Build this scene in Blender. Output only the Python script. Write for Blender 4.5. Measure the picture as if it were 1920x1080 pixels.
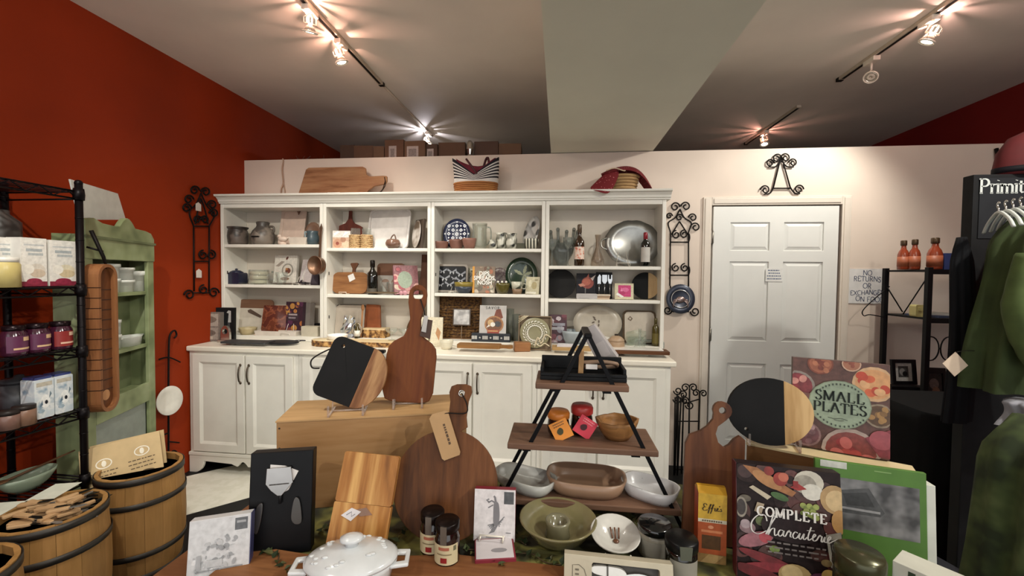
import bpy, bmesh, math, random
from mathutils import Vector, Matrix
from mathutils.geometry import tessellate_polygon
for o in list(bpy.data.objects): bpy.data.objects.remove(o)
scn = bpy.context.scene
COL = scn.collection
rnd = random.Random(7)
PI = math.pi
# ---------------------------------------------------------------- camera (f = 780 px at 1920x1080, eye height 1.46 m)
FPX, HCAM = 780.0, 1.46
ay = Vector((1048-960, 540-517, -FPX)).normalized()          # the room's depth axis seen by the camera
az = Vector((0.0136, 1, 0)); az = (az - ay*az.dot(ay)).normalized()
ax = ay.cross(az)
RM = Matrix((ax, ay, az))                                     # camera -> world
cam = bpy.data.cameras.new('camera'); camo = bpy.data.objects.new('camera', cam); COL.objects.link(camo)
camo.matrix_world = Matrix.Translation((0, 0, HCAM)) @ RM.to_4x4()
cam.sensor_width = 36; cam.lens = 36*FPX/1920; cam.clip_start = .02
scn.camera = camo
# ---------------------------------------------------------------- world, exposure, large light
scn.view_settings.view_transform = 'Standard'; scn.view_settings.look = 'None'
scn.view_settings.gamma = 1; scn.view_settings.use_curve_mapping = False
scn.view_settings.exposure = 0.0
w = bpy.data.worlds.new('world'); scn.world = w; w.use_nodes = True
w.node_tree.nodes['Background'].inputs[0].default_value = (.95, .96, .96, 1)
w.node_tree.nodes['Background'].inputs[1].default_value = 1.7
WARM = (1.0, .97, .87)
TRK_L, TRK_R = -1.385, 2.04
def spot(loc, target, energy, angle=75, blend=.6, col=WARM, size=.03):
    l = bpy.data.lights.new('lamp_light', 'SPOT'); l.energy = energy; l.spot_size = math.radians(angle)
    l.spot_blend = blend; l.color = col; l.shadow_soft_size = size
    o = bpy.data.objects.new('lamp_light', l); COL.objects.link(o); o.location = loc
    o.rotation_euler = (Vector(target)-Vector(loc)).to_track_quat('-Z', 'Y').to_euler()
    return o
# track lamps further back along both tracks, above and behind the camera
for loc, tg, e, an in [((TRK_L, .75, 2.78), (-1.6, 2.7, .5), 92, 95), ((TRK_R, .7, 2.78), (.1, 2.9, .6), 72, 90),
                       ((TRK_R, .35, 2.78), (.1, 1.25, .85), 82, 85), ((TRK_L, -.4, 2.78), (.0, 1.2, .8), 30, 80),
                       ((TRK_R, -1.2, 2.78), (-2.4, 1.7, .9), 120, 62)]:
    spot(loc, tg, e, an)
    l = bpy.data.lights.new('leak_fill_light', 'POINT'); l.energy = 8.5; l.color = (1, .93, .82); l.shadow_soft_size = .03  # fill point added at each unseen lamp to brighten the ceiling and walls
    o = bpy.data.objects.new('leak_fill_light', l); COL.objects.link(o); o.location = (loc[0], loc[1], loc[2]-.08)
# ---------------------------------------------------------------- pixel -> place helpers (1920x1080 frame)
CAM = Vector((0, 0, HCAM))
def ray(u, v): return RM @ Vector((u-960, 540-v, -FPX))
def PY(u, v, y): d = ray(u, v); return CAM + d*(y/d.y)
def PZ(u, v, z): d = ray(u, v); return CAM + d*((z-HCAM)/d.z)
def PX(u, v, x): d = ray(u, v); return CAM + d*(x/d.x)
def F(u0, v0, u1, v1, D, z=None):
    um, vm = (u0+u1)/2, (v0+v1)/2
    a, b = PY(u0, vm, D).x, PY(u1, vm, D).x
    top = PY(um, v0, D).z; bot = PY(um, v1, D).z if z is None else z
    return (a+b)/2, bot, b-a, top-bot
# ---------------------------------------------------------------- materials
def lin(h):
    if not isinstance(h, str): return tuple(h)
    h = h.lstrip('#'); c = [int(h[i:i+2], 16)/255 for i in (0, 2, 4)]
    return tuple(x/12.92 if x <= .04045 else ((x+.055)/1.055)**2.4 for x in c)
MATS = {}
def base(name):
    m = bpy.data.materials.new(name); m.use_nodes = True
    return m, m.node_tree, m.node_tree.nodes['Principled BSDF']
def N(nt, t, **k):
    n = nt.nodes.new(t)
    for a, b in k.items(): setattr(n, a, b)
    return n
def ramp(nt, stops):
    r = N(nt, 'ShaderNodeValToRGB'); e = r.color_ramp.elements
    while len(e) < len(stops): e.new(.5)
    for i, (p, c) in enumerate(stops): e[i].position = p; e[i].color = (*lin(c), 1)
    return r
def P(c, rough=.5, metal=0, var=.08, scale=18, bump=0, emit=0, coat=0):
    """plain painted / printed / moulded surface with a faint procedural mottling"""
    key = ('P', c, rough, metal, var, scale, bump, emit, coat)
    if key in MATS: return MATS[key]
    m, nt, b = base('surface_'+str(len(MATS))); L = lin(c)
    tc = N(nt, 'ShaderNodeTexCoord'); no = N(nt, 'ShaderNodeTexNoise'); no.inputs['Scale'].default_value = scale; no.inputs['Detail'].default_value = 4
    nt.links.new(tc.outputs['Object'], no.inputs['Vector'])
    r = N(nt, 'ShaderNodeValToRGB'); e = r.color_ramp.elements
    e[0].position = .3; e[1].position = .7
    e[0].color = (*[max(0, x*(1-var)) for x in L], 1); e[1].color = (*[min(1, x*(1+var)) for x in L], 1)
    nt.links.new(no.outputs['Fac'], r.inputs['Fac']); nt.links.new(r.outputs['Color'], b.inputs['Base Color'])
    b.inputs['Roughness'].default_value = rough; b.inputs['Metallic'].default_value = metal; b.inputs['Coat Weight'].default_value = coat
    if max(L) < .03 and not coat: b.inputs['Specular IOR Level'].default_value = .2
    if bump:
        bu = N(nt, 'ShaderNodeBump'); bu.inputs['Strength'].default_value = bump; bu.inputs['Distance'].default_value = .004
        nt.links.new(no.outputs['Fac'], bu.inputs['Height']); nt.links.new(bu.outputs['Normal'], b.inputs['Normal'])
    if emit:
        b.inputs['Emission Color'].default_value = (*L, 1); b.inputs['Emission Strength'].default_value = emit
    MATS[key] = m; return m
def W(c1, c2, axis='x', scale=1.0, rough=.5, c3=None, seed=0, dist=.8):
    """wood: long grain streaks along an axis plus a few broad bands"""
    key = ('W', c1, c2, axis, scale, rough, c3, seed, dist)
    if key in MATS: return MATS[key]
    m, nt, b = base('wood_'+str(len(MATS)))
    tc = N(nt, 'ShaderNodeTexCoord'); mp = N(nt, 'ShaderNodeMapping')
    s = {'x': (1.6, 14, 14), 'z': (14, 14, 1.6), 'y': (14, 1.6, 14)}[axis]
    mp.inputs['Scale'].default_value = [q*scale for q in s]; mp.inputs['Location'].default_value = (seed*1.7, seed*.9, seed*2.3)
    nt.links.new(tc.outputs['Object'], mp.inputs['Vector'])
    n1 = N(nt, 'ShaderNodeTexNoise'); n1.inputs['Scale'].default_value = 1.3; n1.inputs['Detail'].default_value = 6; n1.inputs['Distortion'].default_value = dist
    n2 = N(nt, 'ShaderNodeTexNoise'); n2.inputs['Scale'].default_value = 7; n2.inputs['Detail'].default_value = 3
    nt.links.new(mp.outputs['Vector'], n1.inputs['Vector']); nt.links.new(mp.outputs['Vector'], n2.inputs['Vector'])
    mx = N(nt, 'ShaderNodeMath', operation='MULTIPLY_ADD'); mx.inputs[1].default_value = .35
    nt.links.new(n2.outputs['Fac'], mx.inputs[0]); nt.links.new(n1.outputs['Fac'], mx.inputs[2])
    st = [(.42, c1), (.86, c2)] if c3 is None else [(.42, c1), (.62, c2), (.84, c3)]
    r = ramp(nt, st); nt.links.new(mx.outputs[0], r.inputs['Fac']); nt.links.new(r.outputs['Color'], b.inputs['Base Color'])
    b.inputs['Roughness'].default_value = rough; b.inputs['Specular IOR Level'].default_value = .22
    bu = N(nt, 'ShaderNodeBump'); bu.inputs['Strength'].default_value = .15; bu.inputs['Distance'].default_value = .002
    nt.links.new(mx.outputs[0], bu.inputs['Height']); nt.links.new(bu.outputs['Normal'], b.inputs['Normal'])
    MATS[key] = m; return m
def G(c=(.95, .97, .96), rough=.03, thin=True, dens=0):
    """clear glass / clear plastic: see-through with a glossy skin"""
    key = ('G', c, rough, thin, dens)
    if key in MATS: return MATS[key]
    m, nt, b = base('glass_'+str(len(MATS)))
    out = nt.nodes['Material Output']
    tr = N(nt, 'ShaderNodeBsdfTransparent'); tr.inputs[0].default_value = (*lin(c), 1)
    gl = N(nt, 'ShaderNodeBsdfGlossy'); gl.inputs['Roughness'].default_value = rough
    df = N(nt, 'ShaderNodeBsdfDiffuse'); df.inputs[0].default_value = (*lin(c), 1)
    fr = N(nt, 'ShaderNodeLayerWeight'); fr.inputs['Blend'].default_value = .32
    fa = N(nt, 'ShaderNodeMath', operation='MULTIPLY_ADD'); fa.inputs[1].default_value = .42; fa.inputs[2].default_value = .04
    nt.links.new(fr.outputs['Facing'], fa.inputs[0])
    m1 = N(nt, 'ShaderNodeMixShader'); m1.inputs[0].default_value = .03 + dens*.6
    nt.links.new(tr.outputs[0], m1.inputs[1]); nt.links.new(df.outputs[0], m1.inputs[2])
    m2 = N(nt, 'ShaderNodeMixShader'); nt.links.new(fa.outputs[0], m2.inputs[0]); nt.links.new(m1.outputs[0], m2.inputs[1]); nt.links.new(gl.outputs[0], m2.inputs[2])
    nt.links.new(m2.outputs[0], out.inputs['Surface'])
    MATS[key] = m; return m
def PAT(kind, cols, scale=20, rough=.5, thr=(.45, .55), stretch=(1, 1, 1)):
    """two or more colour pattern from a texture node: noise, voronoi, magic, wave"""
    key = ('PAT', kind, tuple(cols), scale, rough, thr, stretch)
    if key in MATS: return MATS[key]
    m, nt, b = base('pattern_'+str(len(MATS)))
    tc = N(nt, 'ShaderNodeTexCoord'); mp = N(nt, 'ShaderNodeMapping'); mp.inputs['Scale'].default_value = stretch
    nt.links.new(tc.outputs['Object'], mp.inputs['Vector'])
    t = N(nt, {'noise': 'ShaderNodeTexNoise', 'voronoi': 'ShaderNodeTexVoronoi', 'magic': 'ShaderNodeTexMagic', 'wave': 'ShaderNodeTexWave'}[kind])
    t.inputs['Scale'].default_value = scale; nt.links.new(mp.outputs['Vector'], t.inputs['Vector'])
    src = t.outputs['Distance'] if kind == 'voronoi' else t.outputs['Fac'] if 'Fac' in t.outputs else t.outputs[0]
    k = len(cols); st = [(thr[0] + (thr[1]-thr[0])*i/max(1, k-1), c) for i, c in enumerate(cols)]
    r = ramp(nt, st); nt.links.new(src, r.inputs['Fac']); nt.links.new(r.outputs['Color'], b.inputs['Base Color'])
    b.inputs['Roughness'].default_value = rough
    MATS[key] = m; return m
# ---------------------------------------------------------------- mesh building
def rrect(w, h, r, z0=0, x0=None, n=5):
    x0 = -w/2 if x0 is None else x0; o = []
    for cx, cz, a in ((x0+w-r, z0+r, -90), (x0+w-r, z0+h-r, 0), (x0+r, z0+h-r, 90), (x0+r, z0+r, 180)):
        for i in range(n+1):
            t = math.radians(a+90*i/n); o.append((cx+r*math.cos(t), cz+r*math.sin(t)))
    return o
def circ(cx, cz, r, n=24, rz=None, rot=0):
    rz = rz or r; c, s = math.cos(rot), math.sin(rot); o = []
    for i in range(n):
        t = 2*PI*i/n; x, z = r*math.cos(t), rz*math.sin(t); o.append((cx+x*c-z*s, cz+x*s+z*c))
    return o
def spl(pts, k=6, closed=True):
    n = len(pts); o = []; rng = n if closed else n-1
    for i in range(rng):
        g = [Vector(pts[(i+j) % n] if closed else pts[min(max(i+j, 0), n-1)]) for j in (-1, 0, 1, 2)]
        for q in range(k):
            t = q/k
            o.append(tuple(.5*((2*g[1])+(g[2]-g[0])*t+(2*g[0]-5*g[1]+4*g[2]-g[3])*t*t+(3*g[1]-g[0]-3*g[2]+g[3])*t**3)))
    if not closed: o.append(tuple(pts[-1]))
    return o
class B:
    def __init__(s): s.v = []; s.f = []; s.m = []; s.s = []; s.T = None
    def add(s, vs, fs, mi=0, sm=False):
        k = len(s.v); s.v += [tuple(s.T @ Vector(p)) if s.T else tuple(p) for p in vs]
        for f in fs: s.f.append([i+k for i in f]); s.m.append(mi); s.s.append(sm)
        return s
    def box(s, x0, y0, z0, x1, y1, z1, mi=0):
        vs = [(x, y, z) for z in (z0, z1) for y in (y0, y1) for x in (x0, x1)]
        return s.add(vs, [(0, 2, 3, 1), (4, 5, 7, 6), (0, 1, 5, 4), (2, 6, 7, 3), (0, 4, 6, 2), (1, 3, 7, 5)], mi)
    def prism(s, out, y0, y1, mi=0, holes=(), side=None, sm=False):
        loops = [list(out)]+[list(h) for h in holes]; flat = [p for l in loops for p in l]; n = len(flat)
        tri = tessellate_polygon([[Vector((p[0], p[1], 0)) for p in l] for l in loops])
        s.add([(p[0], y0, p[1]) for p in flat]+[(p[0], y1, p[1]) for p in flat],
              [t for t in tri]+[(t[2]+n, t[1]+n, t[0]+n) for t in tri], mi)
        k = len(s.v)-2*n; off = 0
        for l in loops:
            m = len(l)
            for i in range(m):
                a, b = off+i, off+(i+1) % m
                s.f.append([a+k, b+k, b+n+k, a+n+k]); s.m.append(mi if side is None else side); s.s.append(sm)
            off += m
        return s
    def lathe(s, prof, n=24, mi=0, sx=1, sy=1, c=(0, 0, 0), sm=True, wob=None):
        vs = []; fs = []
        for j, (r, z) in enumerate(prof):
            for i in range(n):
                t = 2*PI*i/n; q = r*(wob(t, j) if wob else 1)
                vs.append((c[0]+q*sx*math.cos(t), c[1]+q*sy*math.sin(t), c[2]+z))
        for j in range(len(prof)-1):
            for i in range(n):
                a, b = j*n+i, j*n+(i+1) % n; fs.append((a, b, b+n, a+n))
        if prof[0][0] > 1e-6: fs.append(tuple(range(n))[::-1])
        if prof[-1][0] > 1e-6: fs.append(tuple(range((len(prof)-1)*n, len(prof)*n)))
        return s.add(vs, fs, mi, sm)
    def tube(s, pts, r, n=6, mi=0, closed=False):
        pts = [Vector(p) for p in pts]; m = len(pts); vs = []; fs = []; u = None
        for i, p in enumerate(pts):
            a = pts[(i-1) % m] if closed or i > 0 else p; b = pts[(i+1) % m] if closed or i < m-1 else p
            t = (b-a).normalized()
            if u is None: u = t.orthogonal().normalized()
            u = u - t*u.dot(t); u = u.normalized() if u.length > 1e-6 else t.orthogonal().normalized()
            w_ = t.cross(u); rr = r[i] if isinstance(r, (list, tuple)) else r
            for k in range(n):
                q = 2*PI*k/n; vs.append(p+(u*math.cos(q)+w_*math.sin(q))*rr)
        for i in range(m if closed else m-1):
            for k in range(n):
                a, b = i*n+k, i*n+(k+1) % n; c, d = ((i+1) % m)*n+k, ((i+1) % m)*n+(k+1) % n
                fs.append((a, b, d, c))
        if not closed: fs += [tuple(range(n))[::-1], tuple(range((m-1)*n, m*n))]
        return s.add(vs, fs, mi, True)
    def ball(s, c, rx, ry=None, rz=None, n=12, mi=0):
        ry = ry or rx; rz = rz or rx; pr = [(math.sin(PI*i/8)*1.0, -math.cos(PI*i/8)) for i in range(9)]
        vs = [(c[0]+r*rx*math.cos(2*PI*k/n), c[1]+r*ry*math.sin(2*PI*k/n), c[2]+z*rz) for r, z in pr for k in range(n)]
        fs = [(j*n+k, j*n+(k+1) % n, (j+1)*n+(k+1) % n, (j+1)*n+k) for j in range(8) for k in range(n)]
        return s.add(vs, fs, mi, True)
    def ribbon(s, pts, wf, y=0, mi=0):
        """flat stroke in the x-z plane; wf(tangent) gives the pen width"""
        P2 = [Vector(p) for p in pts]; vs = []
        for i, p in enumerate(P2):
            t = P2[min(i+1, len(P2)-1)]-P2[max(i-1, 0)]
            t = t.normalized() if t.length > 1e-9 else Vector((1, 0)); h = wf(t)/2; nn = Vector((-t.y, t.x))*h
            vs += [(p.x+nn.x, y, p.y+nn.y), (p.x-nn.x, y, p.y-nn.y)]
        return s.add(vs, [(2*i, 2*i+1, 2*i+3, 2*i+2) for i in range(len(P2)-1)], mi)
    def build(s, name, mats, parent=None, bev=0, sub=0, loc=None, rot=None, flat=False):
        me = bpy.data.meshes.new(name); me.from_pydata(s.v, [], s.f)
        for mt in (mats if isinstance(mats, (list, tuple)) else [mats]): me.materials.append(mt)
        me.polygons.foreach_set('material_index', s.m); me.polygons.foreach_set('use_smooth', s.s)
        if not flat:
            bm = bmesh.new(); bm.from_mesh(me); bmesh.ops.recalc_face_normals(bm, faces=bm.faces); bm.to_mesh(me); bm.free()
        o = bpy.data.objects.new(name, me); COL.objects.link(o)
        if parent: o.parent = parent
        if loc: o.location = loc
        if rot: o.rotation_euler = rot
        if bev:
            md = o.modifiers.new('bevel', 'BEVEL'); md.width = bev; md.segments = 2; md.limit_method = 'ANGLE'; md.angle_limit = math.radians(40)
        if sub:
            md = o.modifiers.new('sub', 'SUBSURF'); md.levels = sub; md.render_levels = sub
        return o
def tag(o, label, cat, group=None):
    o['label'] = label; o['category'] = cat
    if group: o['group'] = group
    return o
def thing(name, label, cat, loc=(0, 0, 0), yaw=0, tilt=0, group=None, roll=0):
    """an Empty at the thing's base; tilt leans its top away from its front (-Y) face"""
    o = bpy.data.objects.new(name, None); COL.objects.link(o); o.empty_display_size = .05
    o.matrix_world = Matrix.Translation(loc) @ Matrix.Rotation(yaw, 4, 'Z') @ Matrix.Rotation(-tilt, 4, 'X') @ Matrix.Rotation(roll, 4, 'Y')
    return tag(o, label, cat, group)
def struct(o): o['kind'] = 'structure'; return o
def copy_tree(o, parent=None):
    c = o.copy(); COL.objects.link(c); c.parent = parent
    for ch in list(o.children): copy_tree(ch, c)
    return c
D2 = math.radians
# ---- lettering -------------------------------------------------------------------------------
def arc(cx, cy, rx, ry, a0, a1, n=14):
    return [(cx+rx*math.cos(math.radians(a0+(a1-a0)*i/n)), cy+ry*math.sin(math.radians(a0+(a1-a0)*i/n))) for i in range(n+1)]
# stroke glyphs: (advance, [strokes], [serif feet])
GL = {
 'C': (.78, [arc(.42, .5, .36, .5, 48, 312)], [(.68, .86, 0)]),
 'O': (.86, [arc(.43, .5, .38, .5, 0, 360, 22)], []),
 'M': (1.0, [[(.1, 0), (.12, 1)], [(.12, 1), (.48, .05)], [(.48, .05), (.84, 1)], [(.84, 1), (.86, 0)]], [(.1, 0), (.86, 0), (.07, 1), (.89, 1)]),
 'P': (.7, [[(.14, 0), (.14, 1)], [(.14, 1), (.35, 1)]+arc(.35, .74, .25, .26, 90, -90)+[(.14, .48)]], [(.14, 0), (.1, 1)]),
 'L': (.66, [[(.14, 0), (.14, 1)], [(.14, 0), (.58, 0), (.6, .22)]], [(.14, 1), (.12, 0)]),
 'E': (.7, [[(.14, 0), (.14, 1)], [(.14, 1), (.58, 1), (.6, .82)], [(.14, .52), (.46, .52)], [(.14, 0), (.6, 0), (.62, .2)]], [(.12, 0), (.12, 1)]),
 'T': (.74, [[(.37, 0), (.37, 1)], [(.04, .8), (.06, 1), (.68, 1), (.7, .8)]], [(.37, 0)]),
 'S': (.62, [spl([(.53, .82), (.42, .98), (.22, .98), (.09, .78), (.2, .58), (.42, .45), (.54, .24), (.4, .02), (.18, .02), (.07, .2)], 4, False)], []),
 'A': (.8, [[(.06, 0), (.38, 1)], [(.38, 1), (.74, 0)], [(.2, .36), (.58, .36)]], [(.06, 0), (.74, 0)]),
 'N': (.84, [[(.12, 0), (.12, 1)], [(.12, 1), (.72, 0)], [(.72, 0), (.72, 1)]], []),
 'R': (.72, [[(.14, 0), (.14, 1)], [(.14, 1), (.35, 1)]+arc(.35, .75, .23, .25, 90, -90)+[(.14, .5)], [(.34, .5), (.64, 0)]], []),
 'U': (.78, [[(.12, 1), (.12, .3)]+arc(.38, .3, .26, .3, 180, 360)+[(.64, 1)]], []),
 'X': (.76, [[(.06, 0), (.68, 1)], [(.06, 1), (.68, 0)]], []),
 'H': (.8, [[(.12, 0), (.12, 1)], [(.68, 0), (.68, 1)], [(.12, .5), (.68, .5)]], []),
 'G': (.82, [arc(.42, .5, .36, .5, 50, 350), [(.46, .44), (.78, .44), (.76, .1)]], []),
 'F': (.66, [[(.14, 0), (.14, 1)], [(.14, 1), (.6, 1)], [(.14, .52), (.5, .52)]], []),
 'D': (.78, [[(.14, 0), (.14, 1)], [(.14, 1), (.3, 1)]+arc(.3, .5, .38, .5, 90, -90)+[(.14, 0)]], []),
 'V': (.76, [[(.04, 1), (.36, 0)], [(.36, 0), (.7, 1)]], [(.04, 1), (.7, 1)]),
 'r': (.46, [[(.16, 0), (.16, .62)], [(.16, .42), (.26, .6), (.42, .6)]], [(.16, 0), (.12, .62)]),
 'i': (.32, [[(.16, 0), (.16, .62)], [(.16, .86), (.17, .9)]], [(.16, 0), (.12, .62)]),
 'm': (.96, [[(.14, 0), (.14, .62)], [(.14, .45)]+arc(.3, .42, .17, .19, 150, 0)+[(.47, 0)], [(.47, .45)]+arc(.64, .42, .17, .19, 150, 0)+[(.81, 0)]], [(.14, 0), (.47, 0), (.81, 0), (.1, .62)]),
 't': (.4, [[(.18, .84), (.18, .12), (.24, .02), (.36, .06)], [(.04, .62), (.36, .62)]], []),
}
def letters(b, text, h, x, z, y, thick, thin, serif=0, mi=0, sp=0.0, jit=0, center=True):
    wd = sum((GL[c][0] if c in GL else .4)+sp for c in text)*h
    x = x-wd/2 if center else x
    wf = lambda t: thin+(thick-thin)*abs(t.y)
    for k, c in enumerate(text):
        if c in GL:
            a, st, se = GL[c]; dz = rnd.uniform(-jit, jit)*h
            for q in st: b.ribbon([(x+p[0]*h, z+dz+p[1]*h) for p in q], wf, y-.00002*k, mi)
            if serif:
                for q in se:
                    b.ribbon([(x+(q[0]-serif)*h, z+q[1]*h), (x+(q[0]+serif)*h, z+q[1]*h)], lambda t: thin*1.1, y-.00002*k, mi)
        x += ((GL[c][0] if c in GL else .4)+sp)*h
    return b
def font_mesh(text, size, x, z, y, mat, name, parent, bold=0, align='CENTER', sx=1):
    c = bpy.data.curves.new('txt', 'FONT'); c.body = text; c.size = size; c.align_x = align; c.offset = bold
    o = bpy.data.objects.new('txt', c); COL.objects.link(o)
    me = bpy.data.meshes.new_from_object(o.evaluated_get(bpy.context.evaluated_depsgraph_get()))
    bpy.data.objects.remove(o); bpy.data.curves.remove(c)
    for v_ in me.vertices: v_.co = (x+v_.co.x*sx, y, z+v_.co.y)
    me.materials.clear(); me.materials.append(mat); me.name = name
    q = bpy.data.objects.new(name, me); COL.objects.link(q); q.parent = parent
    return q
def art(name, parent, w, h, items, y=0, x0=None, z0=0):
    """flat printed picture on a face: items in 0..1 face coordinates, later ones printed over earlier ones"""
    b = B(); mats = []; x0 = -w/2 if x0 is None else x0
    for k, it in enumerate(items):
        col = it[-1]
        mt = col if not isinstance(col, str) else P(col, .45, var=.14 if max(lin(col)) > .3 else .28, scale=75)
        if mt not in mats: mats.append(mt)
        mi = mats.index(mt)
        if it[0] == 'e': o = circ(it[1]*w, it[2]*h, it[3]*w, 18, it[4]*h, it[5] if len(it) > 6 else 0)
        elif it[0] == 'r': o = [(it[1]*w, it[2]*h), (it[3]*w, it[2]*h), (it[3]*w, it[4]*h), (it[1]*w, it[4]*h)]
        else: o = [(p[0]*w, p[1]*h) for p in it[1]]
        o = [(min(max(p[0], 0), w)+x0, min(max(p[1], 0), h)+z0) for p in o]
        yy = y-.0002-.00006*k
        if it[0] == 'p' and len(o) > 5:
            tri = tessellate_polygon([[Vector((p[0], p[1], 0)) for p in o]])
            b.add([(p[0], yy, p[1]) for p in o], [tuple(t) for t in tri], mi)
        else: b.add([(p[0], yy, p[1]) for p in o], [tuple(range(len(o)))], mi)
    return b.build(name, mats, parent, flat=True)
def food(seed, n, pal, smin=.05, smax=.16, avoid=None):
    r = random.Random(seed); o = []
    for i in range(n):
        x, z = r.random(), r.random()
        if avoid and avoid[0] < x < avoid[2] and avoid[1] < z < avoid[3]: continue
        s = r.uniform(smin, smax); a = r.uniform(0, PI); c = r.choice(pal)
        o.append(('e', x, z, s, s*r.uniform(.45, 1), a, c))
        if r.random() < .6: o.append(('e', x+r.uniform(-.02, .02), z+.01, s*.6, s*.45, a, r.choice(pal)))
    return o
def lines(b, x0, x1, z, n, dz, hgt, y, mi=0, seed=1):
    """rows of small illegible print"""
    r = random.Random(seed)
    for i in range(n):
        x = x0+r.uniform(0, .1)*(x1-x0); e = x1-r.uniform(0, .15)*(x1-x0)
        while x < e:
            ww = r.uniform(.06, .16)*(x1-x0); q = z-i*dz
            b.add([(x, y, q), (min(x+ww, e), y, q), (min(x+ww, e), y, q+hgt), (x, y, q+hgt)], [(0, 1, 2, 3)], mi); x += ww+.035*(x1-x0)
    return b
def scroll(cx, cz, r, turns=1.35, a0=0, d=1, n=22, r1=.28):
    """points of a wrought-iron curl, from its outside end inwards"""
    return [(cx+(r*(1-(1-r1)*i/n))*math.cos(a0+d*2*PI*turns*i/n), 0, cz+(r*(1-(1-r1)*i/n))*math.sin(a0+d*2*PI*turns*i/n)) for i in range(n+1)]
# ================================================================ ROOM SHELL
XL, XR, ZC, YP, ZP = -2.68, 3.43, 2.94, 3.30, 2.415
RED = P('#8f3010', .55, var=.06, scale=3, bump=.05)
RED2 = P('#7a1f1c', .55, var=.06, scale=3)
for m_ in (RED, RED2): m_.node_tree.nodes['Principled BSDF'].inputs['Specular IOR Level'].default_value = .15
CREAM = P('#dfcfc1', .6, var=.03, scale=4, bump=.04)
CEIL = P('#e6ddd2', .75, var=.05, scale=2.2, bump=.05)
WHITE = P('#e9e6dc', .38, var=.03, scale=9)
struct(B().box(XL-.1, -3, -.02, XL, 5.7, ZC+.1).build('wall_left', RED))
struct(B().box(XR, -3, -.02, XR+.1, 5.7, ZC+.1).build('wall_right', RED2))
struct(B().box(XL-.1, 5.6, -.02, XR+.1, 5.7, ZC+.1).build('wall_far', P('#6d625c', .8)))
struct(B().box(XL-.1, -3, ZC, XR+.1, 5.7, ZC+.1).build('ceiling', CEIL))
struct(B().box(-.075, -3, 2.42, .70, 5.6, ZC).build('ceiling_beam', P('#e4e4d4', .7, var=.03, scale=3)))
# partition wall with the doorway cut out
DX0, DX1, DZ1 = 1.135, 2.04, 2.0
struct(B().box(XL, YP, 0, DX0, YP+.12, ZP).box(DX1, YP, 0, XR, YP+.12, ZP).box(DX0, YP, DZ1, DX1, YP+.12, ZP).build('wall_back', CREAM))
struct(B().box(XL, YP+.12, ZP-.06, XR, 5.6, ZP-.02).build('loft_floor', P('#6f655c', .8)))
# floor: black and white square tiles laid on the diagonal
fl = struct(B().box(XL-.1, -3, -.06, XR+.1, 5.7, -.006).build('floor', P('#141414', .8)))
TB = P('#18191a', .5, var=.25, scale=9); TW = PAT('noise', ['#e2e0d2', '#eae8dc'], 14, .35)
def clip(poly, ax_, lim, keep_gt):
    o = []
    for i, a in enumerate(poly):
        b_ = poly[(i+1) % len(poly)]; ia = (a[ax_] > lim) == keep_gt; ib = (b_[ax_] > lim) == keep_gt
        if ia: o.append(a)
        if ia != ib:
            t = (lim-a[ax_])/(b_[ax_]-a[ax_]); o.append(tuple(a[k]+(b_[k]-a[k])*t for k in (0, 1)))
    return o
TS, ox, oy = .6015, -2.2205, 2.209
s2 = math.sqrt(.5)
for i in range(-9, 9):
    for j in range(-9, 9):
        e = .0015; cs = [(i*TS+e, j*TS+e), ((i+1)*TS-e, j*TS+e), ((i+1)*TS-e, (j+1)*TS-e), (i*TS+e, (j+1)*TS-e)]
        pl = [(ox+(a-b_)*s2, oy+(a+b_)*s2) for a, b_ in cs]
        for q in ((0, XL, True), (0, XR, False), (1, -1.0, True), (1, YP, False)):
            if pl: pl = clip(pl, *q)
        if len(pl) < 3: continue
        bb = B(); n = len(pl)
        bb.add([(p[0], p[1], -.006) for p in pl]+[(p[0], p[1], 0) for p in pl], [tuple(range(n, 2*n))]+[(k, (k+1) % n, (k+1) % n+n, k+n) for k in range(n)])
        bb.build('floor_tile', TW if i % 2 == 0 and j % 2 == 0 else TB, fl)
# ---------------------------------------------------------------- the white six-panel door and its casing
dr = bpy.data.objects.new('door_1', None); COL.objects.link(dr); dr['kind'] = 'structure'; dr.location = (DX0+.015, YP-.004, .008)
DW, DH = DX1-DX0-.03, DZ1-.016
def dz(v): return PY(1450, v, YP).z-.008
def dxx(u): return PY(u, 560, YP).x-DX0-.015
c1 = (dxx(1366), dxx(1439)); c2 = (dxx(1466), dxx(1540))
rows = [(dz(470), dz(417)), (dz(640), dz(491)), (.22, dz(683))]
holes = [[(a, z0), (b_, z0), (b_, z1), (a, z1)] for (a, b_) in (c1, c2) for (z0, z1) in rows]
DOORM = P('#e4e4e0', .4, var=.02, scale=6)
B().prism([(0, 0), (DW, 0), (DW, DH), (0, DH)], 0, .012, holes=holes).box(0, .012, 0, DW, .04, DH).build('door_slab', DOORM, dr, bev=.002)
for h_ in holes:
    (a, z0), (b_, z1) = h_[0], h_[2]; bb = B(); i1, i2 = .004, .03
    q = [(a+i1, .012, z0+i1), (b_-i1, .012, z0+i1), (b_-i1, .012, z1-i1), (a+i1, .012, z1-i1)]
    r_ = [(a+i2, .002, z0+i2), (b_-i2, .002, z0+i2), (b_-i2, .002, z1-i2), (a+i2, .002, z1-i2)]
    bb.add(q+r_, [(4, 5, 6, 7), (0, 1, 5, 4), (1, 2, 6, 5), (2, 3, 7, 6), (3, 0, 4, 7)])
    bb.build('door_panel', DOORM, dr)
for z in (dz(445), dz(630)):
    B().box(-.014, -.008, z-.045, .004, .004, z+.045).tube([(-.006, -.009, z-.05), (-.006, -.009, z+.05)], .006).build('hinge', P('#8d8880', .35, 1), dr)
cs_ = B()
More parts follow.
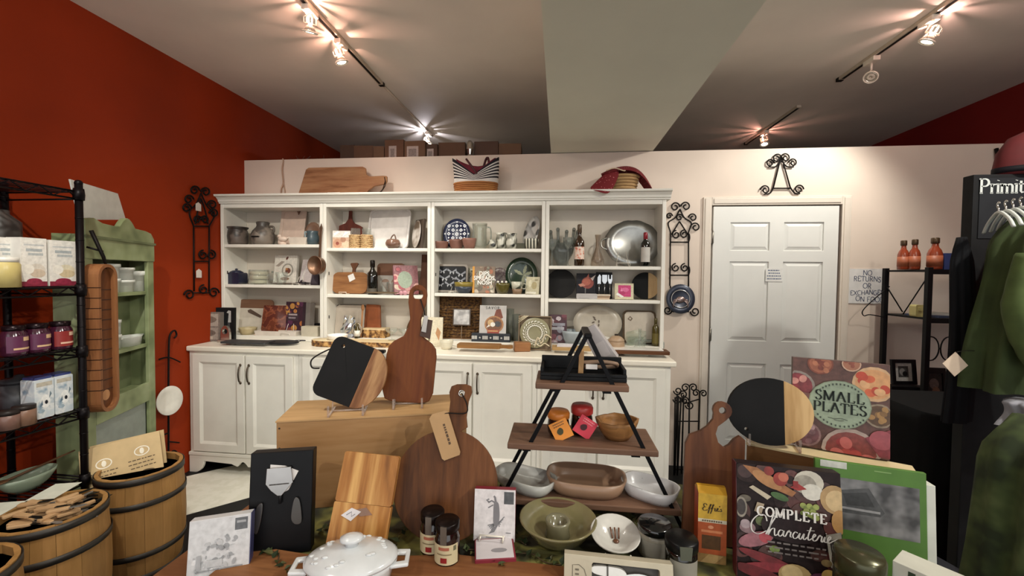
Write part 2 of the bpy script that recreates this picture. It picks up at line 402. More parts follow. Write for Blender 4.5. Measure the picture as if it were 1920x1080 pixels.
for x0, x1, z0, z1 in ((DX0-.062, DX0, 0, DZ1+.062), (DX1, DX1+.062, 0, DZ1+.062), (DX0, DX1, DZ1, DZ1+.062)):
    cs_.box(x0, YP-.014, z0, x1, YP, z1)
    cs_.box(x0+.012, YP-.02, z0+(.012 if z0 > 1 else 0), x1-.012, YP-.014, z1-.012)
struct(cs_.build('trim_1', P('#ded3c6', .45, var=.02), bev=.003))
# ================================================================ BASE CABINETS
ZT, YF = .924, 2.735
HANDLE = P('#5d5347', .35, .9)
def panel_door(parent, x0, x1, z0, z1, hx, hz):
    d = B(); fw = .058
    d.prism([(x0, z0), (x1, z0), (x1, z1), (x0, z1)], -.018, 0, holes=[[(x0+fw, z0+fw), (x1-fw, z0+fw), (x1-fw, z1-fw), (x0+fw, z1-fw)]])
    door = d.build('door', WHITE, parent, bev=.003)
    a, b_, c, e = x0+fw, x1-fw, z0+fw, z1-fw; i = .016
    bead = B(); bead.add([(a, -.016, c), (b_, -.016, c), (b_, -.016, e), (a, -.016, e), (a+i, -.006, c+i), (b_-i, -.006, c+i), (b_-i, -.006, e-i), (a+i, -.006, e-i)],
                         [(0, 1, 5, 4), (1, 2, 6, 5), (2, 3, 7, 6), (3, 0, 4, 7), (4, 5, 6, 7)])
    bead.build('door_panel', WHITE, door)
    hh = B(); pts = spl([(hx, -.018, hz+.062), (hx, -.034, hz+.048), (hx, -.042, hz), (hx, -.034, hz-.048), (hx, -.018, hz-.062)], 5, False)
    hh.tube(pts, [.007, .006, .005, .0045, .0045]+[.005]*(len(pts)-10)+[.0045, .0045, .005, .006, .007], 8)
    for s_ in (-1, 1): hh.ball((hx, -.02, hz+s_*.064), .009, .006, .011)
    hh.build('handle', HANDLE, door)
def arches(x0, x1):
    """scalloped bottom edge of the plinth between two x positions"""
    o = [(x0, 0), (x0+.045, 0)]; ztop = .085
    o += [(x0+.045+.07*math.sin(t*PI/2/6)*1.0, .0+ztop*(1-math.cos(t*PI/2/6))) for t in range(1, 7)]
    xm = (x0+x1)/2
    o += [(xm-.09, .075), (xm-.05, .06)]+[(xm-.04+.08*k/8, .06+.034*math.sin(PI*k/8)) for k in range(9)]+[(xm+.05, .06), (xm+.09, .075)]
    o += [(x1-.045-.07*math.sin(t*PI/2/6), ztop*(1-math.cos(t*PI/2/6))) for t in range(6, 0, -1)]
    o += [(x1-.045, 0), (x1, 0), (x1, .135), (x0, .135)]
    return o
UN = [-2.668, -1.818, -.975, -.135, .718]
lab = ['white two-door base cabinet at the red wall end of the long row',
       'white two-door base cabinet behind the large wooden crate, second from the red wall',
       'white two-door base cabinet behind the round paddle board, third from the red wall',
       'white two-door base cabinet behind the A-frame stand, nearest the panelled door']
for k in range(4):
    x0, x1 = UN[k]+.001, UN[k+1]-.001; c = thing('base_cabinet', lab[k], 'cabinet', ((x0+x1)/2, YF, 0), group='white base cabinets'); hw = (x1-x0)/2
    B().box(-hw, 0, .125, hw, .555, .888).build('body', WHITE, c)
    B().prism(arches(-hw, hw), -.014, .006).box(-hw, -.02, .128, hw, .004, .15).build('plinth', WHITE, c, bev=.003)
    xm = (PY((459.5, 659, 886, 1121)[k], 720, 2.72).x)-(x0+x1)/2
    panel_door(c, -hw+.035, xm-.006, .158, .868, xm-.032, .735)
    panel_door(c, xm+.006, hw-.035, .158, .868, xm+.034, .735)
wt = B().box(-2.676, 2.712, .888, .748, 3.298, ZT)
tag(wt.build('worktop', P('#efe9da', .32, var=.02), bev=.008), 'long white worktop running under the open shelves', 'worktop')
# ================================================================ OPEN BOOKCASE UNITS
YH, YB = 3.03, 3.285
UX = [-2.672, -1.81, -.955, -.102, .742]
ZH0, ZH1 = .926, 2.0
SHZ = [(1.683, 1.366), (1.656, 1.299), (1.655, 1.321), (1.532, 1.292)]
ZLOW = .963
blab = ['white open bookcase unit with crocks and jugs, beside the red wall',
        'white open bookcase unit holding the paddle boards and black wine bottle',
        'white open bookcase unit with the blue plate and the green plate',
        'white open bookcase unit with the silver tray, nearest the panelled door']
BCK = P('#d9cfc0', .5, var=.03, scale=6)
for k in range(4):
    x0, x1 = UX[k]+.001, UX[k+1]-.001; c = thing('bookcase_unit', blab[k], 'bookcase', ((x0+x1)/2, YH, ZH0), group='white open bookcase units'); hw = (x1-x0)/2; H_ = ZH1-ZH0
    B().box(-hw, .25, 0, hw, .262, H_).build('back_panel', BCK, c)
    for s_ in (-1, 1):
        bb = B().box(min(s_*hw, s_*(hw-.026)), 0, 0, max(s_*hw, s_*(hw-.026)), .25, H_)
        for q in range(5 if k == 0 and s_ < 0 else 0): pass
        sd = bb.build('side_panel', WHITE, c, bev=.003)
        if s_ < 0:
            for zz in (1.46, 1.12):
                B().box(-hw+.0255, .03, zz-ZH0-.012, -hw+.031, .036, zz-ZH0+.012).build('shelf_pin', P('#3a332c', .5), sd)
    B().box(-hw+.026, .004, 0, hw-.026, .25, ZLOW-ZH0).build('bottom_board', WHITE, c, bev=.002)
    B().box(-hw+.026, .004, H_-.03, hw-.026, .25, H_).build('top_board', WHITE, c)
    for z in SHZ[k]:
        B().box(-hw+.0265, .006, z-.024-ZH0, hw-.0265, .25, z-ZH0).build('shelf', WHITE, c, bev=.003)
cr = B(); cr.T = Matrix.Rotation(PI/2, 4, 'Z')
cr.prism([(3.285, 2.001), (3.022, 2.001), (3.02, 2.012), (3.012, 2.014), (3.008, 2.03), (2.99, 2.048), (2.972, 2.052), (2.968, 2.066), (3.285, 2.066)], -.768, 2.676)
cr.T = None
tag(cr.build('cornice', WHITE, bev=.002), 'moulded white cornice along the top of the bookcases', 'cornice')
# ================================================================ TRACK LIGHTING
CHAN = P('#cdbfae', .4, .2); SLOT = P('#1a1614', .6)
def track(x, ya, yb, label, nm='lighting_track'):
    t = thing(nm, label, 'track', (x, 0, ZC))
    B().box(-.018, ya, -.022, .018, yb, 0).build('channel', CHAN, t, bev=.002)
    B().box(-.009, ya+.02, -.0235, .009, yb-.02, -.021).build('slot', SLOT, t)
    B().box(-.019, yb, -.024, .019, yb+.03, 0).build('end_cap', SLOT, t)
track(TRK_L, -1.5, 3.12, 'long pale lighting track on the ceiling above the red wall side')
track(TRK_R, -1.5, 3.35, 'long dark lighting track on the ceiling over the panelled door side')
track(TRK_R-.02, 3.85, 4.85, 'short lighting track above the top of the partition at the right')
tag(B().tube([(TRK_L, 3.15, ZC-.008), (TRK_L+.02, 4.0, ZC-.008), (TRK_L+.03, 4.35, ZC-.008)], .008).build('ceiling_conduit', CHAN), 'thin pale conduit continuing the left track towards the boxes', 'conduit')
LM = P('#efe6d8', .35, .1); RIM = P('#d8d2c6', .25, .6); BULB = P('#fff3dd', .3, emit=26); BULB0 = P('#cfc6b8', .2)
def lamp(x, y, label, aim, e=0, leak=0, leakcol=(1, .55, .42), ang=80):
    zt = ZC-.022; t = thing('track_spotlight', label, 'spotlight', (x, y, zt), group='track spotlights')
    B().box(-.022, -.05, -.03, .022, .05, 0).build('adaptor', LM, t, bev=.004)
    B().tube([(0, 0, -.03), (0, 0, -.075)], .007, 8).build('stem', LM, t)
    c = Vector((0, 0, -.115)); d = (Vector(aim)-Vector((x, y, zt))-c).normalized(); q = d.to_track_quat('Z', 'Y').to_matrix().to_4x4(); M = Matrix.Translation(c) @ q
    g = B(); g.T = M
    g.tube([(.038*math.cos(2*PI*k/20), .038*math.sin(2*PI*k/20), .012) for k in range(20)], .0045, 6, closed=True)
    g.T = None; g.tube([(0, 0, -.075), tuple(M @ Vector((0, .038, .012)))], .004); g.tube([(0, 0, -.075), tuple(M @ Vector((0, -.038, .012)))], .004)
    g.build('gimbal_ring', LM, t)
    h = B(); h.T = M
    h.lathe([(.009, -.034), (.012, -.024), (.02, -.016), (.028, -.002), (.032, .014), (.029, .014), (.025, .0), (.016, -.012)], 20)
    h.build('reflector', RIM, t)
    f = B(); f.T = M; f.lathe([(0, .008), (.015, .012), (.027, .0105)], 18); f.build('lens', BULB if e else BULB0, t)
    if leak:        # added star of blades behind the lamp, shaped to streak the ceiling with light
        s_ = B(); s_.T = M
        for k in range(9):
            a = 2*PI*k/9+rnd.uniform(-.15, .15); ca, sa = math.cos(a), math.sin(a); wv = .004+rnd.uniform(0, .004)
            s_.add([(.012*ca-wv*sa*.4, .012*sa+wv*ca*.4, -.034), (.012*ca+wv*sa*.4, .012*sa-wv*ca*.4, -.034), (.034*ca+wv*sa, .034*sa-wv*ca, -.03), (.034*ca-wv*sa, .034*sa+wv*ca, -.03),
                    (.012*ca-wv*sa*.4, .012*sa+wv*ca*.4, -.075), (.012*ca+wv*sa*.4, .012*sa-wv*ca*.4, -.075), (.034*ca+wv*sa, .034*sa-wv*ca, -.055), (.034*ca-wv*sa, .034*sa+wv*ca, -.055)],
                   [(0, 1, 2, 3), (4, 7, 6, 5), (0, 4, 5, 1), (1, 5, 6, 2), (2, 6, 7, 3), (3, 7, 4, 0)])
        s_.build('streak_blade', LM, t)
        l = bpy.data.lights.new('leak_fill_light', 'POINT'); l.energy = leak; l.color = leakcol; l.shadow_soft_size = .0035
        o = bpy.data.objects.new('leak_fill_light', l); COL.objects.link(o); o.location = Vector((x, y, zt)) + c + d*-.05
    if e: spot(Vector((x, y, zt)) + c + d*.03, aim, e, ang, .7)
lamp(TRK_L-.0, 2.2, 'lit white track spotlight, the one further from the boxes on the left track', (-1.9, 2.9, .5), 46, 4)
lamp(TRK_L-.0, 2.53, 'lit white track spotlight, second on the left track towards the boxes', (-.8, 3.0, .6), 42, 4)
lamp(TRK_L+.03, 4.2, 'lit spotlight glaring just above the cardboard boxes', (-1.0, 4.3, 1.9), 30, 6, (.9, .88, 1.0))
lamp(TRK_R, 2.62, 'large lit spotlight on the right-hand track, nearest the photo corner', (1.2, 3.3, .7), 62, 3.6, (1, .6, .52), 120)
lamp(TRK_R, 3.05, 'unlit white spotlight hanging from the right-hand track', (1.6, 2.6, 2.2))
lamp(TRK_R-.02, 4.45, 'small lit spotlight on the short track above the iron plate easel', (2.0, 4.2, 2.0), 18, 2.4, (1, .45, .36))
# ================================================================ GENERIC MAKERS
CHR = P('#c9c7c2', .22, .95); WIREW = P('#e6e0d2', .4, .2); IRON = P('#1d1a19', .5, .6); DKWOOD = W('#3d2416', '#5f3a22', 'z')
PORC = P('#efece6', .18, var=.02, coat=.3); CLEAR = G(); SMOKE = G('#d9dedb', .04, dens=.06)
def one(b, name, mats, label, cat, loc, yaw=0, tilt=0, group=None, bev=0, sub=0, roll=0):
    o = b.build(name, mats, bev=bev, sub=sub)
    o.matrix_world = Matrix.Translation(loc) @ Matrix.Rotation(yaw, 4, 'Z') @ Matrix.Rotation(-tilt, 4, 'X') @ Matrix.Rotation(roll, 4, 'Y')
    return tag(o, label, cat, group)
def pack(name, label, cat, f, y, d, col, items, yaw=0, tilt=0, bev=.001, art_name='printed_front', group=None, rough=.5):
    """upright box, book or card: f = (x, z, w, h) from F()"""
    x, z, w_, h = f; t = thing(name, label, cat, (x, y, z+d*math.sin(tilt)+.0005), yaw, tilt, group)
    B().box(-w_/2, 0, 0, w_/2, d, h).build('body', P(col, rough, var=.05, scale=30) if isinstance(col, str) else col, t, bev=min(bev, d*.3))
    if items: art(art_name, t, w_, h, ([('r', 0, 0, 1, 1, col)] if isinstance(col, str) else [])+items)
    return t
def easel(x, y, z, w_, label):
    t = B(); h = w_*.75
    t.tube([(-w_/2, .0, 0), (-w_/2, -.0, h*.35), (w_/2, 0, h*.35), (w_/2, 0, 0)], .0022)
    for s_ in (-1, 1): t.tube([(s_*w_/2, 0, .003), (s_*w_/2, .05, .003), (s_*w_*.3, .075, h*1.6)], .002)
    one(t, 'plate_easel', WIREW, label, 'easel', (x, y, z), group='small wire display easels')
def wine(f, y, glass, cap, lab_items, label, shoulder=.56, lab_z=(.1, .46), liquid=None):
    x, z, w_, h = f; r = w_/2; t = thing('wine_bottle', label, 'bottle', (x, y, z+.0005), group='wine bottles on the shelves')
    sh = shoulder*h
    B().lathe([(0, .006), (r*.8, 0), (r, .006), (r, sh), (r*.93, sh+.12*h), (r*.5, sh+.2*h), (r*.36, sh+.26*h), (r*.34, h*.965), (r*.42, h*.968), (r*.42, h*.988), (r*.3, h)], 24).build('bottle_glass', glass, t)
    B().lathe([(r*.45, h*.8), (r*.45, h*.985), (r*.3, h*1.004), (0, h*1.005)], 18).build('capsule', P(cap, .35), t)
    bb = B(); n = 14; rr = r*1.012; z0, z1 = lab_z[0]*h, lab_z[1]*h; vs = []
    for k in range(n+1):
        a = -PI/2-1.25+2.5*k/n; vs += [(rr*math.cos(a), rr*math.sin(a), z0), (rr*math.cos(a), rr*math.sin(a), z1)]
    bb.add(vs, [(2*k, 2*k+2, 2*k+3, 2*k+1) for k in range(n)], 0, True).build('label', lab_items, t)
def bowl(name, label, cat, x, y, z, r, h, mat, foot=.5, flare=1.0, n=28, sx=1, sy=1, th=.004, wob=None, group=None, yaw=0):
    pr = [(0, .003), (r*foot, 0), (r*(foot+(1-foot)*.55), h*.35*flare), (r*.97, h*.8), (r, h), (r-th, h), (r*.97-th, h*.8), (r*(foot+(1-foot)*.5)-th, h*.38*flare), (r*foot*.8, th+.003), (0, th+.003)]
    return one(B().lathe(pr, n, sx=sx, sy=sy, wob=wob), name, mat, label, cat, (x, y, z+.0004), yaw, group=group)
def plate(name, label, f, y, mats, tilt=.22, yaw=0, rim_items=None, sx=1, wob=None, cat='plate', deep=.014, extra=None):
    """round plate on its edge, facing the room"""
    x, z, w_, h = f; R_ = h/2/math.cos(tilt); t = thing(name, label, cat, (x, y, z+.004), yaw, tilt)
    b = B(); b.T = Matrix.Translation((0, 0, R_)) @ Matrix.Rotation(PI/2, 4, 'X')
    b.lathe([(0, 0), (R_*.6, 0), (R_*.7, deep*.5), (R_, deep), (R_, deep-.004), (R_*.7, deep*.5-.005), (R_*.6, -.005), (0, -.005)], 40, sx=w_/2/R_*sx, wob=wob)
    b.build('dish', mats, t)
    if extra: extra(t, R_, deep)
    return t
# ================================================================ BAY 1 (beside the red wall)
Z1, Z2 = SHZ[0]; D = 3.12
x, z, w_, h = F(430, 426, 462, 457, D, Z1); r = w_/2
one(B().lathe([(0, .004), (r*.85, 0), (r*.95, h*.15), (r, h*.5), (r*.93, h*.78), (r*.86, h*.86), (r, h*.93), (r*1.02, h), (r*.9, h), (r*.78, h*.86), (r*.8, h*.3), (0, h*.25)], 28), 'stoneware_crock', PAT('noise', ['#3a3430', '#6b6058'], 12, .4),
    'dark brown stoneware crock with rolled rim, top shelf nearest the red wall', 'crock', (x, D, z+.0004))
x, z, w_, h = F(473, 416, 510, 457, D, Z1); r = w_/2
t = thing('garlic_jug', 'dark grey stoneware jug with a slot mouth and cut-off neck', 'jug', (x, D+.01, z+.0004))
B().lathe([(0, .004), (r*.9, 0), (r, h*.2), (r, h*.45), (r*.85, h*.62), (r*.58, h*.76), (r*.52, h*.84), (r*.58, h*.97), (r*.5, h*1.0), (r*.42, h*.85), (0, h*.8)], 28).build('body', PAT('noise', ['#4a4540', '#857b70'], 9, .4), t)
sl = [(-r*.45, h*.34), (r*.42, h*.34), (r*.3, h*.44), (-r*.1, h*.58), (-r*.38, h*.44)]
B().prism(sl, -r*1.03, -r*.9).build('hood', PAT('noise', ['#655d55', '#8f857a'], 9, .4), t, bev=.003)
B().box(-r*.36, -r*1.05, h*.31, r*.34, -r*.99, h*.36).build('slot', P('#12100f', .8), t)
B().tube(spl([(r*.6, 0, h*.8), (r*1.05, 0, h*.78), (r*1.1, 0, h*.6), (r*.9, 0, h*.5)], 5, False), .009).build('handle', P('#5a5249', .4), t)
x, z, w_, h = F(520, 391, 567, 457, 3.17, Z1)
t = thing('square_platter', 'tall pale pink-white square platter leaning at the back of the top shelf', 'platter', (x, 3.17, z+.006), 0, .2)
B().prism(rrect(w_, h*1.02, .02), 0, .012, holes=[rrect(w_-.05, h*1.02-.05, .015, .025)]).prism(rrect(w_-.048, h*1.02-.048, .015, .024), .006, .012).build('dish', P('#cdb6a6', .3), t, bev=.003)
tw = B()
for a in range(5): tw.tube(spl([(w_*.2, -.002, h*.85), (w_*.3-.01*a, -.004, h*.98), (w_*.5-.035*a, -.002, h*(1.0+.03*a))], 4, False), .0022)
tw.build('twig_motif', P('#6b4b3a', .7), t)
x, z, w_, h = F(520, 440, 541, 457, 3.07, Z1)
t = thing('bird_figurine', 'small pale plaster bird figurine at the foot of the square platter', 'figurine', (x, 3.07, z))
B().lathe([(0, 0), (w_*.35, 0), (w_*.3, h*.2), (w_*.1, h*.3), (0, h*.3)], 14).build('base', P('#d5bfae', .6), t)
B().ball((0, 0, h*.55), w_*.42, w_*.25, h*.27).ball((-w_*.3, 0, h*.85), w_*.18, w_*.16, h*.17).tube([(w_*.2, 0, h*.55), (w_*.62, 0, h*.75)], [.012, .004]).build('bird', P('#d9c6b6', .6), t)
x, z, w_, h = F(542, 445, 577, 457, 3.06, Z1)
one(B().prism([(-w_*.42, 0), (w_*.42, 0), (w_*.5, h), (w_*.45, h), (w_*.38, .008), (-w_*.38, .008), (-w_*.45, h), (-w_*.5, h)], -.05, .05).prism([(-w_*.42, 0), (w_*.42, 0), (w_*.49, h), (-w_*.49, h)], -.054, -.05).prism([(-w_*.42, 0), (w_*.42, 0), (w_*.49, h), (-w_*.49, h)], .05, .054),
    'rectangular_bowl', P('#cfc3b4', .3), 'low off-white rectangular bowl on the top shelf beside the teal jug', 'bowl', (x, 3.1, z+.0004), bev=.003)
plate('brown_plate', 'plain brown round plate standing behind the teal jug', F(574, 418, 604, 457, 3.22, Z1), 3.2, P('#8a6b58', .35), .12)
x, z, w_, h = F(580, 434, 600, 457, D, Z1); r = w_*.55
t = thing('teal_jug', 'small teal-blue stoneware jug at the end of the top shelf', 'jug', (x-.006, 3.1, z+.0004))
B().lathe([(0, .003), (r*.7, 0), (r*.98, h*.3), (r, h*.55), (r*.8, h*.85), (r*.9, h), (r*.8, h), (r*.7, h*.8), (r*.8, h*.4), (0, h*.2)], 24).build('body', P('#45545a', .3, var=.15), t)
B().tube(spl([(-r*.85, 0, h*.85), (-r*1.25, 0, h*.95), (-r*1.2, 0, h*.6), (-r*.95, 0, h*.4)], 5, False), .006).build('handle', P('#8fa0a3', .3), t)
# copper saucepan hung by its handle from the divider
x, z, w_, h = F(577, 480, 611, 515, 2.985)
t = thing('copper_saucepan', 'small copper saucepan hanging by its long handle on the bookcase divider', 'saucepan', (x, 3.0, z))
b = B(); R_ = h/2; b.T = Matrix.Translation((0, 0, R_)) @ Matrix.Rotation(PI/2, 4, 'X') @ Matrix.Rotation(-.25, 4, 'Y')
b.lathe([(0, -.02), (R_*.86, -.02), (R_*.92, -.01), (R_*.98, .03), (R_*1.03, .032), (R_*.95, .034), (R_*.88, -.004), (0, -.008)], 30)
b.build('pan', P('#8a6a54', .38, .7), t)
B().prism([(.004, R_*1.7), (.02, R_*1.7), (.03, R_*4.6), (.036, R_*5.0), (.028, R_*5.5), (.014, R_*5.0), (.016, R_*4.6)], .0, .006).build('handle', P('#6b5140', .4, .6), t)
# middle shelf
x, z, w_, h = F(429, 503, 458, 532, D, Z2)
t = thing('navy_teapot', 'navy blue square-shouldered teapot with lid on the middle shelf', 'teapot', (x, D, z+.0004)); NAVY = P('#23263a', .25, var=.1)
B().prism(rrect(w_*.88, h*.72, .018), -.05, .05).build('body', NAVY, t, bev=.008)
B().lathe([(w_*.36, h*.7), (w_*.36, h*.76), (w_*.2, h*.86), (.008, h*.88), (.012, h*.95), (0, h)], 20).build('lid', NAVY, t)
B().tube([(-w_*.4, 0, h*.4), (-w_*.52, 0, h*.55), (-w_*.58, 0, h*.72)], [.012, .009, .007]).build('spout', NAVY, t)
x, z, w_, h = F(468, 506, 500, 533, D, Z2)
t = thing('napkin_jar', 'clear glass jar stuffed with cream napkins', 'jar', (x, 3.13, z+.0004)); r = w_/2
B().lathe([(0, .002), (r, 0), (r, h), (r-.003, h), (r-.003, .005), (0, .005)], 28).build('glass', CLEAR, t)
for k in range(3): B().lathe([(0, .006+k*h*.3), (r*.9, .006+k*h*.3), (r*.93, h*.16+k*h*.3), (r*.88, h*.29+k*h*.3), (0, h*.29+k*h*.3)], 20).build('napkin_roll', P('#d8cdb4', .8), t)
B().lathe([(r*.5, .0), (r*.55, .01), (0, .012)], 20).build('gold_base', P('#a58b3f', .3, .6), t)
x, z, w_, h = F(502, 508, 520, 533, 3.08, Z2)
t = thing('glass_cloche', 'small clear glass cloche beside the napkin jar', 'cloche', (x, 3.08, z+.0004)); r = w_/2
B().lathe([(r, 0), (r, h*.5), (r*.75, h*.78), (r*.15, h*.86)], 22).build('dome', CLEAR, t)
B().ball((0, 0, h*.92), r*.22).build('knob', SMOKE, t)
x, z, w_, h = F(516, 509, 540, 532, 3.06, Z2)
bowl('wine_tumbler', 'round clear tumbler in front of the white recipe box', 'glass', x, 3.06, z, w_*.42, h*.95, CLEAR, .6)
pal = ['#7d4f3a', '#a2623f', '#c9b08a', '#54382c', '#8e8a80', '#d6cbb9']
pack('recipe_box', 'white recipe box printed with a bowl and branches on the middle shelf', 'box', F(512, 479, 554, 531, 3.17, Z2), 3.17, .03, '#d8d2c6',
     [('p', [(.05, .62), (.3, .8), (.45, .78), (.2, .6)], '#a09488'), ('e', .55, .9, .08, .04, 1.0, '#6b4a40'), ('e', .6, .48, .26, .24, '#9a958a'), ('e', .6, .48, .2, .19, '#d9d0c2'), ('e', .62, .46, .12, .1, '#74483a'), ('e', .56, .52, .06, .04, '#b07a4a'), ('e', .5, .18, .2, .06, '#8b6c58')], 0, .12)
pack('lilac_booklet', 'pale lilac booklet leaning sideways beside the copper saucepan', 'booklet', F(556, 486, 584, 531, 3.14, Z2), 3.14, .012, '#cfc4c2',
     [('p', [(.05, .1), (.5, .9), (.62, .9), (.2, .1)], '#e2dcd6'), ('e', .7, .85, .12, .06, '#8e8078'), ('e', .25, .1, .2, .08, '#4b4148')], -.35, .2)
tr = F(505, 529, 572, 534, 3.05, Z2)
one(B().prism(spl([(-tr[2]*.5, 0), (-tr[2]*.3, -.035), (tr[2]*.4, -.03), (tr[2]*.5, .01), (tr[2]*.2, .04), (-tr[2]*.4, .035)], 5), 0, .007), 'slate_tray', P('#5a4c44', .5), 'thin brown oval tray at the front of the middle shelf', 'tray', (tr[0], 3.085, Z2+.008), 0, -PI/2)
sp = B(); sp.tube([(0, 0, .004), (.06, .0, .012), (.11, 0, .006)], [.004, .004, .012]); sp.ball((.125, 0, .008), .024, .016, .006)
one(sp, 'black_spoon', P('#2a2527', .3), 'black serving spoon lying by the lilac booklet', 'spoon', (PY(550, 530, 3.06).x, 3.05, Z2+.009))
bl = B(); bl.prism([(-.035, 0), (.035, 0), (.028, .09), (-.02, .1)], 0, .035)
one(bl, 'plum_pouch', P('#3a2c36', .5), 'dark plum pouch standing under the copper saucepan', 'pouch', (PY(588, 525, 3.09).x, 3.1, Z2+.001), .2, .1, bev=.01)
easel(PY(554, 530, 3.04).x, 3.04, Z2, .055, 'small white wire easel in front of the white recipe box')
# bottom of bay 1
ZL = ZLOW
x, z, w_, h = F(443, 564, 507, 622, 3.17, ZL)
t = thing('two_tone_board', 'rounded serving board, brown above and cream below, with a painted spatula', 'serving board', (x, 3.17, z+.004), 0, .14)
hh = h*1.03; o1 = rrect(w_, hh, .035)
B().prism([(w_/2, hh*.73)]+o1[6:18]+[(-w_/2, hh*.73)], 0, .016).build('wood_top', W('#6b4c3a', '#7d5b46', 'x'), t)
B().prism([(-w_/2, hh*.73)]+o1[18:24]+o1[0:6]+[(w_/2, hh*.73)], 0, .016).build('cream_body', P('#cdc3b4', .4), t)
B().prism([(-w_*.22, hh*.66), (-w_*.14, hh*.7), (w_*.2, hh*.5), (w_*.17, hh*.44), (-w_*.2, hh*.6)], -.004, 0).build('spatula_motif', P('#5a473c', .5), t)
x, z, w_, h = F(489, 573, 534, 622, 3.11, ZL)
t = thing('snack_pouch', 'shiny reddish-brown cellophane snack pouch on the lowest shelf', 'pouch', (x, 3.11, z+.002), .1, .15)
b = B(); n = 7
for i in range(n+1):
    for j in range(n+1):
        u_, v_ = i/n, j/n; bul = math.sin(PI*u_)*math.sin(PI*v_)**.7
        b.v.append(((u_-.5)*w_*(1-.12*v_), -.022*bul+rnd.uniform(-.004, .004), v_*h)); 
for i in range(n):
    for j in range(n): b.f.append([i*(n+1)+j, (i+1)*(n+1)+j, (i+1)*(n+1)+j+1, i*(n+1)+j+1]); b.m.append(0); b.s.append(True)
b.box(-w_*.42, .004, 0, w_*.42, .02, h*.9)
b.build('film', PAT('noise', ['#6b3a2a', '#8a4f38', '#5a2e26'], 16, .22), t)
pack('dark_cookbook', 'dark purple cookbook with food photos standing on the lowest shelf', 'book', F(531, 567, 566, 620, 3.12, ZL), 3.12, .035, '#3a2530',
     food(3, 16, ['#6b3a4a', '#8a4a3a', '#57304a', '#a9693f', '#c08a4a'], .08, .18)+[('r', .12, .42, .78, .66, '#3b3038'), ('r', .2, .58, .7, .63, '#a99a9a'), ('r', .2, .48, .62, .53, '#8d8288')], -.12, .1)
pack('grey_book', 'plain grey book beside the dark purple cookbook', 'book', F(565, 569, 579, 620, 3.14, ZL), 3.15, .05, '#857d76', None, -.3, .06)
x, z, w_, h = F(577, 588, 612, 625, 3.2, ZL); R_ = .06
one(B().prism([(R_*math.cos(PI*k/20), .02+R_*1.1*math.sin(PI*k/20)) for k in range(21)]+[(-R_, 0), (R_, 0)], 0, .02), 'black_half_round_board', P('#1b1817', .5), 'black half-round slate behind the cream block', 'slate', (PY(600, 600, 3.2).x-.03, 3.2, ZL+.003), 0, .1)
x, z, w_, h = F(566, 612, 597, 626, 3.07, ZL)
one(B().prism(rrect(w_, h, .004), 0, .06), 'cream_block', P('#c2baa6', .5), 'plain cream block at the right of the lowest shelf', 'block', (x, 3.06, ZL+.0005), bev=.003)
x, z, w_, h = F(478, 621, 557, 627, 3.05, ZL)
one(B().prism([(-w_/2, h), (-w_*.47, 0), (w_*.47, 0), (w_/2, h), (w_*.47, h), (w_*.45, .006), (-w_*.45, .006), (-w_*.47, h)], -.035, .035).box(-w_*.47, -.037, 0, w_*.47, -.034, h).box(-w_*.47, .034, 0, w_*.47, .037, h), 'long_white_tray', P('#d9d0c4', .3), 'long shallow white tray in front of the snack pouch', 'tray', (x, 3.075, ZL+.0005))
easel(PY(535, 620, 3.04).x, 3.036, ZL, .075, 'white wire easel in front of the dark purple cookbook')
x, z, w_, h = F(449, 613, 477, 626, 3.07, ZL)
bowl('ochre_dish', 'small fluted ochre dish below the two-tone board', 'dish', x, 3.08, ZL, w_/2, h*.9, P('#b3a47e', .4), .7, wob=lambda t_, j: 1+.05*math.sin(10*t_))
# things on the worktop in front of bay 1
def ctr(u, v): return PZ(u, v, ZT)
p = ctr(386, 640); x, z, w_, h = F(363, 586, 409, 640, p.y, ZT)
pack('grey_art_box', 'grey box printed with two framed engravings, left end of the worktop', 'box', (x, ZT, w_, h), p.y, .05, '#7a716a',
     [('r', .06, .52, .94, .94, '#a39a90'), ('e', .5, .74, .38, .13, '#75695f'), ('e', .45, .76, .2, .06, '#b9aea0'), ('r', .06, .06, .94, .46, '#968d84'), ('e', .5, .28, .36, .12, '#6b6058'), ('r', .25, .06, .75, .16, '#b5ab9e')], .12, .04)
p = PZ(424, 632, ZT); x, z, w_, h = F(408, 577, 439, 630, 3.0, ZT)
pack('black_kettle_box', 'black box showing a silver kettle, beside the grey engraved box', 'box', (x, ZT, w_, h), 2.985, .03, '#17191b',
     [('p', [(.68, .55), (.85, .55), (.84, .9), (.7, .92), (.6, .85), (.72, .82)], '#a9aaa8'), ('r', .66, .3, .8, .55, '#3a3d3f')], .1, .03)
x, z, w_, h = F(411, 609, 432, 634, 2.9, ZT)
t = thing('silver_napkin_ring_stand', 'little silver arched stand in front of the black kettle box', 'stand', (x, 2.9, ZT+.0005))
B().prism([(-w_*.4, 0)]+[(-w_*.4*math.cos(PI*k/12), h*.45+h*.5*math.sin(PI*k/12)) for k in range(13)]+[(w_*.4, 0)], 0, .02, holes=[circ(0, h*.62, w_*.22, 14)]).build('arch', CHR, t, bev=.003)
B().box(-w_*.6, -.01, 0, w_*.6, .03, h*.14).build('foot', CHR, t, bev=.002)
SL = P('#3a3a3c', .55, var=.25, scale=12)
a = ctr(420, 646); b_ = ctr(520, 643); L_ = (b_-a).length
one(B().prism(rrect(L_, .12, .01, -.06, 0), 0, .014), 'long_slate_board', SL, 'long dark slate cheese board flat on the worktop', 'slate', (a.x, a.y+.02, ZT+.0145), 0, -PI/2, bev=.003)
p = ctr(530, 645)
t = thing('round_slate_board', 'round black slate with loop cord, flat beside the long slate', 'slate', (p.x, p.y-.02, ZT+.0125), 0, -PI/2)
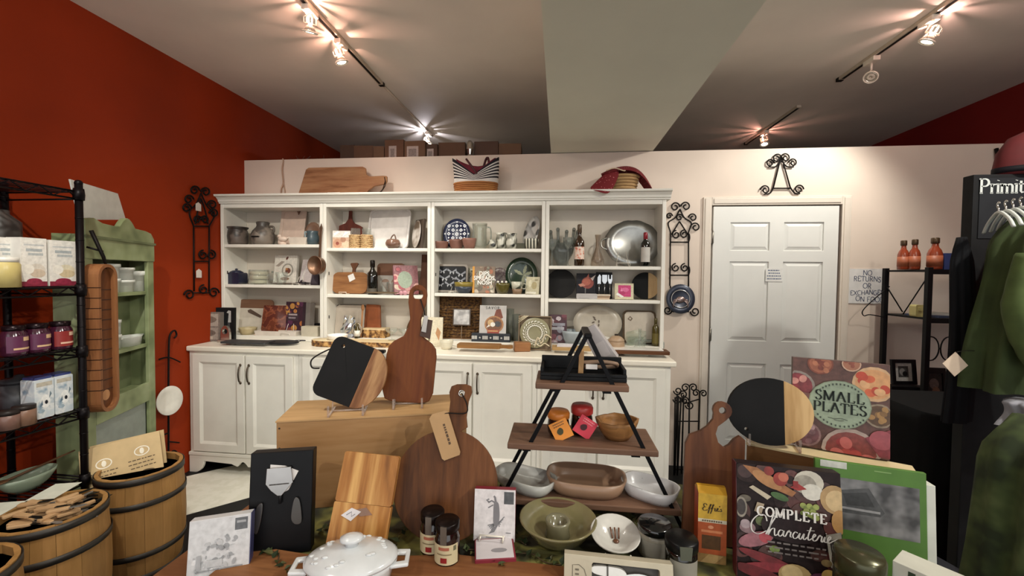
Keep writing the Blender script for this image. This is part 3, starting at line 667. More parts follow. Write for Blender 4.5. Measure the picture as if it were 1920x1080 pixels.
B().prism(circ(0, 0, .135, 32, .075), 0, .012).build('board', P('#232325', .5, var=.2), t, bev=.002)
B().tube(spl([(.07, .01, -.07), (.12, .0095, -.085), (.15, .0095, -.07), (.12, .0095, -.055), (.125, .0, -.02)], 5, False), .003).build('cord_loop', P('#2b2730', .7), t)
# ================================================================ BAY 2
Z1, Z2 = SHZ[1]
def paddle(w_, bh, hh, hw, r=.03, neck=.05, n=6):
    """paddle-board outline: body bh tall, handle on top"""
    L_ = rrect(w_, bh, r); q = [p for p in L_ if p[1] < bh*.5]
    o = [p for p in L_ if p[0] > 0]; o = sorted(o, key=lambda p: (p[1], -p[0] if p[1] > bh/2 else p[0]))
    right = [(w_*.36, 0), (w_*.46, .008), (w_*.5, .03), (w_*.5, bh-.045), (w_*.47, bh-.015), (w_*.36, bh), (hw*1.5, bh+neck*.35), (hw*.62, bh+neck), (hw*.5, bh+neck*1.6), (hw*.5, bh+hh*.8)]
    top = [(hw*.5*math.cos(PI*k/8), bh+hh-hw*.5+hw*.5*math.sin(PI*k/8)) for k in range(9)]
    return right+top+[(-a, b) for a, b in right[::-1]]
x, z, w_, h = F(628, 384, 679, 462, 3.2, Z1)
t = thing('dark_paddle_board', 'dark red-brown paddle board with ring handle behind the wicker tumblers', 'paddle board', (x, 3.2, z+.003), 0, .1)
B().prism([(p[0], p[1]) for p in paddle(w_, h*.54, h*.46, .026)], 0, .014, holes=[circ(0, h*.955, .006, 10)]).build('board', W('#4a211a', '#6b3427', 'z'), t, bev=.002)
x, z, w_, h = F(625, 433, 657, 463, 3.1, Z1)
t = thing('cookie_gift_pack', 'clear cellophane gift pack of pale cookies next to the wicker tumblers', 'gift pack', (x, 3.09, z+.001), .08, .05)
B().box(-w_/2, 0, 0, w_/2, .05, h).build('bag', G('#f2ede6', .05, dens=.18), t, bev=.004)
art('cookie_print', t, w_, h, [('r', 0, 0, 1, 1, '#c3a48c'), ('e', .28, .28, .24, .26, '#b98c72'), ('e', .28, .28, .1, .1, '#8b4a3c'), ('e', .74, .24, .2, .2, '#d1b79c'), ('e', .6, .5, .16, .16, '#a57a62'), ('r', 0, .62, 1, 1, '#d9d2cb'), ('p', [(.1, .7), (.4, .95), (.3, .98), (.06, .85)], '#f4f1ee'), ('p', [(.55, .66), (.9, .92), (.7, .95)], '#fbfaf8')])
WICK = PAT('voronoi', ['#5f4226', '#a5835a', '#c3a274'], 95, .7, (.1, .6))
for u0, u1, lb in ((656, 675, 'wicker-sleeved tumbler next to the cookie gift pack'), (677, 696, 'wicker-sleeved tumbler next to the white square platter')):
    x, z, w_, h = F(u0, 440, u1, 463, 3.1, Z1); r = w_/2
    t = thing('wicker_tumbler', lb, 'tumbler', (x, 3.11, z+.0005), group='wicker tumblers')
    sl = B()
    for k in range(7): sl.tube([(r*math.cos(2*PI*i/18)*(1+.03*(-1)**(i+k)), r*math.sin(2*PI*i/18)*(1+.03*(-1)**(i+k)), h*(.07+.14*k)) for i in range(18)], h*.075, 5, closed=True)
    sl.build('wicker_sleeve', WICK, t)
    B().lathe([(0, .004), (r*.8, .004), (r*.86, h*1.45), (r*.82, h*1.45), (r*.76, .01), (0, .01)], 20).build('glass', CLEAR, t)
x, z, w_, h = F(688, 391, 768, 463, 3.17, Z1)
t = thing('large_square_platter', 'large white square platter with curved corners on the top shelf', 'platter', (x, 3.13, z+.003), -.06, .24)
hh = h*1.04
B().prism(rrect(w_, hh, .045), 0, .02, holes=[rrect(w_-.03, hh-.03, .04, .015)]).prism(rrect(w_-.028, hh-.028, .04, .014), .012, .02).build('dish', P('#d5cfca', .25), t, bev=.004)
x, z, w_, h = F(723, 440, 750, 464, 3.07, Z1)
t = thing('gourd_pot', 'round brown ceramic gourd-shaped pot with a loop on top', 'pot', (x, 3.075, z+.0004)); r = w_/2
B().lathe([(0, .002), (r*.6, 0), (r*.95, h*.2), (r, h*.38), (r*.85, h*.6), (r*.55, h*.68), (r*.5, h*.66), (r*.4, h*.55), (0, h*.5)], 26).build('body', P('#77594a', .22, coat=.4), t)
B().tube(spl([(-r*.35, 0, h*.66), (-r*.1, 0, h*.9), (r*.2, 0, h*.98), (r*.4, 0, h*.66)], 5, False), .005).build('loop', P('#6b5042', .3), t)
x, z, w_, h = F(777, 412, 803, 464, 3.13, Z1)
t = thing('framed_oval_dish', 'brown and white oval dish in a dark frame at the bay divider', 'dish', (x-.03, 3.09, z+.003), -.75, .12)
ww = .13
B().prism([(-ww/2, 0), (ww/2, 0), (ww/2, h), (-ww/2, h)], .006, .03).build('frame', P('#4a3d32', .5), t, bev=.002)
b = B(); b.T = Matrix.Translation((0, .004, h*.48)) @ Matrix.Rotation(PI/2, 4, 'X')
b.lathe([(0, 0), (ww*.32, 0), (ww*.5, .012), (ww*.48, .014), (ww*.3, .004), (0, .004)], 28, sy=h*.47/(ww*.5)).build('oval_dish', PAT('noise', ['#6a5a4a', '#b9b0a6', '#d6d0c8'], 8, .25, (.4, .6)), t)
# middle shelf of bay 2
OLV = W('#6d4427', '#9a6c43', 'x')
x, z, w_, h = F(625, 512, 689, 552, 3.14, Z2)
t = thing('bread_board', 'wide glossy brown bread board with flared handle and paper tag', 'cutting board', (x, 3.12, z+.004), .05, .14)
o = rrect(w_, h*1.03, .05)
hd = [(w_*.06, h*1.0), (w_*.06, h*1.2), (w_*.13, h*1.45), (w_*.1, h*1.5), (-w_*.08, h*1.48), (-w_*.1, h*1.43), (-w_*.03, h*1.2), (-w_*.04, h*1.0)]
B().prism(o, 0, .03).build('board', OLV, t, bev=.006)
B().prism([(p[0]+.02, p[1]) for p in hd], .006, .022).build('handle', W('#4f3020', '#754b31', 'z'), t, bev=.003)
B().prism([(.0, h*.55), (.045, h*.7), (.025, h*.97), (-.018, h*.85)], -.004, -.002).build('price_tag', P('#d9d5d0', .7), t)
easel(x-.03, 3.075, Z2, .06, 'white wire easel under the glossy bread board')
wine(F(688, 488, 707, 549, 3.09, Z2), 3.1, P('#14130f', .12, coat=.6), '#1b1511', P('#5b5449', .5), 'black wine bottle with dark label beside the bread board', .5, (.05, .18))
x, z, w_, h = F(705, 494, 757, 548, 3.19, Z2)
t = thing('heart_board', 'rounded board, brown above and pale below, with a heart cut-out', 'serving board', (x, 3.19, z+.003), 0, .1)
o = rrect(w_, h, .03)
B().prism([(w_/2, h*.6)]+o[6:18]+[(-w_/2, h*.6)], 0, .014).build('wood_top', W('#5e4030', '#74513d', 'x'), t)
B().prism([(-w_/2, h*.6)]+o[18:24]+o[0:6]+[(w_/2, h*.6)], 0, .014).build('pale_base', P('#b9b2a8', .4), t)
B().prism(spl([(w_*.0, h*.02), (w_*.28, h*.32), (w_*.26, h*.46), (w_*.1, h*.47), (0, h*.36), (-w_*.1, h*.47), (-w_*.26, h*.46), (-w_*.28, h*.32)], 4), -.004, 0).build('heart', P('#8a6f5e', .5), t)
for u, lb in ((720, 'clear stemless glass in front of the heart board, nearer the wine bottle'), (732, 'clear stemless glass in front of the heart board, nearer the pink box')):
    x, z, w_, h = F(u-9, 528, u+9, 550, 3.07, Z2)
    bowl('stemless_glass', lb, 'glass', x, 3.08, Z2+.012, w_*.42, h*.85, CLEAR, .55, group='stemless glasses')
x, z, w_, h = F(688, 547, 748, 552, 3.06, Z2)
one(B().prism(rrect(w_, .075, .012, -.037), 0, .011), 'glass_tray', W('#5a4a38', '#75634c', 'x'), 'narrow brown tray holding the stemless glasses', 'tray', (x, 3.085, Z2+.0115), 0, -PI/2, bev=.003)
t = pack('pink_plates_box', 'pink recipe box with a pale green oval standing at an angle', 'box', F(742, 498, 786, 552, 3.11, Z2), 3.1, .03, '#8f5f63',
     food(9, 14, ['#b98a86', '#7c4248', '#d3a59a', '#a5525a', '#c9b7a2'], .1, .2)+[('e', .45, .5, .3, .3, '#93a08c')], .62, .2)
ri = B().ball((0, 0, .016), .016, .008, .016).ball((.03, 0, .018), .02, .008, .018).tube([(-.05, 0, .008), (-.01, 0, .014)], .004)
one(ri, 'pink_ribbon', P('#c79098', .5), 'little pink ribbon bow lying before the pink recipe box', 'ribbon', (PY(752, 550, 3.05).x, 3.05, Z2+.001))
x, z, w_, h = F(786, 478, 802, 552, 3.2, Z2)
one(B().prism([(-w_*.55, 0), (w_*.5, 0), (w_*.5, h), (-w_*.2, h), (-w_*.25, h*.6)], 0, .018), 'tall_dark_board', DKWOOD, 'tall dark wooden board in the corner beside the bay divider', 'cutting board', (x, 3.18, Z2+.004), 0, .06, bev=.003)
# bottom of bay 2
x, z, w_, h = F(627, 573, 683, 630, 3.15, ZL)
t = thing('rough_edge_plate', 'square cream plate with a ragged edge in a dark frame, beside silver foil', 'plate', (x, 3.14, z+.004), .04, .16)
rr_ = random.Random(5); o = [(p[0]*(1+rr_.uniform(-.03, .01)), p[1]*(1+rr_.uniform(-.015, .01))) for p in rrect(w_*.96, h, .03, .003)]
B().prism(rrect(w_*1.02, h*1.03, .03), .008, .016).build('frame', P('#463a30', .5), t)
B().prism(o, 0, .008, side=1).build('dish', [P('#b9ad9e', .35), P('#d6cdbf', .4)], t)
x, z, w_, h = F(641, 592, 672, 630, 3.08, ZL)
b = B(); n = 6; r2 = random.Random(8)
for i in range(n+1):
    for j in range(n+1): b.v.append(((i/n-.5)*w_*(1-.25*j/n+.15*math.sin(j)), -.02*math.sin(PI*i/n)+r2.uniform(-.012, .012), j/n*h*(1+.06*(-1)**i*(j == n))))
for i in range(n):
    for j in range(n): b.f.append([i*(n+1)+j, (i+1)*(n+1)+j, (i+1)*(n+1)+j+1, i*(n+1)+j+1]); b.m.append(0); b.s.append(False)
b.box(-w_*.35, .012, 0, w_*.35, .03, h*.6)
one(b, 'foil_bag', P('#bfc2c6', .18, .9), 'crinkled silver foil bag in front of the ragged square plate', 'bag', (x, 3.07, ZL+.001))
x, z, w_, h = F(664, 605, 678, 632, 3.06, ZL)
t = thing('mini_bottle', 'miniature dark bottle with a white label and cord loop', 'bottle', (x, 3.05, ZL+.0005)); r = w_*.36
B().lathe([(0, 0), (r, 0), (r, h*.55), (r*.4, h*.75), (r*.4, h), (0, h)], 16).build('bottle_glass', P('#4a3f1e', .15), t)
B().lathe([(r*1.03, h*.12), (r*1.03, h*.5)], 16).build('label', P('#e6e2d8', .6), t)
B().tube([(r*1.7*math.cos(2*PI*k/16), -.004, h*.55+h*.42*math.sin(2*PI*k/16)) for k in range(16)], .003, closed=True).build('cord_loop', P('#b9ad98', .7), t)
x, z, w_, h = F(676, 570, 684, 630, 3.09, ZL)
t = B(); t.tube([(0, 0, 0), (.004, .02, h*.8)], [.006, .007]).ball((.005, .022, h*.88), .014, .006, .026)
one(t, 'wooden_spoon', W('#8a5c3b', '#a87a52', 'z'), 'upright wooden spoon leaning on the ragged square plate', 'spoon', (x, 3.06, ZL+.003))
x, z, w_, h = F(685, 586, 716, 616, 3.18, ZL)
one(B().prism([(-w_/2, 0), (w_/2, 0), (w_*.42, h*1.02), (-w_*.4, h*1.04)], 0, .03), 'leather_block', P('#8a4a24', .55, var=.2), 'orange-brown leather-look block behind the bark slab', 'block', (x, 3.15, ZL+.06), 0, .06, bev=.008)
BARK = PAT('noise', ['#4b2f17', '#8a6236', '#c49a5f'], 34, .8, (.38, .64)); CUT = W('#cbb083', '#e0cba4', 'x')
def slab(name, label, x, y, z, L_, dp, th, seed, yaw=0):
    r = random.Random(seed); t = thing(name, label, 'wood slab', (x, y, z+.0006), yaw)
    o = [(-L_/2+L_*k/12, -dp/2+r.uniform(-.006, .006)) for k in range(13)]+[(L_/2-L_*k/12, dp/2+r.uniform(-.004, .004)) for k in range(13)]
    b = B(); b.T = Matrix.Rotation(PI/2, 4, 'X')
    b.prism(o, 0, th*.86); b.build('bark_edge', BARK, t, bev=.004)
    b = B(); b.T = Matrix.Rotation(PI/2, 4, 'X'); b.prism([(p[0]*.985, p[1]*.97) for p in o], th*.86, th); b.build('cut_face', CUT, t)
x, z, w_, h = F(682, 615, 727, 630, 3.13, ZL)
slab('bark_block', 'short live-edge wood block with bark, under the leather-look block', x, 3.13, ZL, w_, .11, h*1.0, 3)
p = ctr(690, 648); a = ctr(637, 648); b_ = ctr(745, 648)
slab('bark_slab', 'long live-edge wood slab with bark edge on the worktop', (a.x+b_.x)/2, 2.95, ZT, b_.x-a.x, .12, .04, 4)
for u, lb in ((733, 'clear coupe glass on the bark slab, nearer the bark block'), (757, 'clear coupe glass beside the tall paddle handle')):
    q = PY(u, 620, 2.97); 
    t = thing('coupe_glass', lb, 'glass', (q.x, 2.985, ZT+.041), group='coupe glasses')
    B().lathe([(0, 0), (.028, .001), (.004, .006), (.0035, .045), (.02, .052), (.042, .07), (.046, .088), (.0445, .088), (.04, .071), (.018, .054), (0, .05)], 24).build('glass', CLEAR, t)
p = ctr(604, 652); r = (ctr(641, 648).x-ctr(568, 648).x)/2
t = thing('wood_round', 'thick pale round slice of wood with bark on the worktop', 'wood round', (p.x, p.y+.11, ZT+.0005))
B().lathe([(r, 0), (r*1.02, .02), (r, .042)], 36, sy=.62).build('bark', BARK, t)
B().lathe([(0, .044), (r*.97, .044), (r*.99, .042), (r*.99, .04)], 36, sy=.62).build('cut_face', PAT('wave', ['#d8c296', '#e6d5b2'], 22, .5, (.2, .8)), t)
bowl('small_white_dish', 'low white dish sitting on the pale wood round', 'dish', p.x+.05, p.y+.12, ZT+.0445, .075, .035, PORC, .8)
p = ctr(705, 662)
one(B().prism(rrect(.13, .022, .008), 0, .03), 'black_knife_case', P('#17171a', .4), 'short black case on the worktop between crate and slab', 'case', (p.x, p.y-.015, ZT+.001), bev=.004)
x, z, w_, h = F(758, 556, 806, 622, 3.18, ZL)
one(B().prism(spl([(-.0, 0), (.06, .0), (.085, .06), (.06, .13), (.035, .17), (.05, .22), (.0, .25), (-.05, .22), (-.035, .17), (-.06, .13), (-.085, .06), (-.06, .0)], 4), 0, .014), 'guitar_shaped_board', W('#3b2a18', '#63492b', 'z'), 'dark guitar-shaped board half hidden by the tall paddle handle', 'serving board', (x, 3.17, ZL+.003), 0, .08, bev=.003)
x, z, w_, h = F(786, 595, 830, 650, 3.0, ZT)
t = pack('leaf_plaque', 'cream plaque painted with rust autumn leaves beside the wicker tray', 'plaque', (x, ZT, w_, h), 2.985, .008, '#d4cbb2',
     [('p', [(.1, .1), (.2, .4), (.35, .62), (.3, .3), (.25, .08)], '#9a7050'), ('p', [(.85, .2), (.7, .45), (.78, .66), (.92, .5)], '#b08258'), ('e', .4, .1, .2, .05, '#e9e3d6'), ('p', [(.3, .1), (.45, .3), (.5, .2)], '#7d7256')], .1, .12)
# ================================================================ BAY 3
Z1, Z2 = SHZ[2]
def blue_plate(t, R_, dp):
    b = B(); mats = [P('#c9cbd1', .3), P('#343a55', .3)]
    b.T = Matrix.Translation((0, -dp*.0-.001, R_)); yy = -.0012
    for i in range(-3, 4):
        for j in range(-3, 4):
            cx, cz = i*R_*.26, j*R_*.26
            if cx*cx+cz*cz > (R_*.78)**2: continue
            y_ = yy if cx*cx+cz*cz < (R_*.5)**2 else -dp*.75
            q = R_*.115 if (i+j) % 2 == 0 else R_*.06
            b.prism([(cx+q*1.1, cz), (cx, cz+q*1.1), (cx-q*1.1, cz), (cx, cz-q*1.1)], y_-.0006, y_, 0)
            if (i+j) % 2 == 0: b.prism(circ(cx, cz, q*.5, 8), y_-.0009, y_-.0005, 1)
    b.build('painted_motif', mats, t)
plate('blue_plate', 'navy blue round plate with a white lattice pattern on the top shelf', F(831, 411, 882, 457, 3.2, Z1), 3.19, P('#2f3550', .25), .14, extra=blue_plate)
x, z, w_, h = F(884, 419, 917, 464, 3.1, Z1)
t = thing('glass_pitcher', 'tall clear glass pitcher with a curved handle', 'pitcher', (x-.006, 3.11, z+.0005)); r = w_*.42
B().lathe([(0, .0), (r*.85, 0), (r*.97, h*.1), (r, h*.4), (r*.95, h*.8), (r*1.02, h), (r*.98, h), (r*.91, h*.8), (r*.95, h*.4), (r*.9, h*.12), (0, .012)], 28).build('glass', G('#f0f2ee', .03, dens=.04), t)
B().tube(spl([(r*.95, 0, h*.85), (r*1.45, 0, h*.8), (r*1.5, 0, h*.4), (r*.98, 0, h*.15)], 6, False), .005).build('handle', SMOKE, t)
TERRA = P('#8d6354', .5, var=.12); TERR2 = P('#7a5446', .5, var=.12)
for u0, u1, v0, m_, ft, lb in ((814, 841, 453, TERR2, .75, 'small dull pink bowl nearest the left divider of the top shelf'), (840, 868, 449, TERR2, .7, 'dull pink bowl directly below the blue plate')):
    x, z, w_, h = F(u0, v0, u1, 464, 3.1, Z1); bowl('pink_bowl', lb, 'bowl', x, 3.13 if u0 > 820 else 3.1, z, w_*.5, h, m_, ft, group='dull pink bowls')
x, z, w_, h = F(866, 447, 893, 465, 3.06, Z1)
bowl('terracotta_bowl', 'tapered terracotta pot at the foot of the glass pitcher', 'pot', x, 3.075, z, w_/2, h, TERRA, .62, .9)
MARB = PAT('magic', ['#2c2d28', '#a6a496', '#cfccbe'], 11, .25, (.25, .7), (1, 1, 1.4))
for u0, u1, v0, yy, lb in ((917, 932, 450, 3.08, 'small black and white marbled cup next to the glass pitcher'), (929, 951, 437, 3.13, 'tall black and white marbled vase, left of the marbled mug'), (949, 970, 438, 3.09, 'black and white marbled mug on a tan base')):
    x, z, w_, h = F(u0, v0, u1, 464, yy, Z1); r = w_/2
    one(B().lathe([(0, 0), (r*.8, 0), (r, h*.25), (r*.95, h*.6), (r*.8, h*.85), (r*.95, h), (r*.85, h), (r*.7, h*.85), (r*.85, h*.4), (0, h*.2)], 24), 'marbled_cup', MARB, lb, 'cup', (x, yy, z+.0005), group='black and white marbled ceramics')
x, z, w_, h = F(969, 456, 984, 464, 3.07, Z1)
one(B().prism(rrect(w_, h, .004), 0, .04), 'olive_tin', P('#3d3a1c', .4), 'low dark olive tin between the marbled mug and small bowl', 'tin', (x, 3.07, z+.0005), bev=.002)
plate('marbled_oval_plate', 'oval black and white marbled plate tilted at the end of the top shelf', F(972, 407, 1012, 462, 3.16, Z1), 3.13, PAT('magic', ['#4a4a4a', '#b9b7b4', '#d8d6d2'], 9, .25, (.2, .6)), .3, -.75)
x, z, w_, h = F(982, 448, 1010, 464, 3.06, Z1)
bowl('striped_bowl', 'small bowl with black scallops on cream, front of the oval plate', 'bowl', x, 3.07, z, w_/2, h, PAT('wave', ['#23241e', '#d3d0bf'], 14, .3, (.35, .5), (1, .2, .2)), .65)
# middle shelf
x, z, w_, h = F(815, 497, 877, 549, 3.16, Z2)
t = thing('butterfly_tray', 'rounded tray printed with pale butterflies on black', 'tray', (x, 3.14, z+.004), .08, .18); hh = h*1.03
B().prism(rrect(w_, hh, .025), 0, .016, holes=[rrect(w_-.03, hh-.03, .02, .015)]).prism(rrect(w_-.028, hh-.028, .02, .014), .008, .016).build('rim', P('#8a7f72', .35), t, bev=.003)
it = [('r', 0, 0, 1, 1, '#15161a')]
for cx, cz, s_, a in ((.2, .8, .14, .1), (.52, .78, .15, -.3), (.82, .68, .16, .2), (.28, .5, .17, -.2), (.15, .22, .1, .3), (.45, .25, .15, .1), (.82, .42, .16, 0), (.6, .5, .09, 0), (.78, .14, .1, .4)):
    for d_ in (-1, 1): it += [('p', [(cx, cz), (cx+d_*s_, cz+s_*.9), (cx+d_*s_*1.05, cz+s_*.3), (cx+d_*s_*.3, cz-s_*.1)], '#8d9098'), ('p', [(cx, cz), (cx+d_*s_*.55, cz-s_*.2), (cx+d_*s_*.4, cz-s_*.8)], '#b4b6ba')]
art('butterfly_print', t, w_-.032, hh-.032, it, .008, z0=.016)
easel(PY(846, 550, 3.05).x, 3.05, Z2, .04, 'white wire easel below the butterfly tray')
x, z, w_, h = F(852, 529, 887, 550, 3.08, Z2)
t = thing('two_tone_bowl', 'bowl with a mustard rim over dark blue, before the butterfly tray', 'bowl', (x, 3.09, z+.0005)); r = w_/2
B().lathe([(0, 0), (r*.55, 0), (r*.85, h*.3), (r*.97, h*.6)], 28).build('blue_body', P('#3b4350', .3), t)
B().lathe([(r*.97, h*.6), (r, h), (r*.95, h), (r*.9, h*.6), (r*.5, h*.15), (0, h*.1)], 28).build('mustard_rim', P('#8b7a34', .3), t)
x, z, w_, h = F(887, 500, 928, 550, 3.09, Z2)
t = thing('dips_cookbook', 'cookbook titled Dips, Spreads, Nosh with an orange spine', 'book', (x, 3.085, z+.003), .1, .1)
B().box(-w_/2, 0, 0, w_/2, .025, h).build('cover', P('#8a7764', .45), t, bev=.001)
B().box(-w_/2-.004, -.001, 0, -w_/2+.012, .026, h).build('spine', P('#d99a3c', .45), t)
art('cover_photo', t, w_-.02, h, food(21, 34, ['#a58f78', '#7b5a48', '#c9bba6', '#6d6354', '#b07458', '#8d8a78', '#d8cdbb'], .07, .17), 0, x0=-w_/2+.014)
lw = P('#f4f1ea', .5)
for k, s_ in enumerate(('DIPS,', 'SPREADS,', 'NOSH')): font_mesh(s_, .044, .006, h*(.66-.17*k), -.0045, lw, 'title', t, .0012, sx=.9)
for u, lb in ((884, 'patterned round plate peeping out left of the cookbook'), (937, 'mauve floral plate peeping out right of the cookbook')):
    plate('floral_plate', lb, F(u-19, 503, u+19, 549, 3.22, Z2), 3.21, PAT('voronoi', ['#5a5048', '#9d958c', '#6e5d5e'] if u > 900 else ['#33332c', '#8e8a78', '#a9a48f'], 60, .3, (.1, .55)), .08)
x, z, w_, h = F(928, 531, 956, 550, 3.07, Z2)
bowl('olive_bowl', 'glossy olive green bowl with shiny beads, right of the cookbook', 'bowl', x, 3.08, z, w_/2, h, P('#5a5226', .18, coat=.5), .65)
bd = B()
for k in range(3): bd.ball((-w_*.27+k*w_*.27, -.02, 0), .009)
one(bd, 'pearl_beads', P('#eae6d8', .15), 'row of pale beads over the olive green bowl', 'beads', (x, 3.07, z+h+.009))
def leafs(t, R_, dp):
    b = B()
    for a in (75, 20, -35, -90, 150): 
        ca, sa = math.cos(D2(a)), math.sin(D2(a)); L_ = R_*.62; pts = [(0, 0), (.3, .12), (.5, .16), (.62, .1), (.75, .13), (1, 0), (.75, -.13), (.62, -.1), (.5, -.16), (.3, -.12)]
        b.prism([(L_*(p[0]*ca-p[1]*sa)+R_*.1, R_+L_*(p[0]*sa+p[1]*ca)) for p in pts], -.0024, -.001)
    b.build('leaf_motif', P('#8d9173', .4), t)
    B().tube([(R_*.72*math.cos(2*PI*k/40), -.011, R_+R_*.72*math.sin(2*PI*k/40)) for k in range(40)], .0018, 5, closed=True).build('ring_motif', P('#7d8a76', .4), t)
plate('green_leaf_plate', 'large dark green plate with a pale leaf spray', F(948, 484, 1008, 546, 3.19, Z2), 3.17, P('#1f3324', .22, var=.15, coat=.3), .16, extra=leafs)
x, z, w_, h = F(955, 527, 984, 551, 3.06, Z2); r = w_*.4
t = thing('leafy_mug', 'cream mug wrapped in dark brush strokes in front of the green plate', 'mug', (x, 3.07, z+.0005))
B().lathe([(0, 0), (r*.7, 0), (r*.85, h*.4)], 24).build('tan_base', P('#8a6f56', .4), t)
B().lathe([(r*.85, h*.4), (r, h*.95), (r*.93, h*.95), (r*.75, h*.35), (0, h*.3)], 24).build('body', PAT('magic', ['#3c4236', '#c6c4b2'], 10, .25, (.3, .5)), t)
B().tube(spl([(r*.9, 0, h*.8), (r*1.4, 0, h*.75), (r*1.35, 0, h*.45), (r*.85, 0, h*.42)], 5, False), .004).build('handle', P('#b9b6a4', .3), t)
pack('pear_card', 'small cream card with a sketched pear leaning at the shelf end', 'card', F(984, 519, 1011, 550, 3.06, Z2), 3.055, .006, '#b9b294',
     [('e', .62, .5, .2, .22, '#a1946a'), ('e', .3, .62, .12, .2, '#cfc9ae'), ('e', .75, .82, .14, .05, '#8a8160'), ('r', .05, .02, .8, .14, '#d8d4c2')], -.3, .2)
easel(PY(992, 550, 3.035).x, 3.034, Z2, .04, 'white wire easel under the sketched pear card')
# bottom of bay 3
x, z, w_, h = F(822, 557, 901, 634, 3.16, ZL)
t = thing('wicker_tray', 'upright square brown wicker tray with a white tile hung on it', 'tray', (x, 3.15, ZL+.004), 0, .1)
wk = PAT('noise', ['#38230f', '#63421f', '#83602f'], 60, .75, (.35, .65))
B().prism(rrect(w_, h, .012), .006, .02).build('woven_base', wk, t)
bb = B()
for k in range(11): bb.tube([(-w_/2+.01+k*(w_-.02)/10, .003, .01), (-w_/2+.01+k*(w_-.02)/10, .003, h-.01)], .003, 5)
for k in range(14): bb.tube(spl([(-w_/2+.01+q*(w_-.02)/10, .002+(.005 if (q+k) % 2 else -.003), .014+k*(h-.028)/13) for q in range(11)], 2, False), .006, 5)
bb.build('weave', wk, t)
B().tube([(-w_/2, .0, 0), (-w_/2, 0, h), (w_/2, 0, h), (w_/2, 0, 0)], .008, 6, closed=True).build('rim', W('#5a3a1c', '#7b5530', 'x'), t)
for zz in (.25, .62): B().tube([(-w_/2, -.005, h*zz), (w_/2, -.005, h*zz)], .004).build('cross_cane', W('#5a3a1c', '#7b5530', 'x'), t)
x, z, w_, h = F(848, 579, 881, 610, 3.1, ZL)
z = PY(864, 610, 3.12).z; h = PY(864, 579, 3.12).z-z
t = thing('white_tile', 'small square pale marble tile with dark frame in front of the wicker tray', 'tile', (x, 3.115, z), 0, .1)
B().box(-w_/2, 0, 0, w_/2, .012, h).build('frame', P('#5e5148', .4), t)
B().box(-w_/2+.008, -.003, .008, w_/2-.008, 0, h-.008).build('tile_face', PAT('noise', ['#a7a5a4', '#dedcda'], 16, .2, (.4, .6)), t)
B().tube([(0, .008, 0), (0, .006, -(z-ZL)*.97)], .003).build('stem', P('#84705a', .5), t)
x, z, w_, h = F(882, 627, 955, 641, 3.0, ZL)
t = thing('lettered_sign_block', 'low dark blue sign block with a row of white marks and stars', 'sign', (x, 3.035, ZL+.0005))
B().box(-w_/2, 0, 0, w_/2, .05, h).build('block', P('#2a3038', .5), t, bev=.002)
b = B()
for k in range(7):
    cx = -w_*.42+k*w_*.14
    if k % 2: b.prism([(cx+.009*math.cos(PI/2+q*PI/5)*(1 if q % 2 == 0 else .45), h*.5+.009*math.sin(PI/2+q*PI/5)*(1 if q % 2 == 0 else .45)) for q in range(10)], -.0012, -.0002)
    else:
        for q in range(4): b.box(cx-.02+q*.0105, -.0012, h*.3, cx-.013+q*.0105, -.0002, h*.72)
b.build('lettering', P('#d6d5d0', .5), t)
x, z, w_, h = F(899, 573, 949, 628, 3.07, ZL); z = ZL+.052
h = PY(924, 573, 3.07).z-z
t = thing('savor_magazine', 'grey-white food magazine standing on the dark blue sign block', 'magazine', (x, 3.06, z+.002), 0, .14)
B().box(-w_/2, 0, 0, w_/2, .006, h).build('pages', P('#c2bfbb', .45), t)
art('cover_photo', t, w_, h, [('p', [(.5, .5), (.62, .86), (.78, .88), (.88, .58), (.7, .5)], '#7d4330'), ('e', .55, .34, .36, .3, '#a97b52'), ('e', .55, .34, .3, .25, '#7a5238'), ('e', .42, .4, .12, .12, '#c9a777'), ('e', .68, .36, .12, .1, '#4b4a4c'), ('e', .5, .34, .09, .08, '#ece7dd'), ('r', .3, .03, .75, .17, '#9c4a3a'), ('r', .32, .1, .7, .13, '#d8b072'), ('p', [(.25, .22), (.4, .28), (.35, .34)], '#e9e2d6')])
b = B(); letters(b, 'SAVOR', .02, 0, h*.87, -.0035, .003, .0012, 0, sp=.35); b.build('title', P('#4c4a4a', .5), t)
for u, hh, lb in ((956, .24, 'tall clear glass cylinder vase next to the magazine'), (968, .2, 'shorter clear glass cylinder vase behind the wreath plate box')):
    q = PY(u, 600, 3.15)
    one(B().lathe([(0, 0), (.032, 0), (.032, hh), (.029, hh), (.029, .008), (0, .008)], 20), 'cylinder_vase', G('#dfe3de', .04, dens=.1), lb, 'vase', (q.x, 3.15, ZL+.0005), group='glass cylinder vases')
x, z, w_, h = F(972, 593, 1034, 655, 2.98, ZT); h = PY(1003, 593, 2.98).z-ZT
t = thing('wreath_plate_box', 'open gift box holding an olive plate with a white wreath', 'gift box', (x, 2.955, ZT+.004), -.04, .1)
B().prism([(-w_/2, 0), (w_/2, 0), (w_/2, h), (-w_/2, h)], 0, .03, holes=[[(-w_/2+.008, .008), (w_/2-.008, .008), (w_/2-.008, h-.008), (-w_/2+.008, h-.008)]]).box(-w_/2, .022, 0, w_/2, .03, h).build('box', P('#7b6850', .6), t)
R_ = w_*.46
b = B(); b.T = Matrix.Translation((0, .014, h*.5)) @ Matrix.Rotation(PI/2, 4, 'X')
b.lathe([(0, 0), (R_*.65, 0), (R_, .012), (R_*.98, .014), (R_*.64, .004), (0, .004)], 36); pl = b.build('plate', P('#8f8a6b', .3), t)
b = B()
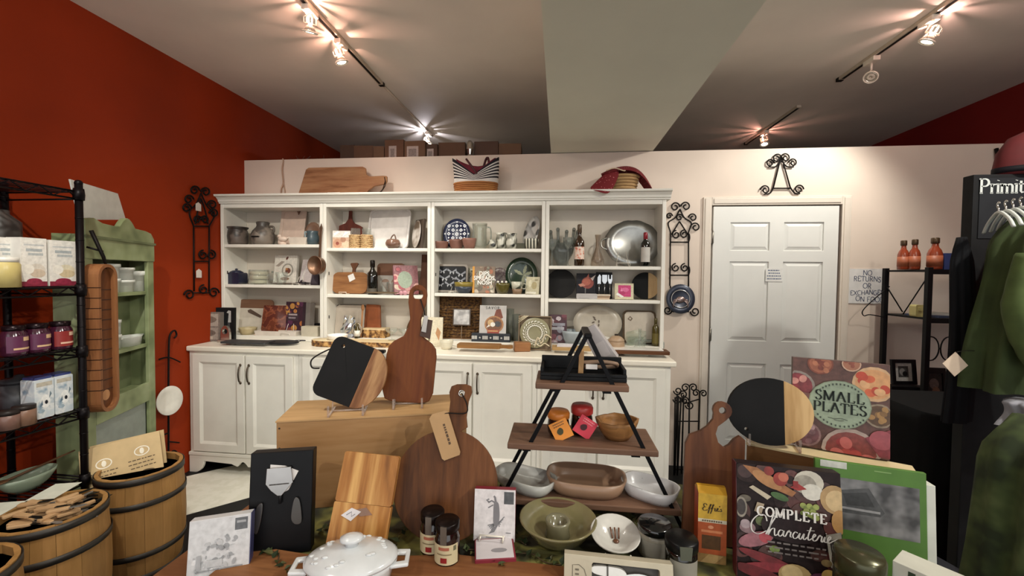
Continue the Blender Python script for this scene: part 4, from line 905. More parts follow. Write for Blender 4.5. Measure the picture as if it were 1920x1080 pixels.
for k in range(22):
    a = 2*PI*k/22; 
    for s_ in (-1, 1):
        ca, sa = math.cos(a+s_*.0), math.sin(a); rr = R_*(.62+.13*s_); a2 = a+.13
        b.prism(circ(rr*math.cos(a2), h*.5+rr*math.sin(a2), R_*.035, 8, R_*.1, a2+s_*.5), .0006, .0012)
b.prism(circ(0, h*.5, R_*.63, 36), .0012, .0016, holes=[circ(0, h*.5, R_*.6, 36)])
b.build('wreath_motif', P('#e6e4d8', .4), pl)
for k in range(3): B().tube([(-w_/2, -.003, h-.05+k*.012), (-w_/2+.07-k*.012, -.003, h)], .003).build('ribbon', P('#cfc3a6', .5), t)
b = B()
b.tube(spl([(w_*.0, -.004, .02), (w_*.1, -.012, .09), (w_*.2, -.006, .05), (w_*.32, -.012, .11), (w_*.5, -.004, .09)], 5, False), .005)
b.tube(spl([(w_*.0, -.004, .06), (w_*.16, -.012, .03), (w_*.3, -.006, .05), (w_*.45, -.01, .03)], 5, False), .004)
b.build('bow', P('#cfc3a6', .5), t)
p = ctr(833, 657); bowl('cream_mug_bowl', 'small cream bowl on the worktop before the wicker tray', 'bowl', p.x, p.y+.06, ZT, .05, .062, P('#d9d3be', .3), .7)
a = ctr(855, 660); b_ = ctr(962, 660); L_ = b_.x-a.x
t = thing('handled_serving_board', 'long brown serving board with a carved handle, flat on the worktop', 'serving board', (a.x, a.y+.06, ZT+.026), 0, -PI/2)
B().prism(rrect(L_*.78, .1, .015, -.05, 0), 0, .025).build('board', W('#7d5731', '#9c7244', 'x'), t, bev=.004)
B().prism(spl([(L_*.76, -.03), (L_*.84, -.014), (L_*.95, -.026), (L_, 0), (L_*.95, .026), (L_*.84, .014), (L_*.76, .03)], 4), 0, .022).build('handle', W('#7d5731', '#9c7244', 'x'), t, bev=.003)
sp_ = B().lathe([(0, 0), (.06, 0), (.1, .01), (.098, .012), (.058, .003), (0, .003)], 24, sx=1.5, sy=.35)
one(sp_, 'oval_glass_dish', G('#cfd4c4', .05, dens=.3), 'shallow greenish oval glass dish lying on the brown serving board', 'dish', (a.x+L_*.45, a.y+.06, ZT+.0265))
p = ctr(980, 660)
o = [(-.055, 0), (.03, -.0), (.055, .0), (.06, .05), (-.05, .055)]
one(B().prism([(-.058, 0), (.055, 0), (.06, .062), (-.056, .066)], 0, .07), 'small_wood_block', W('#7a4d2e', '#a5764e', 'x'), 'small faceted wooden block in front of the wreath plate box', 'block', (p.x, p.y, ZT+.0005), .25, bev=.008)
# ================================================================ BAY 4
Z1, Z2 = SHZ[3]
x, z, w_, h = F(1026, 429, 1082, 498, 3.16, Z1)
t = thing('finger_vase', 'smoky glass vase whose rim rises in rounded fingers', 'vase', (x, 3.17, z+.0005)); GV = G('#b9bdb9', .06, dens=.28)
r = w_*.44
B().lathe([(0, 0), (r*.35, 0), (r*.45, h*.1), (r*.85, h*.35), (r, h*.62), (r*.97, h*.62), (r*.8, h*.36), (r*.4, h*.12), (0, h*.08)], 28, sy=.6).build('body', GV, t)
for k in range(6):
    a = PI*(.04+.92*k/5); x0, y0 = r*math.cos(a), -.3*r*math.sin(a)
    B().tube([(x0, y0, h*.55), (x0*1.08, y0, h*.78), (x0*1.16, y0, h*(.9+.06*(k % 2)))], [.016, .011, .013], 8).ball((x0*1.16, y0, h*(.91+.06*(k % 2))), .014, .013, .016).build('finger', GV, t)
for u, hh, lb in ((1035, .27, 'clear goblet at the divider end of the shelf with the silver tray'), (1065, .29, 'tall clear wine glass next to the floral-label bottle')):
    q = PY(u, 480, 3.08)
    t = thing('wine_glass', lb, 'glass', (q.x, 3.085, Z1+.0005), group='wine glasses by the finger vase')
    B().lathe([(0, 0), (.034, .001), (.005, .008), (.0042, hh*.42), (.02, hh*.46), (.038, hh*.6), (.037, hh*.72), (.0355, hh*.72), (.036, hh*.6), (.018, hh*.47), (0, hh*.44)], 24).build('glass', G('#dfe3e0', .04, dens=.12), t)
wine(F(1077, 421, 1096, 498, 3.07, Z1), 3.075, P('#33200f', .15, coat=.5), '#5b4a3a', PAT('voronoi', ['#b9584a', '#d99c86', '#e3cfc0'], 45, .5, (.1, .5)), 'wine bottle with a pink floral label and pale band', .48, (.16, .46))
x, z, w_, h = F(1134, 415, 1237, 498, 3.18, Z1)
def scal(t_, j): return 1+.035*abs(math.sin(6*t_)) if j in (3, 4) else 1
t = plate('silver_tray', 'large round scalloped pewter tray standing on the shelf', (x, z, w_, h), 3.16, P('#9b9b97', .3, .85, var=.1), .14, wob=scal, cat='tray', deep=.018)
for s_ in (-1, 1): B().tube(spl([(s_*w_*.46, -.015, h*.62), (s_*w_*.56, -.02, h*.56), (s_*w_*.56, -.02, h*.42), (s_*w_*.46, -.015, h*.36)], 5, False), .006).build('tray_handle', P('#a9a9a4', .25, .85), t)
easel(PY(1169, 497, 3.045).x, 3.045, Z1, .09, 'white wire easel at the foot of the pewter tray')
wine(F(1201, 436, 1219, 499, 3.07, Z1), 3.07, P('#10120f', .12, coat=.6), '#8e2430', P('#c3bfb8', .55), 'wine bottle with a red capsule and white label before the pewter tray', .56, (.13, .56))
x, z, w_, h = F(1108, 440, 1134, 498, 3.1, Z1)
t = thing('glass_decanter', 'pale clear glass decanter between the floral bottle and the pewter tray', 'decanter', (x, 3.12, z+.0005)); r = w_*.5
B().lathe([(0, 0), (r, 0), (r*.95, h*.2), (r*.3, h*.6), (r*.28, h*.8), (r*.45, h), (r*.4, h), (r*.22, h*.8), (r*.25, h*.6), (r*.85, h*.2), (0, .01)], 24).build('glass', G('#e6ddd2', .04, dens=.12), t)
# middle shelf
x, z, w_, h = F(1025, 506, 1079, 561, 3.17, Z2)
one(B().prism(circ(0, h*.51, h*.52, 40), 0, .014), 'black_disc_board', P('#191817', .55, var=.3), 'plain black round board leaning at the left of the middle shelf', 'board', (x, 3.15, z+.003), 0, .14, bev=.003)
t = pack('flower_print_box', 'black box printed with a red flower on the middle shelf', 'box', F(1081, 513, 1119, 561, 3.16, Z2), 3.16, .03, '#26252a',
     [('e', .55, .62, .3, .24, '#8d3f33'), ('e', .5, .66, .2, .15, '#b25f4a'), ('p', [(.08, .55), (.2, .45), (.45, .5), (.3, .6)], '#c98a74'), ('p', [(.8, .7), (.95, .95), (.7, .8)], '#d8cac0'), ('p', [(.45, .78), (.6, 1.0), (.62, .8)], '#c0664f'), ('r', .42, .1, .46, .42, '#7d7a78')], 0, .06)
t = pack('cheese_knife_set', 'black box with three silver cheese tools on show', 'box', F(1118, 511, 1148, 561, 3.15, Z2), 3.15, .03, '#101012', None, 0, .06)
h = F(1118, 511, 1148, 561, 3.15, Z2)[3]; w_ = F(1118, 511, 1148, 561, 3.15, Z2)[2]
for k, (cx, sh) in enumerate(((-.32, 0), (.02, 1), (.36, 2))):
    b = B(); b.tube([(cx*w_, -.004, h*.12), (cx*w_, -.004, h*.58)], [.005, .004])
    o = [[(-.012, .55), (.012, .55), (.014, .85), (.002, .92), (-.012, .8)], [(-.018, .66), (-.006, .56), (.006, .56), (.018, .66), (.018, .9), (-.018, .9)], [(-.008, .56), (.008, .56), (.016, .7), (.015, .9), (.008, .9), (.006, .74), (-.006, .74), (-.008, .9), (-.015, .9), (-.016, .7)]][sh]
    b.prism([(cx*w_+p_[0], p_[1]*h) for p_ in o], -.007, -.002); b.build('cheese_tool', P('#b9bbbd', .2, .95), t)
x, z, w_, h = F(1081, 551, 1120, 561, 3.05, Z2)
one(B().prism(rrect(w_, h, .008), 0, .05).box(-w_*.35, -.004, h*.2, w_*.1, 0, h*.5), 'white_linen_roll', P('#b9b6b4', .6), 'rolled white linen in front of the flower box', 'linen', (x, 3.05, Z2+.0006), bev=.006)
for k, c in enumerate(('#c9b39b', '#a08468', '#d0c2ad')):
    x, z, w_, h = F(1119, 552, 1144, 561, 3.05, Z2)
    one(B().box(-w_/2, 0, 0, w_/2, .05, h/3-.001), 'coaster', P(c, .5), ['tan coaster at the bottom of the little stack', 'brown coaster in the middle of the little stack', 'pale coaster on top of the little stack by the cheese tools'][k], 'coaster', (x+(k-1)*.003, 3.055, Z2+.0006+k*h/3), group='stacked coasters')
pack('pink_tile_frame', 'cream picture frame with a bright pink print', 'frame', F(1153, 532, 1188, 562, 3.06, Z2), 3.06, .02, '#cfc8a8',
     [('r', .18, .16, .86, .88, '#c43a74'), ('e', .55, .6, .2, .14, '#d96a98'), ('e', .4, .4, .16, .12, '#b02c62'), ('p', [(.06, .3), (.35, .1), (.5, .16), (.15, .42)], '#ece9e4'), ('p', [(.3, .5), (.36, .75), (.42, .5)], '#e68ab0')], -.06, .14)
x, z, w_, h = F(1184, 511, 1236, 562, 3.15, Z2)
def dipped_board(name, label, R_, t, cut, mats, loc, yaw, tilt, roll=0, hole=None, r2=None):
    """round-ended board, dark-painted on one side of a straight line"""
    th = thing(name, label, 'serving board', loc, yaw, tilt, roll=roll)
    c = circ(0, R_, R_, 44, r2 or R_)
    lo = [p for p in c if p[0] < cut]; hi = [p for p in c if p[0] >= cut]; zz = math.sqrt(max(0, R_*R_-cut*cut))*(r2 or R_)/R_
    lo = sorted(lo, key=lambda p: math.atan2(p[1]-R_, p[0]) % (2*PI)); hi = sorted(hi, key=lambda p: math.atan2(p[1]-R_, p[0]))
    B().prism([(cut, R_+zz)]+lo+[(cut, R_-zz)], 0, t, holes=[circ(*hole, 10)] if hole else []).build('painted_part', mats[0], th, bev=.002)
    B().prism([(cut, R_-zz)]+hi+[(cut, R_+zz)], 0, t).build('wood_part', mats[1], th, bev=.002)
    return th
CHARC = P('#131314', .7, var=.35, scale=7, bump=.1)
dipped_board('dipped_round_board', 'round board half charcoal and half pale wood, end of the middle shelf', h*.5, .014, .02, [CHARC, W('#a98a62', '#c7aa7d', 'z')], (x, 3.14, Z2+.003), -.12, .12)
# bottom of bay 4 and worktop
pack('floral_book_stack', 'dark red floral boxed cookbook beside the wreath plate box', 'book', F(1030, 591, 1063, 640, 3.08, ZL), 3.08, .03, '#4d2f38',
     food(31, 18, ['#7a4650', '#a88a8e', '#5d3038', '#8f8f9a', '#c7bcc0'], .08, .2)+[('r', .2, .6, .9, .7, '#9a9aa4'), ('r', .1, .46, .85, .56, '#b0aeb4')], .1, .08)
x, z, w_, h = F(1052, 618, 1100, 636, 3.06, ZL)
bowl('pale_blue_dish', 'low pale blue dish behind the apex of the A-frame stand', 'dish', x, 3.1, ZL, w_*.48, h*.9, P('#a3adb2', .3), .7)
x, z, w_, h = F(1076, 583, 1163, 640, 3.2, ZL)
def olives(t, R_, dp):
    b = B()
    for k in range(5): b.prism(circ(-R_*.1+.025*math.cos(k*2), R_*1.1+.03*math.sin(k*1.7), .006, 8, .012, k), -.003, -.001)
    b.build('olive_motif', P('#5f5145', .5), t)
plate('large_oval_platter', 'big pale oval platter standing behind the tan lidded pot', (x, ZL, w_*1.04, h*1.18), 3.16, P('#bdb4a4', .3), .12, cat='platter', extra=olives)
for u, v0, rr, lb in ((1100, 612, .075, 'white fluted bowl directly behind the A-frame apex'), (1128, 622, .06, 'white fluted bowl between the A-frame apex and the tan pot')):
    q = PY(u, 630, 3.08); bowl('white_fluted_bowl', lb, 'bowl', q.x, 3.09, ZL, rr, .05, PORC, .6, wob=lambda t_, j: 1+.04*math.sin(9*t_)*(j > 2), group='white fluted bowls')
x, z, w_, h = F(1140, 625, 1172, 650, 2.98, ZT)
t = thing('tan_lidded_pot', 'small tan ceramic pot with a domed lid', 'pot', (x, 2.99, ZT+.0005)); r = w_/2; h = PY(1156, 625, 2.99).z-ZT
B().lathe([(0, 0), (r*.9, 0), (r, h*.15), (r*.97, h*.55), (r*.9, h*.6), (0, h*.6)], 26).build('body', P('#a58a6e', .4), t)
B().lathe([(r*.95, h*.6), (r*.95, h*.66), (r*.6, h*.82), (.01, h*.88), (0, h*.88)], 26).build('lid', P('#ab9176', .4), t)
B().prism(rrect(.025, .012, .004, h*.87), -.006, .006).build('knob', P('#2a221d', .5), t, bev=.002)
x, z, w_, h = F(1168, 584, 1230, 642, 3.14, ZL)
t = thing('cream_square_plate', 'cream square plate with ragged rim in a dark tray, right end of the lowest shelf', 'plate', (x, 3.13, ZL+.004), -.05, .14)
rr_ = random.Random(15); o = [(p[0]*(1+rr_.uniform(-.02, .01)), p[1]*(1+rr_.uniform(-.01, .01))) for p in rrect(w_*.9, h*.94, .035, .008)]
B().prism(rrect(w_, h*1.02, .035), .006, .016).build('tray_back', W('#4a3b2a', '#63513c', 'x'), t)
B().prism(o, -.002, .006).build('dish', P('#c3b8a8', .35), t)
B().prism([(-w_*.36, h*.74), (-w_*.28, h*.84), (-w_*.2, h*.76), (-w_*.26, h*.68)], -.004, -.002, holes=[circ(-w_*.28, h*.76, .008, 8)]).build('diamond_motif', P('#6e5d4c', .5), t)
x, z, w_, h = F(1174, 618, 1212, 642, 3.07, ZL)
b = B(); r2 = random.Random(3); n = 5
for i in range(n+1):
    for j in range(n+1): b.v.append(((i/n-.5)*w_, -.02*math.sin(PI*i/n)+r2.uniform(-.015, .015), j/n*h*(1-.3*abs(i/n-.6))+.001))
for i in range(n):
    for j in range(n): b.f.append([i*(n+1)+j, (i+1)*(n+1)+j, (i+1)*(n+1)+j+1, i*(n+1)+j+1]); b.m.append(0); b.s.append(False)
b.box(-w_*.4, .02, 0, w_*.4, .035, h*.5)
one(b, 'cellophane_wrap', G('#dfe6da', .08, dens=.35), 'crumpled cellophane bundle before the cream square plate', 'wrap', (x, 3.075, ZL+.001))
x = PY(1228, 640, 3.08).x
wine((x, ZL, .05, .2), 3.07, P('#4d431c', .15), '#4d431c', P('#6b5f2c', .4), 'slim olive bottle at the far end of the lowest shelf', .55)
a = ctr(1198, 660); b_ = ctr(1246, 660)
one(B().prism(rrect(b_.x-a.x, .055, .012), -.05, .05, holes=[rrect(b_.x-a.x-.016, .045, .01, .012)]), 'glass_loaf_dish', G('#cdd6d0', .05, dens=.3), 'rectangular greenish glass dish near the worktop end', 'dish', ((a.x+b_.x)/2, a.y+.09, ZT+.02))
q = PY(1206, 640, 2.97)
one(B().lathe([(0, 0), (.04, 0), (.04, .02), (.012, .06), (.009, .14), (.012, .15), (.009, .15), (.006, .06), (0, .02)], 20), 'glass_bud_vase', CLEAR, 'slender clear glass bud vase on the worktop end', 'vase', (q.x-.02, 2.99, ZT+.0205))
a = ctr(1140, 669); b_ = ctr(1258, 673)
t = thing('dark_carving_board', 'long dark wood carving board at the worktop end with a cord', 'carving board', (a.x, a.y+.07, ZT+.021), 0, -PI/2)
B().prism(rrect(b_.x-a.x, .13, .02, -.065, 0), 0, .02).build('board', W('#4a2d1b', '#6b4429', 'x'), t, bev=.006)
B().tube(spl([(.28, -.003, -.05), (.3, -.012, -.06), (.33, -.012, -.05), (.34, -.003, -.04)], 5, False), .003).build('cord', P('#2a211c', .7), t)
one(B().prism(rrect(.36, .1, .01, -.05), 0, .012), 'white_oblong_tray', PORC, 'flat white oblong tray on the dark carving board', 'tray', ((a.x+b_.x)/2-.01, a.y+.1, ZT+.0335), 0, -PI/2, bev=.003)
a = ctr(1036, 664); b_ = ctr(1096, 664)
one(B().prism(rrect(b_.x-a.x+.05, .1, .014, -.05), 0, .022), 'pale_wood_board', W('#9a7a4a', '#b8986a', 'x'), 'pale wooden board on the worktop behind the A-frame stand', 'serving board', ((a.x+b_.x)/2+.02, a.y+.07, ZT+.0225), 0, -PI/2, bev=.005)
one(B().prism(rrect(.12, .035, .01), 0, .07), 'white_napkin_pack', P('#d9d6da', .5), 'soft white napkin pack lying on the pale wooden board', 'napkins', ((a.x+b_.x)/2-.02, a.y+.04, ZT+.023), bev=.008)
# ================================================================ ON TOP OF THE BOOKCASES
ZK = 2.0665
x, z, w_, h = F(560, 313, 725, 361, 3.16, ZK)
t = thing('large_handled_board', 'large brown cutting board lying on its side on the cornice', 'cutting board', (x, 3.14, ZK+.004), 0, .2)
H2 = h*1.04
o = [(-w_*.5, 0), (w_*.27, 0), (w_*.3, H2*.2), (w_*.36, H2*.34), (w_*.48, H2*.4), (w_*.5, H2*.5), (w_*.495, H2*.66), (w_*.44, H2*.68), (w_*.3, H2*.66), (w_*.26, H2*.74), (w_*.245, H2*.95), (w_*.21, H2), (-w_*.41, H2), (-w_*.44, H2*.94)]
B().prism(o, 0, .02).build('board', W('#6f4a2f', '#94684a', 'x', c3='#a57c59'), t, bev=.004)
B().tube(spl([(w_*.47, .0, H2*.62), (w_*.49, -.006, H2*.35), (w_*.45, -.008, H2*.12), (w_*.41, -.006, H2*.06), (w_*.46, -.004, H2*.2), (w_*.485, -.004, H2*.5)], 5, False), .0035).build('leather_thong', P('#2b1b12', .7), t)
easel(PY(619, 361, 3.05).x, 3.1, ZK, .1, 'white wire easel in front of the board on the cornice')
# striped bag
x, z, w_, h = F(848, 296, 937, 361, 3.12, ZK)
t = thing('striped_basket_bag', 'black and white striped tote with a wicker base on the cornice', 'bag', (x, 3.12, ZK+.0005))
r = w_*.46
bk = B().lathe([(0, .001), (r*.92, 0), (r*1.0, h*.3), (r*.94, h*.3), (r*.88, .01), (0, .01)], 32, sy=.55); bk.build('wicker_base', PAT('wave', ['#6b3a1c', '#a5693a'], 60, .7, (.2, .7), (1, 1, .4)), t)
wv = B()
for k in range(6): wv.tube([(r*(1+.006*(-1)**(i+k))*(.93+.012*k)*math.cos(2*PI*i/36), .55*r*(1+.006*(-1)**(i+k))*(.93+.012*k)*math.sin(2*PI*i/36), h*(.03+.05*k)) for i in range(36)], h*.026, 5, closed=True)
wv.build('wicker_weave', W('#8a4f2a', '#b07a48', 'x'), t)
st = [P('#d8d4cf', .8), P('#26242a', .8)]
b = B(); n = 36; rows_ = 15
def edge(a):
    c_ = abs(math.cos(a)); return h*(.5+.5*c_**1.1) if math.sin(a) < 0 else h*(.84+.16*c_**1.5)
for j in range(rows_+1):
    for i in range(n):
        a = 2*PI*i/n; f_ = j/rows_; zz = h*.29+(edge(a)-h*.29)*f_
        q = r*(1.0+.07*f_*abs(math.cos(a))+.02*math.sin(3*a+f_*4)); b.v.append((q*math.cos(a), q*math.sin(a)*(.55-.12*f_), zz))
for j in range(rows_):
    for i in range(n): b.f.append([j*n+i, j*n+(i+1) % n, (j+1)*n+(i+1) % n, (j+1)*n+i]); b.m.append(1 if j % 2 and j > 1 or j == rows_-1 else 0); b.s.append(True)
b.build('striped_cloth', st, t)
b = B()
for j in range(7):
    for i in range(n): a = 2*PI*i/n; f_ = j/6; b.v.append((r*(.9-.0*f_)*math.cos(a), r*.42*math.sin(a), h*.3+(edge(a)*.985-h*.3)*f_))
for j in range(6):
    for i in range(n): b.f.append([j*n+i, j*n+(i+1) % n, (j+1)*n+(i+1) % n, (j+1)*n+i]); b.m.append(0); b.s.append(True)
b.build('lining', P('#7a2436', .8), t)
B().tube(spl([(-r*.35, -r*.42, h*.9), (-r*.2, -r*.5, h*.78), (r*.05, -r*.5, h*.58), (r*.12, -r*.47, h*.5)], 5, False), .008, 6).build('strap', P('#4a1f24', .6), t)
B().tube(spl([(r*.3, r*.3, h*.8), (r*.42, r*.2, h*.98), (r*.55, 0, h*.98), (r*.62, -.02, h*.8)], 5, False), .01, 6).build('strap', P('#4a1f24', .6), t)
# wicker basket with a red bandana
x, z, w_, h = F(1100, 308, 1224, 357, 3.1, ZK)
t = thing('bandana_basket', 'wicker basket on its side with a red bandana spilling over the cornice', 'basket', (x, 3.13, ZK+.0005))
bw = w_*.44
b = B(); b.lathe([(0, .002), (bw*.42, 0), (bw*.55, h*.62), (bw*.5, h*.62), (bw*.38, .01), (0, .01)], 30, sx=1, sy=.7, c=(w_*.06, 0, 0)); b.build('basket_body', PAT('wave', ['#7a5c3a', '#b8986c'], 50, .75, (.2, .7), (1, 1, .5)), t)
rim = B()
for k in range(6): rim.tube([(w_*.06+bw*(.43+.022*k)*(1+.012*(-1)**(i+k))*math.cos(2*PI*i/34), .7*bw*(.43+.022*k)*(1+.012*(-1)**(i+k))*math.sin(2*PI*i/34), h*(.04+.105*k)) for i in range(34)], h*.045, 5, closed=True)
rim.build('wicker_weave', W('#8d6c45', '#b59468', 'x'), t)
RB = PAT('voronoi', ['#c98a88', '#74101a', '#6a0d16'], 60, .85, (.1, .3))
def cloth(pts, name):
    b = B(); m_, k_ = len(pts), len(pts[0])
    for r_ in pts: b.v += [tuple(q) for q in r_]
    for i in range(m_-1):
        for j in range(k_-1): b.f.append([i*k_+j, i*k_+j+1, (i+1)*k_+j+1, (i+1)*k_+j]); b.m.append(0); b.s.append(True)
    o = b.build(name, RB, t); o.modifiers.new('th', 'SOLIDIFY').thickness = .004; o.modifiers.new('s', 'SUBSURF').render_levels = 2
# hanging corner at the front left
cloth([[(-w_*.2, -.07, h*.72), (-w_*.1, -.085, h*.76), (.0, -.085, h*.7)], [(-w_*.34, -.1, h*.4), (-w_*.2, -.115, h*.42), (-w_*.05, -.105, h*.35)], [(-w_*.46, -.13, h*.12), (-w_*.28, -.145, h*.06), (-w_*.12, -.14, h*.02)], [(-w_*.48, -.16, h*.02), (-w_*.34, -.172, -h*.1), (-w_*.2, -.175, -h*.22)]], 'bandana_corner')
# big fold over the back and right
cloth([[(-w_*.3, -.09, h*.55), (-w_*.1, -.105, h*.7), (w_*.12, -.1, h*.72), (w_*.28, -.085, h*.62), (w_*.4, -.07, h*.34), (w_*.5, -.06, h*.04)],
       [(-w_*.3, -.05, h*.66), (-w_*.1, -.04, h*.9), (w_*.12, -.03, h*1.0), (w_*.3, -.02, h*.88), (w_*.42, -.03, h*.52), (w_*.51, -.03, h*.08)],
       [(-w_*.28, .0, h*.7), (-w_*.08, .03, h*.92), (w_*.12, .04, h*1.02), (w_*.3, .04, h*.9), (w_*.42, .03, h*.55), (w_*.52, .02, h*.1)],
       [(-w_*.24, .06, h*.5), (-w_*.06, .09, h*.7), (w_*.12, .1, h*.78), (w_*.28, .1, h*.66), (w_*.38, .09, h*.4), (w_*.46, .08, h*.04)]], 'bandana_fold')
B().tube(spl([(-w_*.22, -.09, h*.7), (-w_*.1, -.1, h*.78), (.02, -.1, h*.68), (w_*.06, -.1, h*.7)], 4, False), .004).build('twine', P('#cdb59a', .8), t)
# ================================================================ BOXES ON THE LOFT BEHIND THE PARTITION
ZLF = ZP-.02
KR = [P('#6b4c38', .75, var=.06), P('#755741', .75, var=.06), P('#5d4436', .75, var=.06)]
for u0, v0, u1, yy, m_, lbl, sticker in [(638, 272, 664, 3.75, 2, 'dim brown carton furthest left on the loft', 0), (664, 273, 699, 3.62, 0, 'low brown carton left of the carton pair with stickers', 0), (700, 274, 720, 3.6, 1, 'narrow brown carton with a pink corner label', 2),
        (721, 262, 757, 3.55, 0, 'tall brown carton with a white strip label, left of the sticker pair', 1), (758, 264, 797, 3.55, 1, 'brown carton with a large square sticker below the glaring spotlight', 3), (798, 270, 820, 3.58, 2, 'small brown carton with a tiny sticker', 3), (822, 267, 872, 3.62, 0, 'wide brown carton left of the foil bottle', 0),
        (889, 265, 934, 3.6, 2, 'brown carton right of the foil bottle', 0), (935, 269, 977, 3.62, 1, 'brown carton at the right end of the loft row', 0)]:
    x, z, w_, h = F(u0, v0, u1, 290, yy, ZLF)
    t = thing('cardboard_box', lbl, 'box', (x, yy, ZLF+.0005), rnd.uniform(-.08, .08), group='cartons on the loft')
    B().box(-w_/2, 0, 0, w_/2, .22, h).build('carton', KR[m_], t, bev=.002)
    if sticker:
        s_ = {1: (.22, .3, .62, .78), 2: (.3, .3, .95, .5), 3: (.12, .36, .68, .8)}[sticker]
        art('sticker', t, w_, h, [('r', *s_, '#b9aca6'), ('r', s_[0]+.08, s_[1]+.06, s_[2]-.1, s_[3]-.1, '#8d817c')])
x, z, w_, h = F(873, 264, 889, 290, 3.56, ZLF)
t = thing('foil_bottle', 'shiny foil-wrapped bottle standing between the loft cartons', 'bottle', (x, 3.56, ZLF+.0005)); r = w_*.45
B().lathe([(0, 0), (r*.8, 0), (r, h*.2), (r*.6, h*.45), (r, h*.65), (r*.9, h*.9), (r*.4, h), (0, h)], 12, sm=False).build('foil', P('#c6c3bd', .15, .95), t)
g = B(); r2 = random.Random(4)
gr = thing('dried_grass_bundle', 'loose bundle of dried grasses at the left end of the loft', 'dried grass', (PY(580, 297, 3.5).x, 3.5, ZLF))
for k in range(26):
    x0 = r2.uniform(-.2, .2); b = B().tube(spl([(x0, r2.uniform(-.04, .04), .02), (x0+r2.uniform(-.06, .06), 0, .05), (x0+r2.uniform(-.12, .12), 0, r2.uniform(.05, .11))], 3, False), .002, 4)
    b.build('grass_stem', P('#6e4a40', .8), gr)
c = B().tube(spl([(0, 0, .0), (.004, .004, -.02), (0, -.008, -.1), (.008, -.006, -.2), (-.012, -.004, -.26), (-.015, -.002, -.345)], 5, False), .005, 6)
c.tube(spl([(.008, -.006, -.2), (.022, -.004, -.28), (.018, -.002, -.34)], 4, False), .004, 6)
one(c, 'hanging_cord', P('#b99c86', .8), 'pale cord hanging down the partition behind the cornice', 'cord', (PY(530, 297, 3.29).x, 3.288, ZP+.006))
# ================================================================ IRONWORK AND NOTICES ON THE WALLS
class Px:
    """draw iron tubes on a wall plane from photo pixels, in metres about an origin on that plane"""
    def __init__(s, fn, o, k): s.fn = fn; s.o = o; s.k = k; s.b = B()
    def p(s, u, v): q = s.fn(u, v)-s.o; return (q.x, q.y, q.z)
    def ln(s, *uv, r=.005): s.b.tube([s.p(*q) for q in uv], r, 6); return s
    def cv(s, *uv, r=.005): s.b.tube(spl([s.p(*q) for q in uv], 6, False), r, 6); return s
    def curl(s, u, v, rp, a0=0, d=1, turns=1.3, r=.005):
        s.b.tube([s.p(u+(rp*(1-.7*i/20))*math.cos(a0+d*2*PI*turns*i/20), v-(rp*(1-.7*i/20))*math.sin(a0+d*2*PI*turns*i/20)) for i in range(21)], r, 6); return s
    def done(s, name, t): o = s.b.build(name, IRON, t); s.b = B(); return o
YW = YP-.012
o = PY(1274, 590, YW); fw = lambda u, v: PY(u, v, YW)
t = thing('iron_plate_rack', 'black scrolled iron plate rack on the wall between bookcase and door', 'plate rack', o); g = Px(fw, o, 1)
g.ln((1257, 452), (1256, 536)).ln((1291, 452), (1291, 536)).done('upright', t)
g.cv((1275, 392), (1266, 408), (1253, 418), (1257, 436), (1257, 454)).cv((1275, 392), (1283, 408), (1296, 418), (1291, 436), (1291, 454)).done('arched_top', t)
g.ln((1274, 415), (1259, 440)).ln((1274, 415), (1290, 440)).done('inner_peak', t)
for u, v, rp, a0, d in ((1266, 388, 9, 0, 1), (1286, 387, 9, PI, -1), (1299, 408, 8, PI, -1), (1304, 426, 9, PI, -1), (1255, 405, 6, 0, 1), (1274, 408, 7, 0, 1), (1303, 584, 9, PI, 1), (1252, 582, 8, 0, -1)):
    g.curl(u, v, rp, a0, d).done('scroll', t)
for v, cs in ((454, ((1268, 440), (1283, 439))), (516, ((1267, 502), (1284, 502)))):
    g.ln((1256, v), (1291, v)).cv((1291, v), (1293, v-8), (1292, v-16)).done('ledge', t)
    for u_, v_ in cs: g.curl(u_, v_, 8, PI/2, 1).done('scroll', t)
g.ln((1257, 536), (1262, 585), (1291, 585), (1291, 536)).done('ledge', t)
def crab(t, R_, dp):
    b = B(); b.ball((0, -.014, R_*.95), R_*.32, .01, R_*.22)
    for s_ in (-1, 1):
        for k in range(4): b.tube(spl([(s_*R_*.2, -.014, R_*.9), (s_*R_*(.4+.03*k), -.018, R_*(.95-.12*k)), (s_*R_*(.5-.02*k), -.012, R_*(.72-.1*k))], 3, False), .004, 5)
    b.build('crab_relief', P('#9a8682', .25, .7), t)
    B().tube([(R_*.6*math.cos(2*PI*k/32), -.012, R_+R_*.6*math.sin(2*PI*k/32)) for k in range(32)], .004, 5, closed=True).build('inner_ring', P('#b9b6b4', .25, .8), t)
x, z, w_, h = F(1249, 534, 1303, 589, 3.255)
t = plate('crab_plate', 'dark blue rimmed plate with a pewter crab on the iron rack', (x, z, w_, h), 3.258, [P('#3a3f4e', .3, .3, var=.2)], .06, extra=crab, deep=.012)
o = PY(1466, 362, YW)
t = thing('iron_plate_easel', 'black scrolled iron plate easel on the wall above the door', 'plate easel', o); g = Px(fw, o, 1)
g.ln((1465, 292), (1450, 352)).ln((1465, 292), (1482, 353)).ln((1448, 353), (1484, 353)).done('frame', t)
for u, v, rp, a0, d in ((1457, 297, 9, 0, 1), (1473, 296, 9, PI, -1), (1444, 306, 8, 0, 1), (1487, 305, 8, PI, -1), (1435, 356, 9, PI, -1), (1498, 355, 9, 0, 1)): g.curl(u, v, rp, a0, d).done('scroll', t)
g.cv((1465, 300), (1455, 312), (1442, 313)).cv((1465, 300), (1475, 312), (1488, 313)).cv((1450, 352), (1444, 362), (1433, 364)).cv((1482, 352), (1490, 362), (1500, 363)).done('arm', t)
